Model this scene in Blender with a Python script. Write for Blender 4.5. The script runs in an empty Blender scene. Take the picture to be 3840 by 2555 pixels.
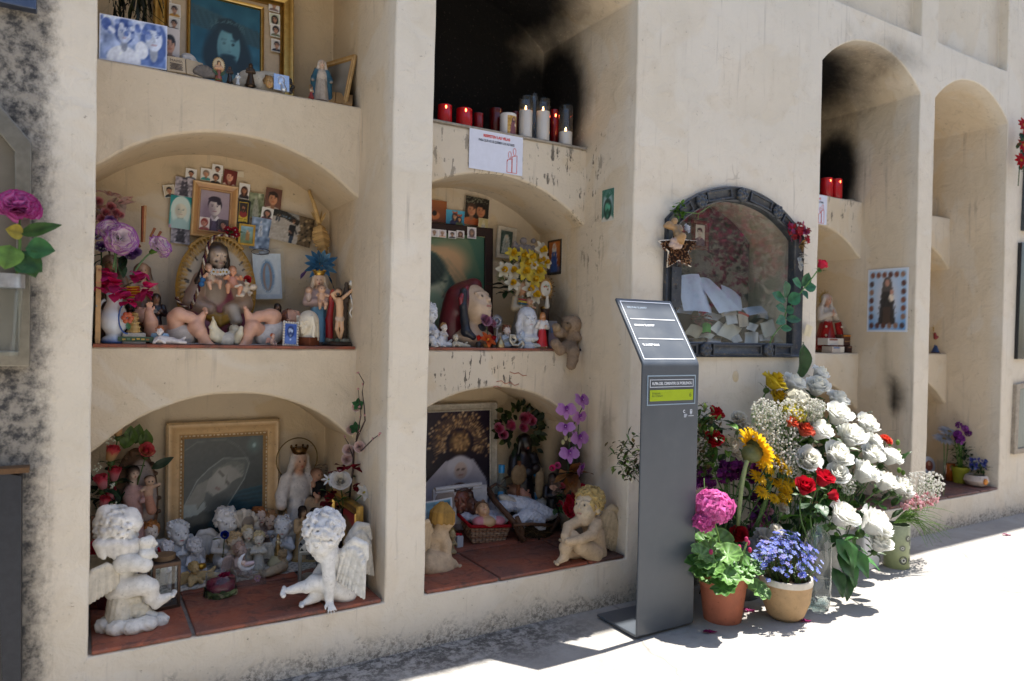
import bpy,bmesh,math,random
import numpy as np
from math import sin,cos
from random import choice as pick
from numpy import array as vec,linspace as lsp
from numpy.linalg import norm as vlen
from mathutils import Vector,Matrix,Euler,Quaternion
random.seed(7);RNG=np.random.default_rng(7)
SC=bpy.context.scene;COL=SC.collection
PI=math.pi
# ---------------------------------------------------------------- camera, sky, sun, exposure
CAM_C=vec([-.0257,-1.9834,.7938])
CAM_R=vec([.85653608,-.51565335,.02115565])
CAM_U=vec([-.0142723,.01730927,.99974831])
CAM_F=vec([.51588976,.85662244,-.00746645])
FPX=2689.1
cd=bpy.data.cameras.new('camera');cam=bpy.data.objects.new('camera',cd);COL.objects.link(cam)
cd.sensor_width=36.0;cd.lens=FPX/3840*36;cd.clip_start=.02;cd.clip_end=500
cam.matrix_world=Matrix([[CAM_R[i],CAM_U[i],-CAM_F[i],CAM_C[i]] for i in range(3)]+[[0,0,0,1]])
cd.dof.use_dof=True;cd.dof.focus_distance=2.32;cd.dof.aperture_fstop=2.8
SC.camera=cam
SUN_DIR=Vector((.44,.02,1.0)).normalized()
w=bpy.data.worlds.new('World');SC.world=w;w.use_nodes=True
bg=w.node_tree.nodes['Background'];sky=w.node_tree.nodes.new('ShaderNodeTexSky')
sky.sky_type='NISHITA';sky.sun_disc=False
sky.sun_elevation=math.asin(SUN_DIR.z);sky.sun_rotation=math.atan2(SUN_DIR.x,SUN_DIR.y)
w.node_tree.links.new(sky.outputs[0],bg.inputs[0]);bg.inputs[1].default_value=.105
sd=bpy.data.lights.new('sun','SUN');sd.energy=5.0;sd.angle=math.radians(.5);sd.color=(1.0,.965,.90)
so=bpy.data.objects.new('sun',sd);COL.objects.link(so);so.location=(3,-1,6)
so.rotation_euler=(-SUN_DIR).to_track_quat('-Z','Y').to_euler()
SC.view_settings.view_transform='Standard';SC.view_settings.look='None'
SC.view_settings.gamma=1.0;SC.view_settings.exposure=1.36
SC.cycles.max_bounces=7;SC.cycles.diffuse_bounces=4;SC.cycles.transparent_max_bounces=16
# ---------------------------------------------------------------- helpers
def at(u,v,y=None,z=None,x=None):
 """world point on the plane y / z / x = const that the photograph pixel (u, v of 3840x2555) looks at"""
 d=CAM_F+CAM_R*((u-1920)/FPX)-CAM_U*((v-1277.5)/FPX)
 t=(y-CAM_C[1])/d[1] if y is not None else((z-CAM_C[2])/d[2] if z is not None else(x-CAM_C[0])/d[0])
 return CAM_C+t*d
def mpp(p):
 return float((vec(p)-CAM_C)@CAM_F)/FPX
def lin(c):
 return tuple((v/12.92 if v<=.04045 else((v+.055)/1.055)**2.4) for v in c[:3])
def hx(s):
 return tuple(int(s[i:i+2],16)/255 for i in(0,2,4))
def C_(c):
 return hx(c) if isinstance(c,str) else tuple(c)
def rotz(a):
 c,s=cos(a),sin(a);return vec([[c,-s,0],[s,c,0],[0,0,1.0]])
def rotx(a):
 c,s=cos(a),sin(a);return vec([[1.0,0,0],[0,c,-s],[0,s,c]])
def roty(a):
 c,s=cos(a),sin(a);return vec([[c,0,s],[0,1.0,0],[-s,0,c]])
def tag(o,label,cat,group=None,kind=None):
 if label:o['label']=label
 if cat:o['category']=cat
 if group:o['group']=group
 if kind:o['kind']=kind
 return o
def thing(name,label,cat,loc=(0,0,0),rz=.0,group=None,rx=.0,ry=.0,s=1.0):
 o=bpy.data.objects.new(name,None);COL.objects.link(o);o.empty_display_size=.02
 setloc(o,loc);o.rotation_euler=(rx,ry,rz);o.scale=(s,s,s)
 return tag(o,label,cat,group)
def setloc(o,p):o.location=tuple(map(float,p))
def link_mesh(name,me,mat,parent=None):
 o=bpy.data.objects.new(name,me);COL.objects.link(o)
 for m in(mat if isinstance(mat,(list,tuple)) else[mat]):me.materials.append(m)
 o.parent=parent
 return o
class MB:
 """collects coloured geometry and links it as one mesh object"""
 def __init__(s):s.v=[];s.f=[];s.c=[];s.m=[];s.mi=0
 def add(s,vs,fs,col):
  n=len(s.v);s.v+=[tuple(float(q) for q in p) for p in vs]
  s.f+=[tuple(n+i for i in f) for f in fs];s.m+=[s.mi]*len(fs)
  if isinstance(col,list):s.c+=[C_(q) for q in col]
  else:s.c+=[C_(col)]*len(vs)
  return s
 def box(s,c,h,col,R=None):
  vs=[vec([a*h[0],b*h[1],d*h[2]]) for a in(-1,1) for b in(-1,1) for d in(-1,1)]
  if R is not None:vs=[R@p for p in vs]
  return s.add([p+vec(c) for p in vs],[(0,1,3,2),(4,6,7,5),(0,4,5,1),(2,3,7,6),(0,2,6,4),(1,5,7,3)],col)
 def tube(s,pts,r,n,col,cap=True):
  pts=[vec(p,float) for p in pts];m=len(pts);rs=r if hasattr(r,'__len__') else[r]*m
  vs=[];fs=[];up=vec([.13,.31,.94])
  for i,p in enumerate(pts):
   d=pts[min(i+1,m-1)]-pts[max(i-1,0)];d=d/(vlen(d)+1e-9)
   a=np.cross(d,up);
   if vlen(a)<.1:a=np.cross(d,vec([1.0,0,0]))
   a/=vlen(a);b=np.cross(d,a)
   for k in range(n):
    t=2*PI*k/n;vs.append(p+rs[i]*(cos(t)*a+sin(t)*b))
  for i in range(m-1):
   for k in range(n):
    q=(k+1)%n;fs.append((i*n+k,i*n+q,i*n+n+q,i*n+n+k))
  if cap:fs.append(tuple(range(n-1,-1,-1)));fs.append(tuple(range((m-1)*n,m*n)))
  cc=col
  if isinstance(col,list):cc=[q for q in col for _ in range(n)]
  return s.add(vs,fs,cc)
 def lathe(s,prof,n,col,c=(0,0,0),capb=True,capt=True,sx=1.0,sy=1.0):
  vs=[];fs=[];m=len(prof)
  for r,z in prof:
   for k in range(n):
    t=2*PI*k/n;vs.append((c[0]+sx*r*cos(t),c[1]+sy*r*sin(t),c[2]+z))
  for i in range(m-1):
   for k in range(n):
    q=(k+1)%n;fs.append((i*n+k,i*n+q,i*n+n+q,i*n+n+k))
  if capb:fs.append(tuple(range(n-1,-1,-1)))
  if capt:fs.append(tuple(range((m-1)*n,m*n)))
  cc=col
  if isinstance(col,list):cc=[q for q in col for _ in range(n)]
  return s.add(vs,fs,cc)
 def ball(s,c,r,col,nu=8,nv=6,R=None):
  r3=r if hasattr(r,'__len__') else(r,r,r);vs=[];fs=[]
  for j in range(nv+1):
   a=PI*j/nv
   for k in range(nu):
    t=2*PI*k/nu
    p=vec([r3[0]*sin(a)*cos(t),r3[1]*sin(a)*sin(t),r3[2]*cos(a)])
    vs.append((R@p if R is not None else p)+vec(c))
  for j in range(nv):
   for k in range(nu):
    q=(k+1)%nu;fs.append((j*nu+k,j*nu+nu+k,j*nu+nu+q,j*nu+q))
  return s.add(vs,fs,col)
 def grid(s,fn,nu,nv,col):
  vs=[];cs=[]
  for j in range(nv+1):
   for i in range(nu+1):
    vs.append(fn(i/nu,j/nv));
    if callable(col):cs.append(col(i/nu,j/nv))
  fs=[(j*(nu+1)+i,j*(nu+1)+i+1,(j+1)*(nu+1)+i+1,(j+1)*(nu+1)+i) for j in range(nv) for i in range(nu)]
  return s.add(vs,fs,cs if callable(col) else col)
 def poly(s,pts,y0,y1,col,axis=1):
  """extrude a 2-D outline (x, z) between two depths"""
  n=len(pts);vs=[(p[0],y0,p[1]) for p in pts]+[(p[0],y1,p[1]) for p in pts]
  fs=[tuple(range(n)),tuple(range(2*n-1,n-1,-1))]+[(i,n+i,n+(i+1)%n,(i+1)%n) for i in range(n)]
  return s.add(vs,fs,col)
 def xf(s,start,R=None,o=(0,0,0),sc=1.0):
  R=np.eye(3) if R is None else R;o=vec(o,float)
  for i in range(start,len(s.v)):s.v[i]=tuple(R@(vec(s.v[i])*sc)+o)
 def build(s,name,mat,parent=None,smooth=True,bevel=.0,angle=None):
  me=bpy.data.meshes.new(name);me.from_pydata(s.v,[],s.f)
  if s.c:
   ca=me.color_attributes.new('Col','FLOAT_COLOR','POINT')
   arr=np.ones((len(s.v),4),np.float32);L={}
   for i,c in enumerate(s.c):
    if c not in L:L[c]=lin(c)
    arr[i,:3]=L[c]
   ca.data.foreach_set('color',arr.ravel())
  if any(s.m):me.polygons.foreach_set('material_index',s.m)
  if smooth:me.polygons.foreach_set('use_smooth',[True]*len(me.polygons))
  if smooth and angle:me.set_sharp_from_angle(angle=math.radians(angle))
  me.update()
  o=link_mesh(name,me,mat,parent)
  if bevel:
   bm=bmesh.new();bm.from_mesh(me);bmesh.ops.recalc_face_normals(bm,faces=bm.faces[:]);bm.to_mesh(me);bm.free()
   b=o.modifiers.new('bevel','BEVEL');b.width=bevel;b.segments=2;b.limit_method='ANGLE';b.angle_limit=math.radians(40)
  return o
  # ---------------------------------------------------------------- node materials
class NT:
 def __init__(s,name):
  s.mat=bpy.data.materials.new(name);s.mat.use_nodes=True;s.t=s.mat.node_tree
  s.p=s.t.nodes['Principled BSDF'];s.out=s.t.nodes['Material Output']
 def n(s,kind,**kw):
  nd=s.t.nodes.new('ShaderNode'+kind)
  for k,v in kw.items():setattr(nd,k,v)
  return nd
 def l(s,a,b):s.t.links.new(a,b);return s
 def val(s,sock,x):
  if hasattr(x,'is_linked') or isinstance(x,bpy.types.NodeSocket):s.l(x,sock)
  elif hasattr(x,'__len__') and len(x)==3 and sock.type=='RGBA':sock.default_value=(*x,1)
  else:sock.default_value=x
 def math(s,op,a,b=.0,clamp=False):
  nd=s.n('Math',operation=op,use_clamp=clamp);s.val(nd.inputs[0],a);s.val(nd.inputs[1],b);return nd.outputs[0]
 def vmath(s,op,a,b):
  nd=s.n('VectorMath',operation=op);s.val(nd.inputs[0],a);s.val(nd.inputs[1],b)
  return nd.outputs['Value'] if op in('LENGTH','DOT_PRODUCT') else nd.outputs[0]
 def noise(s,vec,scale,detail=4.0,rough=.6,dist=.0):
  nd=s.n('TexNoise');s.l(vec,nd.inputs['Vector']);nd.inputs['Scale'].default_value=scale
  nd.inputs['Detail'].default_value=detail;nd.inputs['Roughness'].default_value=rough;nd.inputs['Distortion'].default_value=dist
  return nd.outputs['Fac']
 def ramp(s,x,a,b,lo=.0,hi=1.0):
  nd=s.n('MapRange',interpolation_type='SMOOTHSTEP');s.val(nd.inputs[0],x)
  nd.inputs[1].default_value=a;nd.inputs[2].default_value=b;nd.inputs[3].default_value=lo;nd.inputs[4].default_value=hi
  return nd.outputs[0]
 def mix(s,f,a,b,mode='MIX'):
  nd=s.n('Mix',data_type='RGBA',blend_type=mode);s.val(nd.inputs[0],f);s.val(nd.inputs[6],a);s.val(nd.inputs[7],b);return nd.outputs[2]
 def scale(s,vec,k):
  nd=s.n('Mapping');s.l(vec,nd.inputs[0]);nd.inputs['Scale'].default_value=k;return nd.outputs[0]
 def coord(s):
  return s.n('TexCoord').outputs['Object']
 def bump(s,h,strength,dist,normal=None):
  nd=s.n('Bump');nd.inputs['Strength'].default_value=strength;nd.inputs['Distance'].default_value=dist;s.l(h,nd.inputs['Height'])
  if normal is not None:s.l(normal,nd.inputs['Normal'])
  return nd.outputs[0]
MATS={}
def M(kind):
 """material that takes its colour from the mesh's Col attribute; kind sets the finish"""
 if kind in MATS:return MATS[kind]
 rough,metal,spec,var,nsc,bmp,bsc={'ceramic':(.42,0,.5,.16,60,.25,220),'plaster':(.75,0,.3,.22,55,.4,260),'matte':(.85,0,.2,.15,80,.3,300),'gloss':(.12,0,.5,.08,40,.0,50),'resin':(.33,0,.5,.14,50,.1,200),'gold':(.32,.9,.5,.25,60,.2,200),'metal':(.38,.85,.5,.2,60,.2,200),'print':(.35,0,.4,.03,30,.0,50),'paper':(.8,0,.2,.06,40,.15,120),'wood':(.6,0,.3,.3,50,.35,160),'fabric':(.95,0,.1,.2,90,.6,500),'wax':(.45,0,.4,.05,60,.1,100),'stem':(.55,0,.3,.25,70,.2,200),'stone':(.8,0,.25,.35,45,.5,180),'soil':(.95,0,.1,.5,150,1.0,220),'pot':(.6,0,.3,.18,30,.2,120),'petal':(.6,0,.25,.08,90,.2,300),'leaf':(.45,0,.4,.28,60,.3,160),'paint':(.4,0,.4,.1,20,.15,250),'plastic':(.3,0,.5,.06,30,.0,60)}[kind]
 t=NT(kind);co=t.coord();at_=t.n('Attribute',attribute_name='Col').outputs['Color']
 nz=t.noise(co,nsc,5,.65)
 c=t.mix(t.ramp(nz,.3,.72),t.mix(1.0,at_,(1-var,)*3,'MULTIPLY'),at_)
 if kind in('plaster','stone','pot','wood'):
  sp=t.ramp(t.noise(co,nsc*2.2,6,.7),.57,.72,.0,.7);c=t.mix(sp,c,t.mix(1.0,c,(.36,.34,.32),'MULTIPLY'))
 t.l(c,t.p.inputs['Base Color']);t.p.inputs['Metallic'].default_value=metal;t.p.inputs['Specular IOR Level'].default_value=spec
 t.l(t.ramp(nz,.2,.8,rough*.85,min(1,rough*1.15)),t.p.inputs['Roughness'])
 if bmp:t.l(t.bump(t.noise(co,bsc,4),bmp,.0015),t.p.inputs['Normal'])
 if kind in('petal','leaf'):
  tr=t.n('BsdfTranslucent');t.l(c,tr.inputs[0]);mx=t.n('MixShader');mx.inputs[0].default_value=.45 if kind=='petal' else .25
  t.l(t.p.outputs[0],mx.inputs[1]).l(tr.outputs[0],mx.inputs[2]).l(mx.outputs[0],t.out.inputs[0])
 MATS[kind]=t.mat;return t.mat
def glass_mat(name,tint=(1,1,1),dirt=.05,refl=1.0,rough=.0):
 """thin clear sheet: see-through plus a Fresnel mirror and a film of dust"""
 if name in MATS:return MATS[name]
 t=NT(name);t.t.nodes.remove(t.p)
 tr=t.n('BsdfTransparent');tr.inputs[0].default_value=(*tint,1)
 gl=t.n('BsdfGlossy');gl.inputs['Roughness'].default_value=rough
 df=t.n('BsdfDiffuse');df.inputs[0].default_value=(.6,.6,.58,1)
 lw=t.n('LayerWeight');lw.inputs[0].default_value=.5;fr=t.math('ADD',t.math('MULTIPLY',t.math('POWER',lw.outputs['Facing'],5.0),.96),.04)
 m1=t.n('MixShader');t.l(t.math('MULTIPLY',fr,refl,True),m1.inputs[0]).l(tr.outputs[0],m1.inputs[1]).l(gl.outputs[0],m1.inputs[2])
 m2=t.n('MixShader');t.l(t.ramp(t.noise(t.coord(),9,5),.3,.8,dirt*.3,dirt*1.6),m2.inputs[0]).l(m1.outputs[0],m2.inputs[1]).l(df.outputs[0],m2.inputs[2]).l(m2.outputs[0],t.out.inputs[0])
 MATS[name]=t.mat;return t.mat
def emit_mat(name,col,s):
 if name in MATS:return MATS[name]
 t=NT(name);t.p.inputs['Base Color'].default_value=(*col,1);t.p.inputs['Emission Color'].default_value=(*col,1);t.p.inputs['Emission Strength'].default_value=s
 MATS[name]=t.mat;return t.mat
 # ---------------------------------------------------------------- sculpting with distance fields
class Sculpt:
 def __init__(s):s.P=[];s.paints=[];s.R=np.eye(3);s.o=np.zeros(3);s.k=1.0
 def frame(s,o=(0,0,0),R=None,k=1.0):s.o=vec(o,float);s.R=np.eye(3) if R is None else R;s.k=k;return s
 def w(s,p):return s.R@(vec(p,float)*s.k)+s.o
 def ball(s,c,r,col,k=.0,sub=False):s.P.append(('c',s.w(c),s.w(c),r*s.k,r*s.k,C_(col),k*s.k,sub));return s
 def cap(s,a,b,ra,rb,col,k=.0,sub=False):s.P.append(('c',s.w(a),s.w(b),ra*s.k,rb*s.k,C_(col),k*s.k,sub));return s
 def limb(s,pts,rs,col,k=.0):
  for i in range(len(pts)-1):s.cap(pts[i],pts[i+1],rs[i],rs[i+1],col,k)
  return s
 def ell(s,c,r,col,k=.0,R=None,sub=False):
  s.P.append(('e',s.w(c),s.R@(np.eye(3) if R is None else R),vec(r,float)*s.k,None,C_(col),k*s.k,sub));return s
 def box(s,c,h,col,rd=.0,k=.0,R=None):
  s.P.append(('b',s.w(c),s.R@(np.eye(3) if R is None else R),vec(h,float)*s.k,rd*s.k,C_(col),k*s.k,False));return s
 def paint(s,c,r,col):s.paints.append((s.w(c),r*s.k,C_(col)));return s
 @staticmethod
 def d(p,X):
  if p[0]=='c':
   a,b,ra,rb=p[1],p[2],p[3],p[4];ba=b-a;L=float(ba@ba);Y=X-a.astype(np.float32)
   if L<1e-12:return np.sqrt((Y*Y).sum(-1))-ra
   t=np.clip((Y@ba.astype(np.float32))/L,0,1);Y=Y-t[...,None]*ba.astype(np.float32)
   return np.sqrt((Y*Y).sum(-1))-(ra+t*(rb-ra))
  Y=(X-p[1].astype(np.float32))@p[2].astype(np.float32);r=p[3].astype(np.float32)
  if p[0]=='e':
   k0=np.sqrt(((Y/r)**2).sum(-1));k1=np.sqrt(((Y/(r*r))**2).sum(-1))+1e-6
   return k0*(k0-1)/k1
  q=np.abs(Y)-r;return np.sqrt((np.maximum(q,0)**2).sum(-1))+np.minimum(q.max(-1),0)-p[4]
 def bounds(s,p):
  if p[0]=='c':return np.minimum(p[1]-p[3],p[2]-p[4]),np.maximum(p[1]+p[3],p[2]+p[4])
  e=np.sqrt(((p[2]*(p[3]+(p[4] or 0)))**2).sum(1));return p[1]-e,p[1]+e
 def mesh(s,name,mat,parent=None,cell=.003,noise=.0,nscale=40.0,flat=False):
  B=[s.bounds(p) for p in s.P if not p[7]]
  lo=np.min([b[0] for b in B],0)-2.5*cell;hi=np.max([b[1] for b in B],0)+2.5*cell
  n=np.ceil((hi-lo)/cell).astype(int)+1
  F=np.full(n,1e3,np.float32);ax=[lo[i]+cell*np.arange(n[i],dtype=np.float32) for i in range(3)]
  for p in s.P:
   b0,b1=s.bounds(p);mg=p[6]+3*cell
   i0=np.maximum(((b0-mg-lo)/cell).astype(int),0);i1=np.minimum(np.ceil((b1+mg-lo)/cell).astype(int)+1,n)
   if(i1<=i0).any():continue
   X=np.stack(np.meshgrid(*[ax[i][i0[i]:i1[i]] for i in range(3)],indexing='ij'),-1).astype(np.float32)
   d=s.d(p,X);sl=tuple(slice(i0[i],i1[i]) for i in range(3));f=F[sl];k=max(p[6],1e-6)
   if p[7]:h=np.maximum(k-np.abs(f+d),0)/k;F[sl]=np.maximum(f,-d)+h*h*k*.25
   else:h=np.maximum(k-np.abs(f-d),0)/k;F[sl]=np.minimum(f,d)-h*h*k*.25
  if noise:
   X=np.stack(np.meshgrid(*ax,indexing='ij'),-1)*nscale
   F=F+noise*(np.sin(X[...,0]+1.7*np.sin(X[...,1]*1.3))*np.sin(X[...,1]*1.1+2*np.sin(X[...,2]*.9))+.6*np.sin(X[...,2]*2.1+X[...,0]*1.9)*np.sin(X[...,1]*2.3)).astype(np.float32)
  V,Q=nets(F,lo,cell)
  c=np.zeros((len(V),3));wt=np.zeros(len(V))+1e-9;Xv=V.astype(np.float32)
  for p in s.P:
   if p[7]:continue
   e=np.exp(-np.clip(np.abs(s.d(p,Xv))/(cell*.55),0,40));c+=e[:,None]*vec(lin(p[5]));wt+=e
  c/=wt[:,None]
  for pc,r,col in s.paints:
   q=np.clip((r-np.sqrt(((Xv-pc)**2).sum(1)))/(.35*r+.3*cell)+.4,0,1)[:,None];c=c*(1-q)+q*vec(lin(col))
  me=bpy.data.meshes.new(name);me.vertices.add(len(V));me.vertices.foreach_set('co',V.astype(np.float32).ravel())
  me.loops.add(4*len(Q));me.loops.foreach_set('vertex_index',Q.ravel().astype(np.int32))
  me.polygons.add(len(Q));me.polygons.foreach_set('loop_start',np.arange(0,4*len(Q),4,dtype=np.int32));me.polygons.foreach_set('loop_total',np.full(len(Q),4,np.int32))
  me.update(calc_edges=True);me.validate()
  me.polygons.foreach_set('use_smooth',[not flat]*len(me.polygons))
  ca=me.color_attributes.new('Col','FLOAT_COLOR','POINT');arr=np.ones((len(V),4),np.float32);arr[:,:3]=c;ca.data.foreach_set('color',arr.ravel())
  me.update();return link_mesh(name,me,mat,parent)
def nets(F,lo,cell):
 S=F<0;n=vec(F.shape)
 off=[(a,b,c) for a in(0,1) for b in(0,1) for c in(0,1)]
 cnt=sum(S[a:n[0]-1+a,b:n[1]-1+b,c:n[2]-1+c].astype(np.int8) for a,b,c in off)
 A=np.argwhere((cnt>0)&(cnt<8));idx=np.full(n-1,-1,np.int64);idx[A[:,0],A[:,1],A[:,2]]=np.arange(len(A))
 G=np.stack([F[A[:,0]+a,A[:,1]+b,A[:,2]+c] for a,b,c in off],1);o=vec(off,float)
 acc=np.zeros((len(A),3));num=np.zeros(len(A))
 for i in range(8):
  for j in range(i+1,8):
   if abs(o[i]-o[j]).sum()!=1:continue
   m=(G[:,i]<0)!=(G[:,j]<0);t=np.where(m,G[:,i]/(G[:,i]-G[:,j]+1e-12),0)
   acc+=m[:,None]*(o[i]+t[:,None]*(o[j]-o[i]));num+=m
 V=lo+cell*(A+acc/num[:,None]);Q=[]
 for ax in range(3):
  u,v=(ax+1)%3,(ax+2)%3
  s0=[slice(None)]*3;s1=[slice(None)]*3;s0[ax]=slice(0,-1);s1[ax]=slice(1,None)
  E=np.argwhere(S[tuple(s0)]!=S[tuple(s1)]);E=E[(E[:,u]>0)&(E[:,v]>0)&(E[:,u]<n[u]-1)&(E[:,v]<n[v]-1)]
  if not len(E):continue
  neg=S[E[:,0],E[:,1],E[:,2]];q=[]
  for du,dv in((-1,-1),(0,-1),(0,0),(-1,0)):
   e=E.copy();e[:,u]+=du;e[:,v]+=dv;q.append(idx[e[:,0],e[:,1],e[:,2]])
  q=np.stack(q,1);q[~neg]=q[~neg][:,::-1];Q.append(q)
 return V,np.concatenate(Q)
def text_mesh(txt,size,col,mat,parent,loc,R=None,align='LEFT',depth=.0,name='lettering',bold=.0,sx=1.0):
 cu=bpy.data.curves.new('txt','FONT');cu.body=txt;cu.size=size;cu.align_x=align;cu.extrude=depth;cu.offset=bold;cu.resolution_u=3
 tmp=bpy.data.objects.new('txt',cu);COL.objects.link(tmp);bpy.context.view_layer.update()
 me=bpy.data.meshes.new_from_object(tmp.evaluated_get(bpy.context.evaluated_depsgraph_get()));bpy.data.objects.remove(tmp);bpy.data.curves.remove(cu)
 me.materials.clear();R=np.eye(3) if R is None else R
 co=np.empty(len(me.vertices)*3);me.vertices.foreach_get('co',co);co=co.reshape(-1,3);co[:,0]*=sx
 me.vertices.foreach_set('co',(co@R.T+vec(loc)).ravel())
 ca=me.color_attributes.new('Col','FLOAT_COLOR','POINT');arr=np.ones((len(me.vertices),4),np.float32);arr[:,:3]=lin(C_(col));ca.data.foreach_set('color',arr.ravel());me.update()
 return link_mesh(name,me,mat,parent)
UP=vec([[1.0,0,0],[0,0,-1],[0,1,0]])
# ---------------------------------------------------------------- the columbarium wall and the ground
ZG=-.159;ZS1=.738;ZS2=1.528;ZT=2.012;RC=.294;BK=.614;ZTOP=3.35
BAYS=[(.0,.75),(.878,1.667),(2.707,3.461),(3.589,4.313)]
CASE=(1.835,2.575,.745,1.235,1.385)
def wall_material():
 t=NT('lime_plaster');P=t.coord();sx,sy,sz=t.n('SeparateXYZ').outputs;t.l(P,sx.node.inputs[0])
 n1=t.noise(P,2.6,3,.62);n2=t.noise(P,14,4,.65,.5);n3=t.noise(P,75,3,.7)
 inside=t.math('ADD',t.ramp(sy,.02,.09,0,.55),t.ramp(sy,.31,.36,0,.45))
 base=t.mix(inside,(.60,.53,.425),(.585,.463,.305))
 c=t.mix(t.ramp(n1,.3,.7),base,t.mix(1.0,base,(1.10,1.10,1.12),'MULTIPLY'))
 c=t.mix(t.ramp(n2,.48,.75,0,.30),c,(.47,.38,.27))
 c=t.mix(t.ramp(t.noise(P,1.7,4,.55,.8),.50,.535,0,.30),c,(.66,.62,.55))
 st=t.noise(t.scale(P,(1.0,1.0,.06)),34,3,.7)
 c=t.mix(t.math('MULTIPLY',t.ramp(st,.56,.75),t.ramp(n1,.40,.65,.05,.6)),c,(.28,.24,.20))
 c=t.mix(t.math('MULTIPLY',t.ramp(n3,.62,.70),t.ramp(n2,.46,.70,.06,.8)),c,(.17,.14,.11))
 vo=t.n('TexVoronoi',feature='DISTANCE_TO_EDGE');vo.inputs['Scale'].default_value=2.3
 ad=t.n('MixRGB');ad.inputs[0].default_value=.12;t.l(P,ad.inputs[1]);nz=t.n('TexNoise');nz.inputs['Scale'].default_value=7;t.l(P,nz.inputs['Vector']);t.l(nz.outputs['Color'],ad.inputs[2]);t.l(ad.outputs[0],vo.inputs['Vector'])
 c=t.mix(t.math('MULTIPLY',t.ramp(vo.outputs['Distance'],.0,.004,.35,.0),t.ramp(n1,.60,.66)),c,(.26,.21,.16))
 ft=t.math('ADD',sz,t.math('MULTIPLY',t.math('SUBTRACT',n2,.5),.22))
 c=t.mix(t.math('MULTIPLY',t.ramp(ft,-.165,-.075,1,0),t.ramp(t.noise(P,70,5,.8),.42,.58,0,.8)),c,(.12,.10,.08))
 A=t.n('Attribute',attribute_name='stain_dark');r_,g_,b_=t.n('SeparateColor').outputs;t.l(A.outputs['Color'],r_.node.inputs[0])
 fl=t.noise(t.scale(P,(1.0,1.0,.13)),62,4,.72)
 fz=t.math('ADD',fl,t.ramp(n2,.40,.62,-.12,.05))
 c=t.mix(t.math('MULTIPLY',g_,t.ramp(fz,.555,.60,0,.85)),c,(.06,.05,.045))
 sm=t.ramp(t.math('ADD',r_,t.math('MULTIPLY',t.math('SUBTRACT',n2,.5),.22)),.04,.85)
 sm=t.math('MULTIPLY',sm,t.ramp(r_,.0,.1))
 flake=t.math('MULTIPLY',t.ramp(n3,.60,.68),t.ramp(sm,.2,.95,.7,.05))
 c=t.mix(t.math('MULTIPLY',sm,t.math('SUBTRACT',1.0,flake)),c,(.0085,.0075,.007))
 ml=t.math('ADD',b_,t.math('MULTIPLY',t.math('SUBTRACT',t.noise(t.scale(P,(1,1,.7)),26,6,.82),.5),1.1))
 c=t.mix(t.math('MULTIPLY',t.ramp(ml,.24,.86),t.ramp(t.noise(P,34,4,.75),.36,.62,1.0,.6)),c,(.050,.048,.048))
 t.l(c,t.p.inputs['Base Color']);t.p.inputs['Roughness'].default_value=.92;t.p.inputs['Specular IOR Level'].default_value=.2
 h=t.math('ADD',n2,t.math('MULTIPLY',n3,.2))
 t.l(t.bump(h,.7,.010),t.p.inputs['Normal'])
 return t.mat
def tile_material():
 t=NT('terracotta_tile');P=t.coord();n1=t.noise(P,7,4,.65,.6);n2=t.noise(P,22,4,.7,.8);n3=t.noise(P,120,2)
 c=t.mix(t.ramp(n1,.35,.65),(.30,.088,.048),(.185,.075,.055))
 c=t.mix(t.ramp(n2,.50,.68,0,.7),c,(.075,.048,.042));c=t.mix(t.ramp(n3,.6,.7,0,.35),c,(.34,.20,.15))
 sx,sy,sz=t.n('SeparateXYZ').outputs;t.l(P,sx.node.inputs[0])
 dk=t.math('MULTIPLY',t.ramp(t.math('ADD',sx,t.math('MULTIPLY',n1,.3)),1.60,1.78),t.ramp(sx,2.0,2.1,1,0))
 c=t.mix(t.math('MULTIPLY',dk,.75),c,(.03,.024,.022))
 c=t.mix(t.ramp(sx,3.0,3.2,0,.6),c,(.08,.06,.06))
 t.l(c,t.p.inputs['Base Color']);t.l(t.ramp(n2,.3,.7,.42,.75),t.p.inputs['Roughness']);t.p.inputs['Specular IOR Level'].default_value=.35
 t.l(t.bump(t.math('ADD',n2,t.math('MULTIPLY',n3,.4)),.35,.003),t.p.inputs['Normal']);return t.mat
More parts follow.
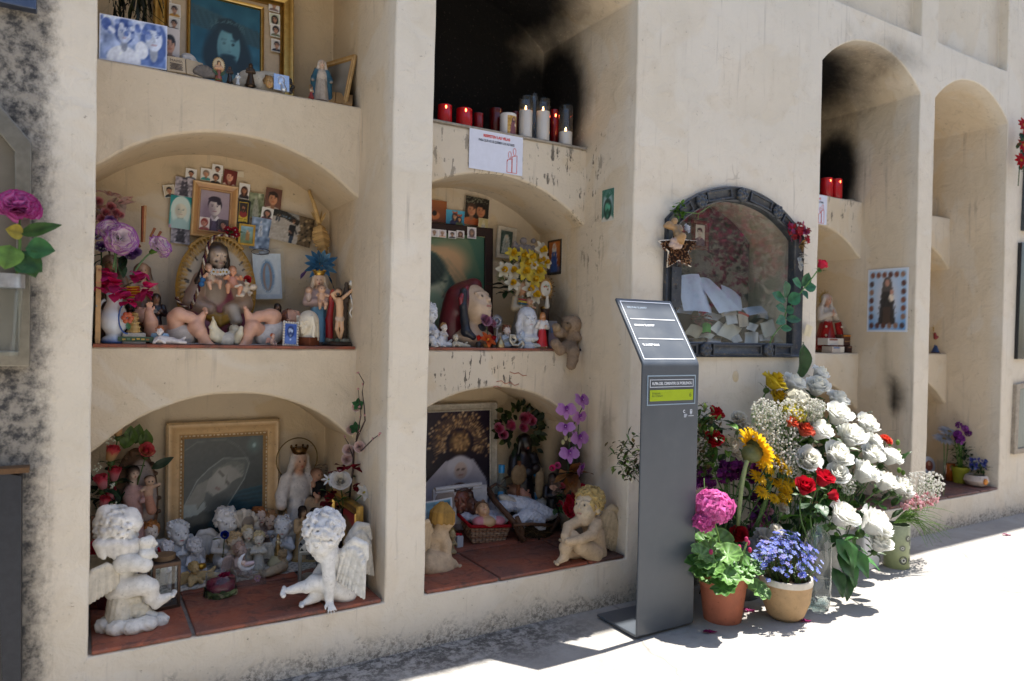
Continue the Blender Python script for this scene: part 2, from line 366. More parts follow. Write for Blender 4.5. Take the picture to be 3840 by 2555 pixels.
def ground_material():
 t=NT('concrete_path');P=t.coord();sx,sy,sz=t.n('SeparateXYZ').outputs;t.l(P,sx.node.inputs[0])
 n1=t.noise(P,3.5,5,.65,.4);n2=t.noise(P,26,4,.7);n3=t.noise(P,160,2,.7)
 c=t.mix(t.ramp(n1,.3,.7),(.385,.365,.335),(.30,.28,.255));c=t.mix(t.ramp(n2,.5,.75,0,.4),c,(.21,.195,.175))
 c=t.mix(t.ramp(n3,.62,.72,0,.5),c,(.22,.20,.18))
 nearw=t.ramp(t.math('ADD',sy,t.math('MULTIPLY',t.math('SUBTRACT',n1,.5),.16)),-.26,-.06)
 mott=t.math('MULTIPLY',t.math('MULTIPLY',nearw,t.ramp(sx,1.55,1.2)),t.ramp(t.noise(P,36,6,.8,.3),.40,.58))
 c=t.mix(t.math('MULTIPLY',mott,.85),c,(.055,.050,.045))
 bk=t.n('TexVoronoi',feature='DISTANCE_TO_EDGE');bk.inputs['Scale'].default_value=.55
 ad=t.n('MixRGB');ad.inputs[0].default_value=.10;t.l(P,ad.inputs[1]);nz=t.n('TexNoise');nz.inputs['Scale'].default_value=4;nz.inputs['Detail'].default_value=6;t.l(P,nz.inputs['Vector']);t.l(nz.outputs['Color'],ad.inputs[2]);t.l(ad.outputs[0],bk.inputs['Vector'])
 crack=t.ramp(bk.outputs['Distance'],.0,.0025,1,0);c=t.mix(t.math('MULTIPLY',crack,.3),c,(.10,.09,.08))
 t.l(c,t.p.inputs['Base Color']);t.p.inputs['Roughness'].default_value=.95;t.p.inputs['Specular IOR Level'].default_value=.15
 h=t.math('SUBTRACT',t.math('ADD',n2,t.math('MULTIPLY',n3,.5)),t.math('MULTIPLY',crack,.8));t.l(t.bump(h,.5,.004),t.p.inputs['Normal']);return t.mat
STUCCO=wall_material();TILE=tile_material()
SOOT_AND_DARK=[(1.10,.70,1.80,.80,.50,.75,1.0),(1.62,.52,1.74,.24,.30,.40,1.0),(1.15,.50,2.15,.80,.52,.30,1.0),(1.35,.30,2.17,.5,.4,.16,.7),(2.9,.66,1.78,.66,.40,.46,1.0),(3.44,.46,1.70,.18,.20,.34,.9),(2.80,.45,2.12,.36,.32,.17,1.0),(3.0,.50,2.10,.66,.55,.38,.88),(3.25,.2,2.16,.4,.4,.12,.45),(1.665,.36,.26,.10,.16,.24,.75),(1.665,.13,.40,.05,.06,.26,.42),(1.66,.47,.88,.10,.13,.18,.45),(3.46,.09,.53,.06,.06,.14,.7),(.745,.45,1.56,.06,.13,.13,.8),(3.46,.14,.70,.05,.05,.22,.3),(.24,.61,1.31,.07,.05,.05,.3),(1.64,.28,.02,.1,.3,.10,.5),(2.70,.6,1.2,.2,.2,.3,.25),(2.2,.28,1.06,.56,.25,.56,.8)]  # soot blobs; the last entry only darkens the cabinet recess interior
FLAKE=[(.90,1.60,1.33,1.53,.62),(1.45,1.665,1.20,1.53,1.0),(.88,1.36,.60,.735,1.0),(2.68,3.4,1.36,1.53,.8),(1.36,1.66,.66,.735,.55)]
def stain_dark(o):
 me=o.data;n=len(me.vertices);X=np.empty(n*3,np.float32);me.vertices.foreach_get('co',X);X=X.reshape(-1,3);A=np.zeros((n,4),np.float32);A[:,3]=1
 for cx,cy,cz,rx,ry,rz,k in SOOT_AND_DARK:
  d=np.sqrt((((X-(cx,cy,cz))/(rx,ry,rz))**2).sum(1))+9*((abs(cx-1.3)<.33)&(cz>1.7)&((X[:,0]<.872)|(X[:,2]<1.525)));A[:,0]=np.maximum(A[:,0],k*np.clip((1.05-d)/.6,0,1))
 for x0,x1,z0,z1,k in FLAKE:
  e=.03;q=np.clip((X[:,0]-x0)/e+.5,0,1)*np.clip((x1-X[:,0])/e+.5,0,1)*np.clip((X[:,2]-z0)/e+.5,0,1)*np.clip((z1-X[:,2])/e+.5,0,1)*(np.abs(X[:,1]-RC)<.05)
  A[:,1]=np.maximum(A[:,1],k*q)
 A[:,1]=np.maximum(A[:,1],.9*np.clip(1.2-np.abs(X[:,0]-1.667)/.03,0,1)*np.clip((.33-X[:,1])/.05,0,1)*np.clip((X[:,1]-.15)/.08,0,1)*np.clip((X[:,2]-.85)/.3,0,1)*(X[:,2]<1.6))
 A[:,2]=np.clip((-.035-X[:,0])/.11,0,1)*(X[:,1]<.05)
 ca=me.color_attributes.new('stain_dark','FLOAT_COLOR','POINT');ca.data.foreach_set('color',A.ravel())
def arch_z(x,x0,x1,zs,rise):
 q=(2*(x-x0)/(x1-x0)-1);R_=((x1-x0)**2/4+rise**2)/(2*rise);h=q*(x1-x0)/2
 return zs+math.sqrt(max(R_*R_-h*h,0))-(R_-rise)
def wob(p):
 x,y,z=p;a=.0011
 return(x+a*(sin(7*z+3*y+1.3*x)+.6*sin(31*z+5*x)),y+a*.8*(sin(6*x+4*z)+.5*sin(23*x+29*z)),z+a*(sin(9*x+2*y)+.6*sin(37*x+11*y)))
def lines(marks,step):
 out=[]
 for a,b in zip(marks[:-1],marks[1:]):
  k=max(1,int(math.ceil((b-a)/step)));out+=[a+(b-a)*i/k for i in range(k)]
 return out+[marks[-1]]
def build_wall():
 root=thing('niche_wall','long cream plastered cemetery wall with open arched burial niches','wall',(0,0,0))
 mb=MB();cache={}
 def vid(p):
  k=tuple(round(q,5) for q in p)
  if k not in cache:cache[k]=len(mb.v);mb.v.append(wob(p))
  return cache[k]
 def quad(a,b,c,d):
  i=[vid(q) for q in(a,b,c,d)]
  if len(set(i))==4:mb.f.append(tuple(i));mb.m.append(0)
  elif len(set(i))==3:mb.f.append(tuple(dict.fromkeys(i)));mb.m.append(0)
 ZL=[(.437,.165),(1.227,.152)]
 xs=lines(sorted([-2.4,-.4,5.0,9.0,CASE[0],CASE[1],3.454,3.60,4.289,2.74]+[q for b in BAYS for q in b]),.035)
 zs=lines([ZG-.1,.0,.437,ZS1,CASE[2],1.227,CASE[3],1.45,ZS2,ZT,2.29,2.8,ZTOP],.05)
 ys=lines([.0,RC,BK],.05)
 bay=lambda x:next((b for b in BAYS if b[0]-1e-6<=x<=b[1]+1e-6),None)
 bayc=lambda x:next((b for b in BAYS if b[0]<x<b[1]),None)
 RISE=.155
 def fz(x,z):
  b=bay(x)
  if b and abs(z-ZT)<1e-6:return arch_z(x,b[0],b[1],ZT,RISE)
  if CASE[0]<=x<=CASE[1] and abs(z-CASE[3])<1e-6:return arch_z(x,CASE[0],CASE[1],CASE[3],CASE[4]-CASE[3])
  return z
 zt_rows=[z for z in zs if ZT<z<2.29]
 for x0,x1 in zip(xs[:-1],xs[1:]):
  xc=(x0+x1)/2;b=bayc(xc)
  for z0,z1 in zip(zs[:-1],zs[1:]):
   zc=(z0+z1)/2
   if b and 0<zc<ZT:continue
   if CASE[0]<xc<CASE[1] and CASE[2]<zc<CASE[3]:continue
   f=lambda x,z:(x,.0,(fz(x,z) if not(ZT<z<2.29 and bay(x)) else fz(x,ZT)+(2.29-fz(x,ZT))*(z-ZT)/(2.29-ZT)))
   if(2.74<xc<3.454 or 3.60<xc<4.289) and zc>2.29:continue
   g=f
   if CASE[0]<xc<CASE[1] and CASE[3]-1e-6<=z0<1.45:
    g=lambda x,z:(x,.0,fz(x,CASE[3])+(1.45-fz(x,CASE[3]))*(z-CASE[3])/(1.45-CASE[3]) if CASE[3]-1e-6<=z<=1.45 else z)
   quad(g(x0,z0),g(x1,z0),g(x1,z1),g(x0,z1))
  if(2.74<xc<3.454 or 3.60<xc<4.289):
   zz=[z for z in zs if z>=2.289]
   for z0,z1 in zip(zz[:-1],zz[1:]):quad((x0,.05,z0),(x1,.05,z0),(x1,.05,z1),(x0,.05,z1))
   quad((x0,0,2.29),(x1,0,2.29),(x1,.05,2.29),(x0,.05,2.29))
 for xe in(2.74,3.454,3.60,4.289):
  zz=[z for z in zs if z>=2.289]
  for z0,z1 in zip(zz[:-1],zz[1:]):quad((xe,0,z0),(xe,.05,z0),(xe,.05,z1),(xe,0,z1))
 for b in BAYS:
  bx=[x for x in xs if b[0]-1e-6<=x<=b[1]+1e-6]
  top=lambda x:arch_z(x,b[0],b[1],ZT,RISE)
  bz=[z for z in zs if 0<=z<=ZT+1e-6]
  for y0,y1 in zip(ys[:-1],ys[1:]):
   for x0,x1 in zip(bx[:-1],bx[1:]):
    quad((x0,y0,top(x0)),(x1,y0,top(x1)),(x1,y1,top(x1)),(x0,y1,top(x0)))
    quad((x0,y0,0),(x1,y0,0),(x1,y1,0),(x0,y1,0))
   for xe in b:
    for z0,z1 in zip(bz[:-1],bz[1:]):quad((xe,y0,z0),(xe,y1,z0),(xe,y1,z1),(xe,y0,z1))
  for x0,x1 in zip(bx[:-1],bx[1:]):
   rows=[z for z in zs if 0<=z<=ZT+1e-6]
   for z0,z1 in zip(rows[:-1],rows[1:]):quad((x0,BK,z0),(x1,BK,z0),(x1,BK,z1),(x0,BK,z1))
   quad((x0,BK,ZT),(x1,BK,ZT),(x1,BK,top(x1)),(x0,BK,top(x0)))
 a0,a1,za,zb,zc_=CASE;cx=[x for x in xs if a0-1e-6<=x<=a1+1e-6];yb=.30
 ctop=lambda x:arch_z(x,a0,a1,zb,zc_-zb)
 for x0,x1 in zip(cx[:-1],cx[1:]):
  quad((x0,0,za),(x1,0,za),(x1,yb,za),(x0,yb,za));quad((x0,0,ctop(x0)),(x1,0,ctop(x1)),(x1,yb,ctop(x1)),(x0,yb,ctop(x0)))
 cz=[z for z in zs if za-1e-6<=z<=zb+1e-6]
 for xe in(a0,a1):
  for z0,z1 in zip(cz[:-1],cz[1:]):quad((xe,0,z0),(xe,yb,z0),(xe,yb,z1),(xe,0,z1))
 quad((-2.4,0,ZTOP),(9,0,ZTOP),(9,.75,ZTOP),(-2.4,.75,ZTOP));quad((-2.4,.75,ZG-.1),(9,.75,ZG-.1),(9,.75,ZTOP),(-2.4,.75,ZTOP))
 for xe in(-2.4,9.0):quad((xe,0,ZG-.1),(xe,.75,ZG-.1),(xe,.75,ZTOP),(xe,0,ZTOP))
 mb.c=[]
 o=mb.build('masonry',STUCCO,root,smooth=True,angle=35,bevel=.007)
 stain_dark(o)
 for b in BAYS:
  e0,e1=b[0]-.006,b[1]+.006;bx=lines([e0,e1],.032)
  for(zl,rise),zsh in zip(ZL,(ZS1,ZS2)):
   mb=MB();cache.clear();lo=lambda x:arch_z(min(max(x,b[0]),b[1]),b[0],b[1],zl,rise);yy=lines([RC,BK+.004],.06)
   cache_q=lambda*a:None
   def q4(a,b_,c_,d_):
    i=[]
    for p in(a,b_,c_,d_):
     k=tuple(round(q,5) for q in p)
     if k not in cache:cache[k]=len(mb.v);mb.v.append(wob(p))
     i.append(cache[k])
    mb.f.append(tuple(i));mb.m.append(0)
   for x0,x1 in zip(bx[:-1],bx[1:]):
    k=6;Z=lambda x,i:lo(x)+(zsh-lo(x))*i/k
    for i in range(k):q4((x0,RC,Z(x0,i)),(x1,RC,Z(x1,i)),(x1,RC,Z(x1,i+1)),(x0,RC,Z(x0,i+1)))
    for y0,y1 in zip(yy[:-1],yy[1:]):
     q4((x0,y1,lo(x0)),(x1,y1,lo(x1)),(x1,y0,lo(x1)),(x0,y0,lo(x0)));q4((x0,y0,zsh),(x1,y0,zsh),(x1,y1,zsh),(x0,y1,zsh))
   mb.c=[];stain_dark(mb.build('arched_shelf',STUCCO,root,smooth=True,angle=35,bevel=.007))
 mb=MB();mb.box((3.3,.31,ZTOP+.063),(5.75,.405,.06),'CFC3AE');mb.build('cornice',STUCCO,root,bevel=.01)
 for b,cuts in((BAYS[0],(.235,.585)),(BAYS[1],(1.142,1.50)),(BAYS[2],(2.93,3.29)),(BAYS[3],(3.80,4.12))):
  g=MB();g.box(((b[0]+b[1])/2,.311,.004),((b[1]-b[0])/2-.003,.298,.002),'8A8078');fl=g.build('floor_bed',M('stone'),root)
  e=[b[0]+.004]+list(cuts)+[b[1]-.004];tb=MB()
  for x0,x1 in zip(e[:-1],e[1:]):
   for y0,y1 in((.0,.30),(.312,.608)):
    tb.box(((x0+x1)/2,(y0+y1)/2,.0075),((x1-x0)/2-.005,(y1-y0)/2-.001,.0055),'7A3D2C')
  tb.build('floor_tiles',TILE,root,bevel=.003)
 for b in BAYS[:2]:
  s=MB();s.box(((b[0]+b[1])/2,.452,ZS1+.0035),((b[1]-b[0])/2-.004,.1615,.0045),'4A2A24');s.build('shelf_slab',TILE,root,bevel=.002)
 s=MB();s.box(((b[0]+b[1])/2,.452,ZS2+.0025),((b[1]-b[0])/2-.004,.166,.004),'A49C92');s.build('shelf_slab',M('stone'),root,bevel=.002)
 return root
WALL=build_wall()
def build_opposite():
 r=thing('niche_wall','plain cream cemetery wall on the far side of the path','wall');b=MB();b.box((4,-6.3,1.6),(14,.25,1.76),'C9BBA2')
 for i in range(15):b.box((-9+1.9*i,-6.04,1.6),(.07,.03,1.75),'C4B69C')
 b.box((4,-6.2,3.40),(14.1,.33,.05),'BDAF96');b.build('masonry',M('plaster'),r,smooth=False)
build_opposite()
def build_ground():
 gm=MB();n=40
 gm.grid(lambda a,b:(-40+90*a,-50+51*b,ZG),12,12,'9A948A');gm.c=[]
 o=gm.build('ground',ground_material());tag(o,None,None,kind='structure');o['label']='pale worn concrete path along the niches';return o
build_ground()
# ---------------------------------------------------------------- information totem
def build_totem():
 X0,W_=1.487,.244
 root=thing('info_totem','dark grey folded metal information totem with slanted head and lime green panel','sign',(X0,-.271,ZG))
 H=.879;pr=[(.205,.006),(.012,.006)]
 pr+=[(.012-.012*sin(a),.018-.012*cos(a)) for a in lsp(0,PI/2,5)[1:]]
 hd=vec([.5547,.832]);r=.03;n0=vec([.0,H-.016])
 for a in lsp(0,math.atan2(.5547,.832),6):pr.append((r-r*cos(a),H-.016+r*sin(a)))
 base=vec(pr[-1]);top=base+hd*.245;pr.append(tuple(base+hd*.12));pr.append(tuple(top))
 P=[vec(p) for p in pr];mb=MB();th=.009;vs=[];m=len(P)
 for i,p in enumerate(P):
  d=P[min(i+1,m-1)]-P[max(i-1,0)];d/=vlen(d);nn=vec([-d[1],d[0]])
  if i<2:nn=vec([0,1.0])
  q=p-nn*th if False else p+vec([d[1],-d[0]])*th
  for x in(0,W_):vs+=[(x,p[0],p[1]),(x,q[0],q[1])]
 fs=[]
 for i in range(m-1):
  a=4*i;b=a+4
  fs+=[(a,a+2,b+2,b),(a+1,b+1,b+3,a+3),(a,b,b+1,a+1),(a+2,a+3,b+3,b+2)]
 fs+=[(0,1,3,2),(4*(m-1),4*(m-1)+2,4*(m-1)+3,4*(m-1)+1)]
 mb.add(vs,fs,'444A53')
 t=NT('totem_paint');P_=t.coord();n1=t.noise(P_,9,4);n2=t.noise(P_,420,2,.8);n3=t.noise(P_,70,3,.8)
 c=t.mix(t.ramp(n1,.3,.7),(.060,.070,.085),(.072,.083,.098));c=t.mix(t.ramp(n3,.74,.77,0,.8),c,(.35,.36,.37));c=t.mix(t.ramp(n1,.55,.75,0,.25),c,(.12,.125,.13))
 t.l(c,t.p.inputs['Base Color']);t.l(t.ramp(n1,.3,.7,.34,.46),t.p.inputs['Roughness']);t.p.inputs['Specular IOR Level'].default_value=.5
 t.l(t.bump(n2,.15,.0006),t.p.inputs['Normal'])
 mb.build('folded_plate',t.mat,root,smooth=True,angle=30,bevel=.0025)
 wm=M('paint');yf=-.0012
 def frame(name,x0,x1,z0,z1,wd,col,R=None,o=(0,0,0),y=yf):
  b=MB()
  for(cx,cz,hx_,hz) in(((x0+x1)/2,z0,(x1-x0)/2+wd/2,wd/2),((x0+x1)/2,z1,(x1-x0)/2+wd/2,wd/2),(x0,(z0+z1)/2,wd/2,(z1-z0)/2-wd/2),(x1,(z0+z1)/2,wd/2,(z1-z0)/2-wd/2)):
   b.box((cx,y,cz),(hx_,.0006,hz),col)
  b.xf(0,R,o);return b.build(name,wm,root,smooth=False)
 HZ=H-.016
 frame('panel_border',.020,.226,HZ-.122,HZ-.030,.0032,'8FA2B2')
 frame('title_border',.030,.217,HZ-.0655,HZ-.0425,.0022,'C4CAD4')
 b=MB();b.box((.1235,yf,HZ-.0925),(.0935,.0008,.0178),'9BAF00');gp=b.build('green_panel',wm,root,smooth=False)
 text_mesh('RUTA DEL CEMENTIRI DE POBLENOU',.0125,'D5DAE2',wm,root,(.038,yf-.001,HZ-.0585),UP,sx=.82,bold=.0003)
 text_mesh('ITINERARI\nRECOMENAT',.0082,'4A5A28',wm,gp,(.038,yf-.0012,HZ-.089),UP,sx=.95)
 text_mesh('6',.0205,'4A5424',wm,gp,(.199,yf-.0012,HZ-.0995),UP)
 lg=MB()
 for k in range(14):
  a0,a1=.7+k*4.9/14,.7+(k+1)*4.9/14
  ring=lambda a,r_:(.180+r_*cos(a),yf,HZ-.147+r_*sin(a))
  lg.add([ring(a0,.0028),ring(a1,.0028),ring(a1,.0052),ring(a0,.0052)],[(0,1,2,3)],'DDE2EA')
 for i,wd in enumerate((.011,.014,.010,.0095)):lg.box((.1795+wd/2,yf,HZ-.1565-.003*i),(wd/2,.0005,.0009),'C8CED8')
 lg.poly([(.2055,HZ-.141),(.2145,HZ-.141),(.2150,HZ-.150),(.2135,HZ-.1575),(.2065,HZ-.1575),(.205,HZ-.150)],yf-.0004,yf+.0004,'C8CED8')
 lg.poly([(.2072,HZ-.1435),(.2100,HZ-.1500),(.2128,HZ-.1435)],yf-.0009,yf-.0005,'6B7480');lg.poly([(.2075,HZ-.156),(.2100,HZ-.1515),(.2125,HZ-.156)],yf-.0009,yf-.0005,'6B7480')
 lg.box((.2105,yf,HZ-.1625),(.0115,.0005,.0009),'C8CED8');lg.build('emblem',wm,root,smooth=False)
 Rh=vec([[1.0,0,0],[0,hd[0],-hd[1]],[0,hd[1],hd[0]]]);oh=vec([0,base[0],base[1]])+Rh@vec([0,0,.0008])
 Rx=Rh@vec([[1.0,0,0],[0,0,1],[0,-1,0]])
 frame('head_border',.012,.232,.008,.232,.0028,'E6EBF2',Rx,oh,y=0)
 b=MB();b.box((.122,0,.162),(.098,.0006,.0013),'F2F4F8');b.box((.122,0,.085),(.098,.0006,.0013),'F2F4F8');b.xf(0,Rx,oh);b.build('divider',wm,root,smooth=False)
 for s_,z,bd in(('SEPULTURA "EL SANTET"',.205,.0),('SEPULTURA "EL SANTET"',.134,.00045),('"EL SANTET" GRAVE',.058,.00045)):
  text_mesh(s_,.0098,'B8CADB' if bd==0 else 'F4F6FA',wm,root,oh+Rh@vec([.030,z,.0006]),Rh,sx=.80,bold=bd)
 return root
build_totem()
# ---------------------------------------------------------------- glazed grave front in the sealed niche
def build_case():
 a0,a1,za,zb,zc=CASE;a0-=.022;a1+=.016;za-=.02;zc+=.012
 root=thing('grave_cabinet','arched dark metal grave cabinet with glass door full of letters','cabinet',(0,0,0))
 n=26;ox=[a0+(a1-a0)*i/n for i in range(n+1)]
 def outline(ins):
  x0,x1=a0+ins,a1-ins;pts=[(x0,za+ins),(x1,za+ins)]
  pts+=[(x,arch_z(x,x0,x1,zb-ins*.35,zc-zb-ins*.65)) for x in lsp(x1,x0,n+1)]
  return pts
 prof=[(.0,.0),(.0,-.014),(.005,-.018),(.012,-.012),(.048,-.010),(.053,-.016),(.058,-.012),(.058,.02)]
 rings=[[(p[0],y-.002,p[1]) for p in outline(i)] for i,y in prof];m=len(rings[0]);mb=MB();vs=[p for r_ in rings for p in r_]
 fs=[(k*m+i,k*m+(i+1)%m,(k+1)*m+(i+1)%m,(k+1)*m+i) for k in range(len(prof)-1) for i in range(m)]
 mb.add(vs,fs,'4B525E');fm=M('cast_iron') if 'cast_iron' in MATS else None
 t=NT('cast_iron');P_=t.coord();n1=t.noise(P_,26,4,.7);c=t.mix(t.ramp(n1,.3,.7),(.028,.033,.042),(.055,.06,.068));c=t.mix(t.ramp(t.noise(P_,55,4,.7),.56,.7,0,.7),c,(.16,.12,.08))
 t.l(c,t.p.inputs['Base Color']);t.p.inputs['Metallic'].default_value=.35;t.p.inputs['Roughness'].default_value=.42;t.l(t.bump(n1,.3,.002),t.p.inputs['Normal']);fm=MATS['cast_iron']=t.mat
 fr=mb.build('frame',fm,root,smooth=True,angle=40)
 def mid(t_):
  x0,x1=a0+.031,a1-.031;f=lambda x:arch_z(x,x0,x1,zb-.011,zc-zb-.020)
  x=x0+(x1-x0)*t_;e=.004;d=vec([2*e,f(min(x+e,x1))-f(max(x-e,x0))]);return vec([x,f(x)]),d/vlen(d)
 def rim(c,d,L,w_):
  b=MB();nn=vec([-d[1],d[0]])
  for s_ in(-1,1):
   b.box((c[0]+nn[0]*w_*s_,-.016,c[1]+nn[1]*w_*s_),(L,.004,.0035),'5A616E',vec([[d[0],0,-d[1]],[0,1,0],[d[1],0,d[0]]]))
   b.box((c[0]+d[0]*L*s_,-.0165,c[1]+d[1]*L*s_),(.0035,.004,w_+.0035),'5A616E',vec([[d[0],0,-d[1]],[0,1,0],[d[1],0,d[0]]]))
  return b
 for tt,L in((.33,.065),(.66,.062),(.895,.035),(.09,.03)):
  c,d=mid(tt);rim(c,d,L,.017).build('panel_moulding',fm,fr,smooth=False,bevel=.0015)
 for c,L in(((2.20,za+.030),.135),((1.93,za+.030),.045),((2.47,za+.030),.05)):rim(vec(c),vec([1.0,0]),L,.017).build('panel_moulding',fm,fr,smooth=False,bevel=.0015)
 for c in[mid(.19)[0],mid(.5)[0],mid(.795)[0],(2.02,za+.030),(2.375,za+.030)]:
  S=Sculpt();S.ell((c[0],-.012,c[1]),(.026,.016,.026),'535A66')
  for k in range(7):
   a=2*PI*k/7;S.ell((c[0]+.02*cos(a),-.02,c[1]+.02*sin(a)),(.0105,.012,.0105),'4B525E',.003)
  S.ball((c[0],-.024,c[1]),.011,'666C76',.004);S.mesh('boss',fm,fr,cell=.003)
 lk=MB();lk.box((1.862,-.017,.985),(.024,.004,.075),'3C4148');lk.box((1.862,-.022,.985),(.003,.0015,.009),'0A0A0A');lk.ball((1.862,-.0215,.997),(.0045,.002,.0045),'0A0A0A')
 for z in(1.04,.935,.885):lk.ball((1.852,-.021,z),(.006,.003,.006),'B9C0B4')
 lk.build('lock_plate',fm,root,smooth=True,angle=40)
 g=MB();ol=outline(.055);g.poly(ol,.001,.004,'FFFFFF');g.c=[];g.build('glass_pane',glass_mat('cabinet_glass',(.95,.97,.97),.015,1.6),root,smooth=False)
 sl=MB();sl.box(((a0+a1)/2,.272,1.06),(.385,.012,.37),'4A4640');st=sl.build('tombstone',M('stone'),root,smooth=False)
 for s_,x,z,sz in(('DE',2.12,1.075,.055),('ALEJANDR',2.055,.975,.062)):
  text_mesh(s_,sz,'6E675C',M('stone'),st,(x,.2585,z),UP,sx=.8,depth=.0008)
 return root
build_case()
# ---------------------------------------------------------------- printed pictures (flat artwork drawn on a small grid)
class Pic:
 def __init__(s,w,h,col):
  s.w,s.h=w,h;s.a=np.zeros((h,w,3))+vec(C_(col))
  s.u,s.v=np.meshgrid((np.arange(w)+.5)/w,(np.arange(h)+.5)/h)
  s.asp=h/w;s.rg=np.random.default_rng(w*1000+h)
 def put(s,m,col):m=np.clip(m,0,1)[...,None];s.a=s.a*(1-m)+vec(C_(col))*m;return s
 def grad(s,c0,c1,horiz=False):q=(s.u if horiz else s.v)[...,None];s.a=vec(C_(c0))*(1-q)+vec(C_(c1))*q;return s
 def el(s,cx,cy,rx,ry,col,soft=.15,rot=0,k=1.0):
  x=s.u-cx;y=(s.v-cy)*s.asp;c,n=cos(rot),sin(rot)
  d=np.sqrt(((x*c+y*n)/rx)**2+((-x*n+y*c)/(ry*s.asp))**2);return s.put(k*np.clip((1-d)/soft+.5,0,1),col)
 def po(s,pts,col,k=1.0):
  ins=np.zeros_like(s.u,bool);n=len(pts)
  for i in range(n):
   (x0,y0),(x1,y1)=pts[i],pts[(i+1)%n]
   c=((y0>s.v)!=(y1>s.v));ins^=c&(s.u<(x1-x0)*(s.v-y0)/(y1-y0+1e-12)+x0)
  return s.put(ins*k,col)
 def ln(s,x0,y0,x1,y1,wd,col,k=1.0):
  d=vec([x1-x0,(y1-y0)*s.asp]);L=d@d+1e-9;px=s.u-x0;py=(s.v-y0)*s.asp
  t=np.clip((px*d[0]+py*d[1])/L,0,1);e=np.hypot(px-t*d[0],py-t*d[1]);return s.put(k*np.clip((wd-e)/(wd*.6)+.4,0,1),col)
 def nz(s,amp,cell=6):
  g=s.rg.normal(0,1,(s.h//cell+2,s.w//cell+2));yy=s.v*(s.h/cell);xx=s.u*(s.w/cell);i=yy.astype(int);j=xx.astype(int);f=yy-i;e=xx-j
  q=(g[i,j]*(1-f)*(1-e)+g[i+1,j]*f*(1-e)+g[i,j+1]*(1-f)*e+g[i+1,j+1]*f*e);s.a=np.clip(s.a+amp*q[...,None],0,1);return s
 def tone(s,c0,c1):g=s.a.mean(2,keepdims=True);s.a=vec(C_(c0))*(1-g)+vec(C_(c1))*g;return s
def face(p,cx,cy,r,skin,hair,kind='short',shirt=None,eyes='2A2020',lip=None,tilt=.0):
 """a plain invented head and shoulders; r = half width of the face in units of the picture width"""
 ry=r*1.32/p.asp;sk=vec(C_(skin));dark=tuple(sk*.72)
 if shirt:p.el(cx,cy-ry*2.75,r*2.5,ry*1.45,shirt,.08)
 if kind in('long','veil'):p.el(cx,cy-ry*.35,r*1.55,ry*1.75,hair,.12,tilt)
 if kind=='curly':p.el(cx,cy+ry*.2,r*1.45,ry*1.3,hair,.15)
 p.el(cx,cy-ry*1.15,r*.48,ry*.75,dark,.2)
 if kind=='short':p.el(cx,cy+ry*.28,r*1.12,ry*1.02,hair,.08,tilt)
 p.el(cx,cy-ry*.06,r*.98,ry*.98,skin,.1,tilt);p.el(cx-r*.5,cy-ry*.1,r*.42,ry*.75,dark,.9,0,.45)
 if kind!='veil':p.el(cx-r*.12,cy+ry*.93,r*.95,ry*.30,hair,.2,tilt);p.el(cx+r*.62,cy+ry*.62,r*.34,ry*.30,hair,.3)
 for s_ in(-1,1):
  p.el(cx+s_*r*.38+tilt*ry*.1,cy+ry*.10,r*.14,ry*.055,eyes,.5);p.ln(cx+s_*r*.2,cy+ry*.28,cx+s_*r*.6,cy+ry*.27,r*.045,hair if kind!='veil' else dark,.65)
 p.ln(cx+r*.03,cy+ry*.08,cx+r*.06,cy-ry*.25,r*.07,dark,.55);p.ln(cx-r*.12,cy-ry*.27,cx+r*.16,cy-ry*.27,r*.05,dark,.7)
 p.ln(cx-r*.26,cy-ry*.52,cx+r*.26,cy-ry*.52,r*.07,lip or tuple(vec(C_(skin))*vec((.78,.5,.48))),.85)
 return p
def beard(p,cx,cy,r,col):ry=r*1.32/p.asp;p.el(cx,cy-ry*.82,r*.62,ry*.42,col,.3,0,.9);p.ln(cx-r*.3,cy-ry*.4,cx+r*.3,cy-ry*.4,r*.08,col,.8);return p
def robed2d(p,cx,y0,y1,wd,robe,skin,veil=None,child=False,hands=True):
 h=y1-y0;p.po([(cx-wd*.62,y0),(cx+wd*.62,y0),(cx+wd*.42,y0+h*.55),(cx+wd*.3,y0+h*.8),(cx-wd*.3,y0+h*.8),(cx-wd*.45,y0+h*.5)],robe)
 if veil:p.po([(cx-wd*.7,y0+h*.12),(cx-wd*.28,y0+h*.95),(cx+wd*.28,y0+h*.95),(cx+wd*.7,y0+h*.12),(cx+wd*.34,y0+h*.7),(cx-wd*.34,y0+h*.7)],veil);p.el(cx,y0+h*.9,wd*.27,h*.11,veil,.1)
 p.el(cx,y0+h*.88,wd*.17,h*.075,skin,.15)
 if child:p.el(cx+wd*.32,y0+h*.68,wd*.14,h*.06,skin,.2);p.el(cx+wd*.3,y0+h*.56,wd*.2,h*.08,'E7D6C0',.2)
 elif hands:p.el(cx,y0+h*.62,wd*.12,h*.05,skin,.2)
 for k in(-.25,0,.22):p.ln(cx+k*wd*.5,y0+h*.6,cx+k*wd*1.6,y0+.01,wd*.03,tuple(vec(C_(robe))*.62),.7)
 return p
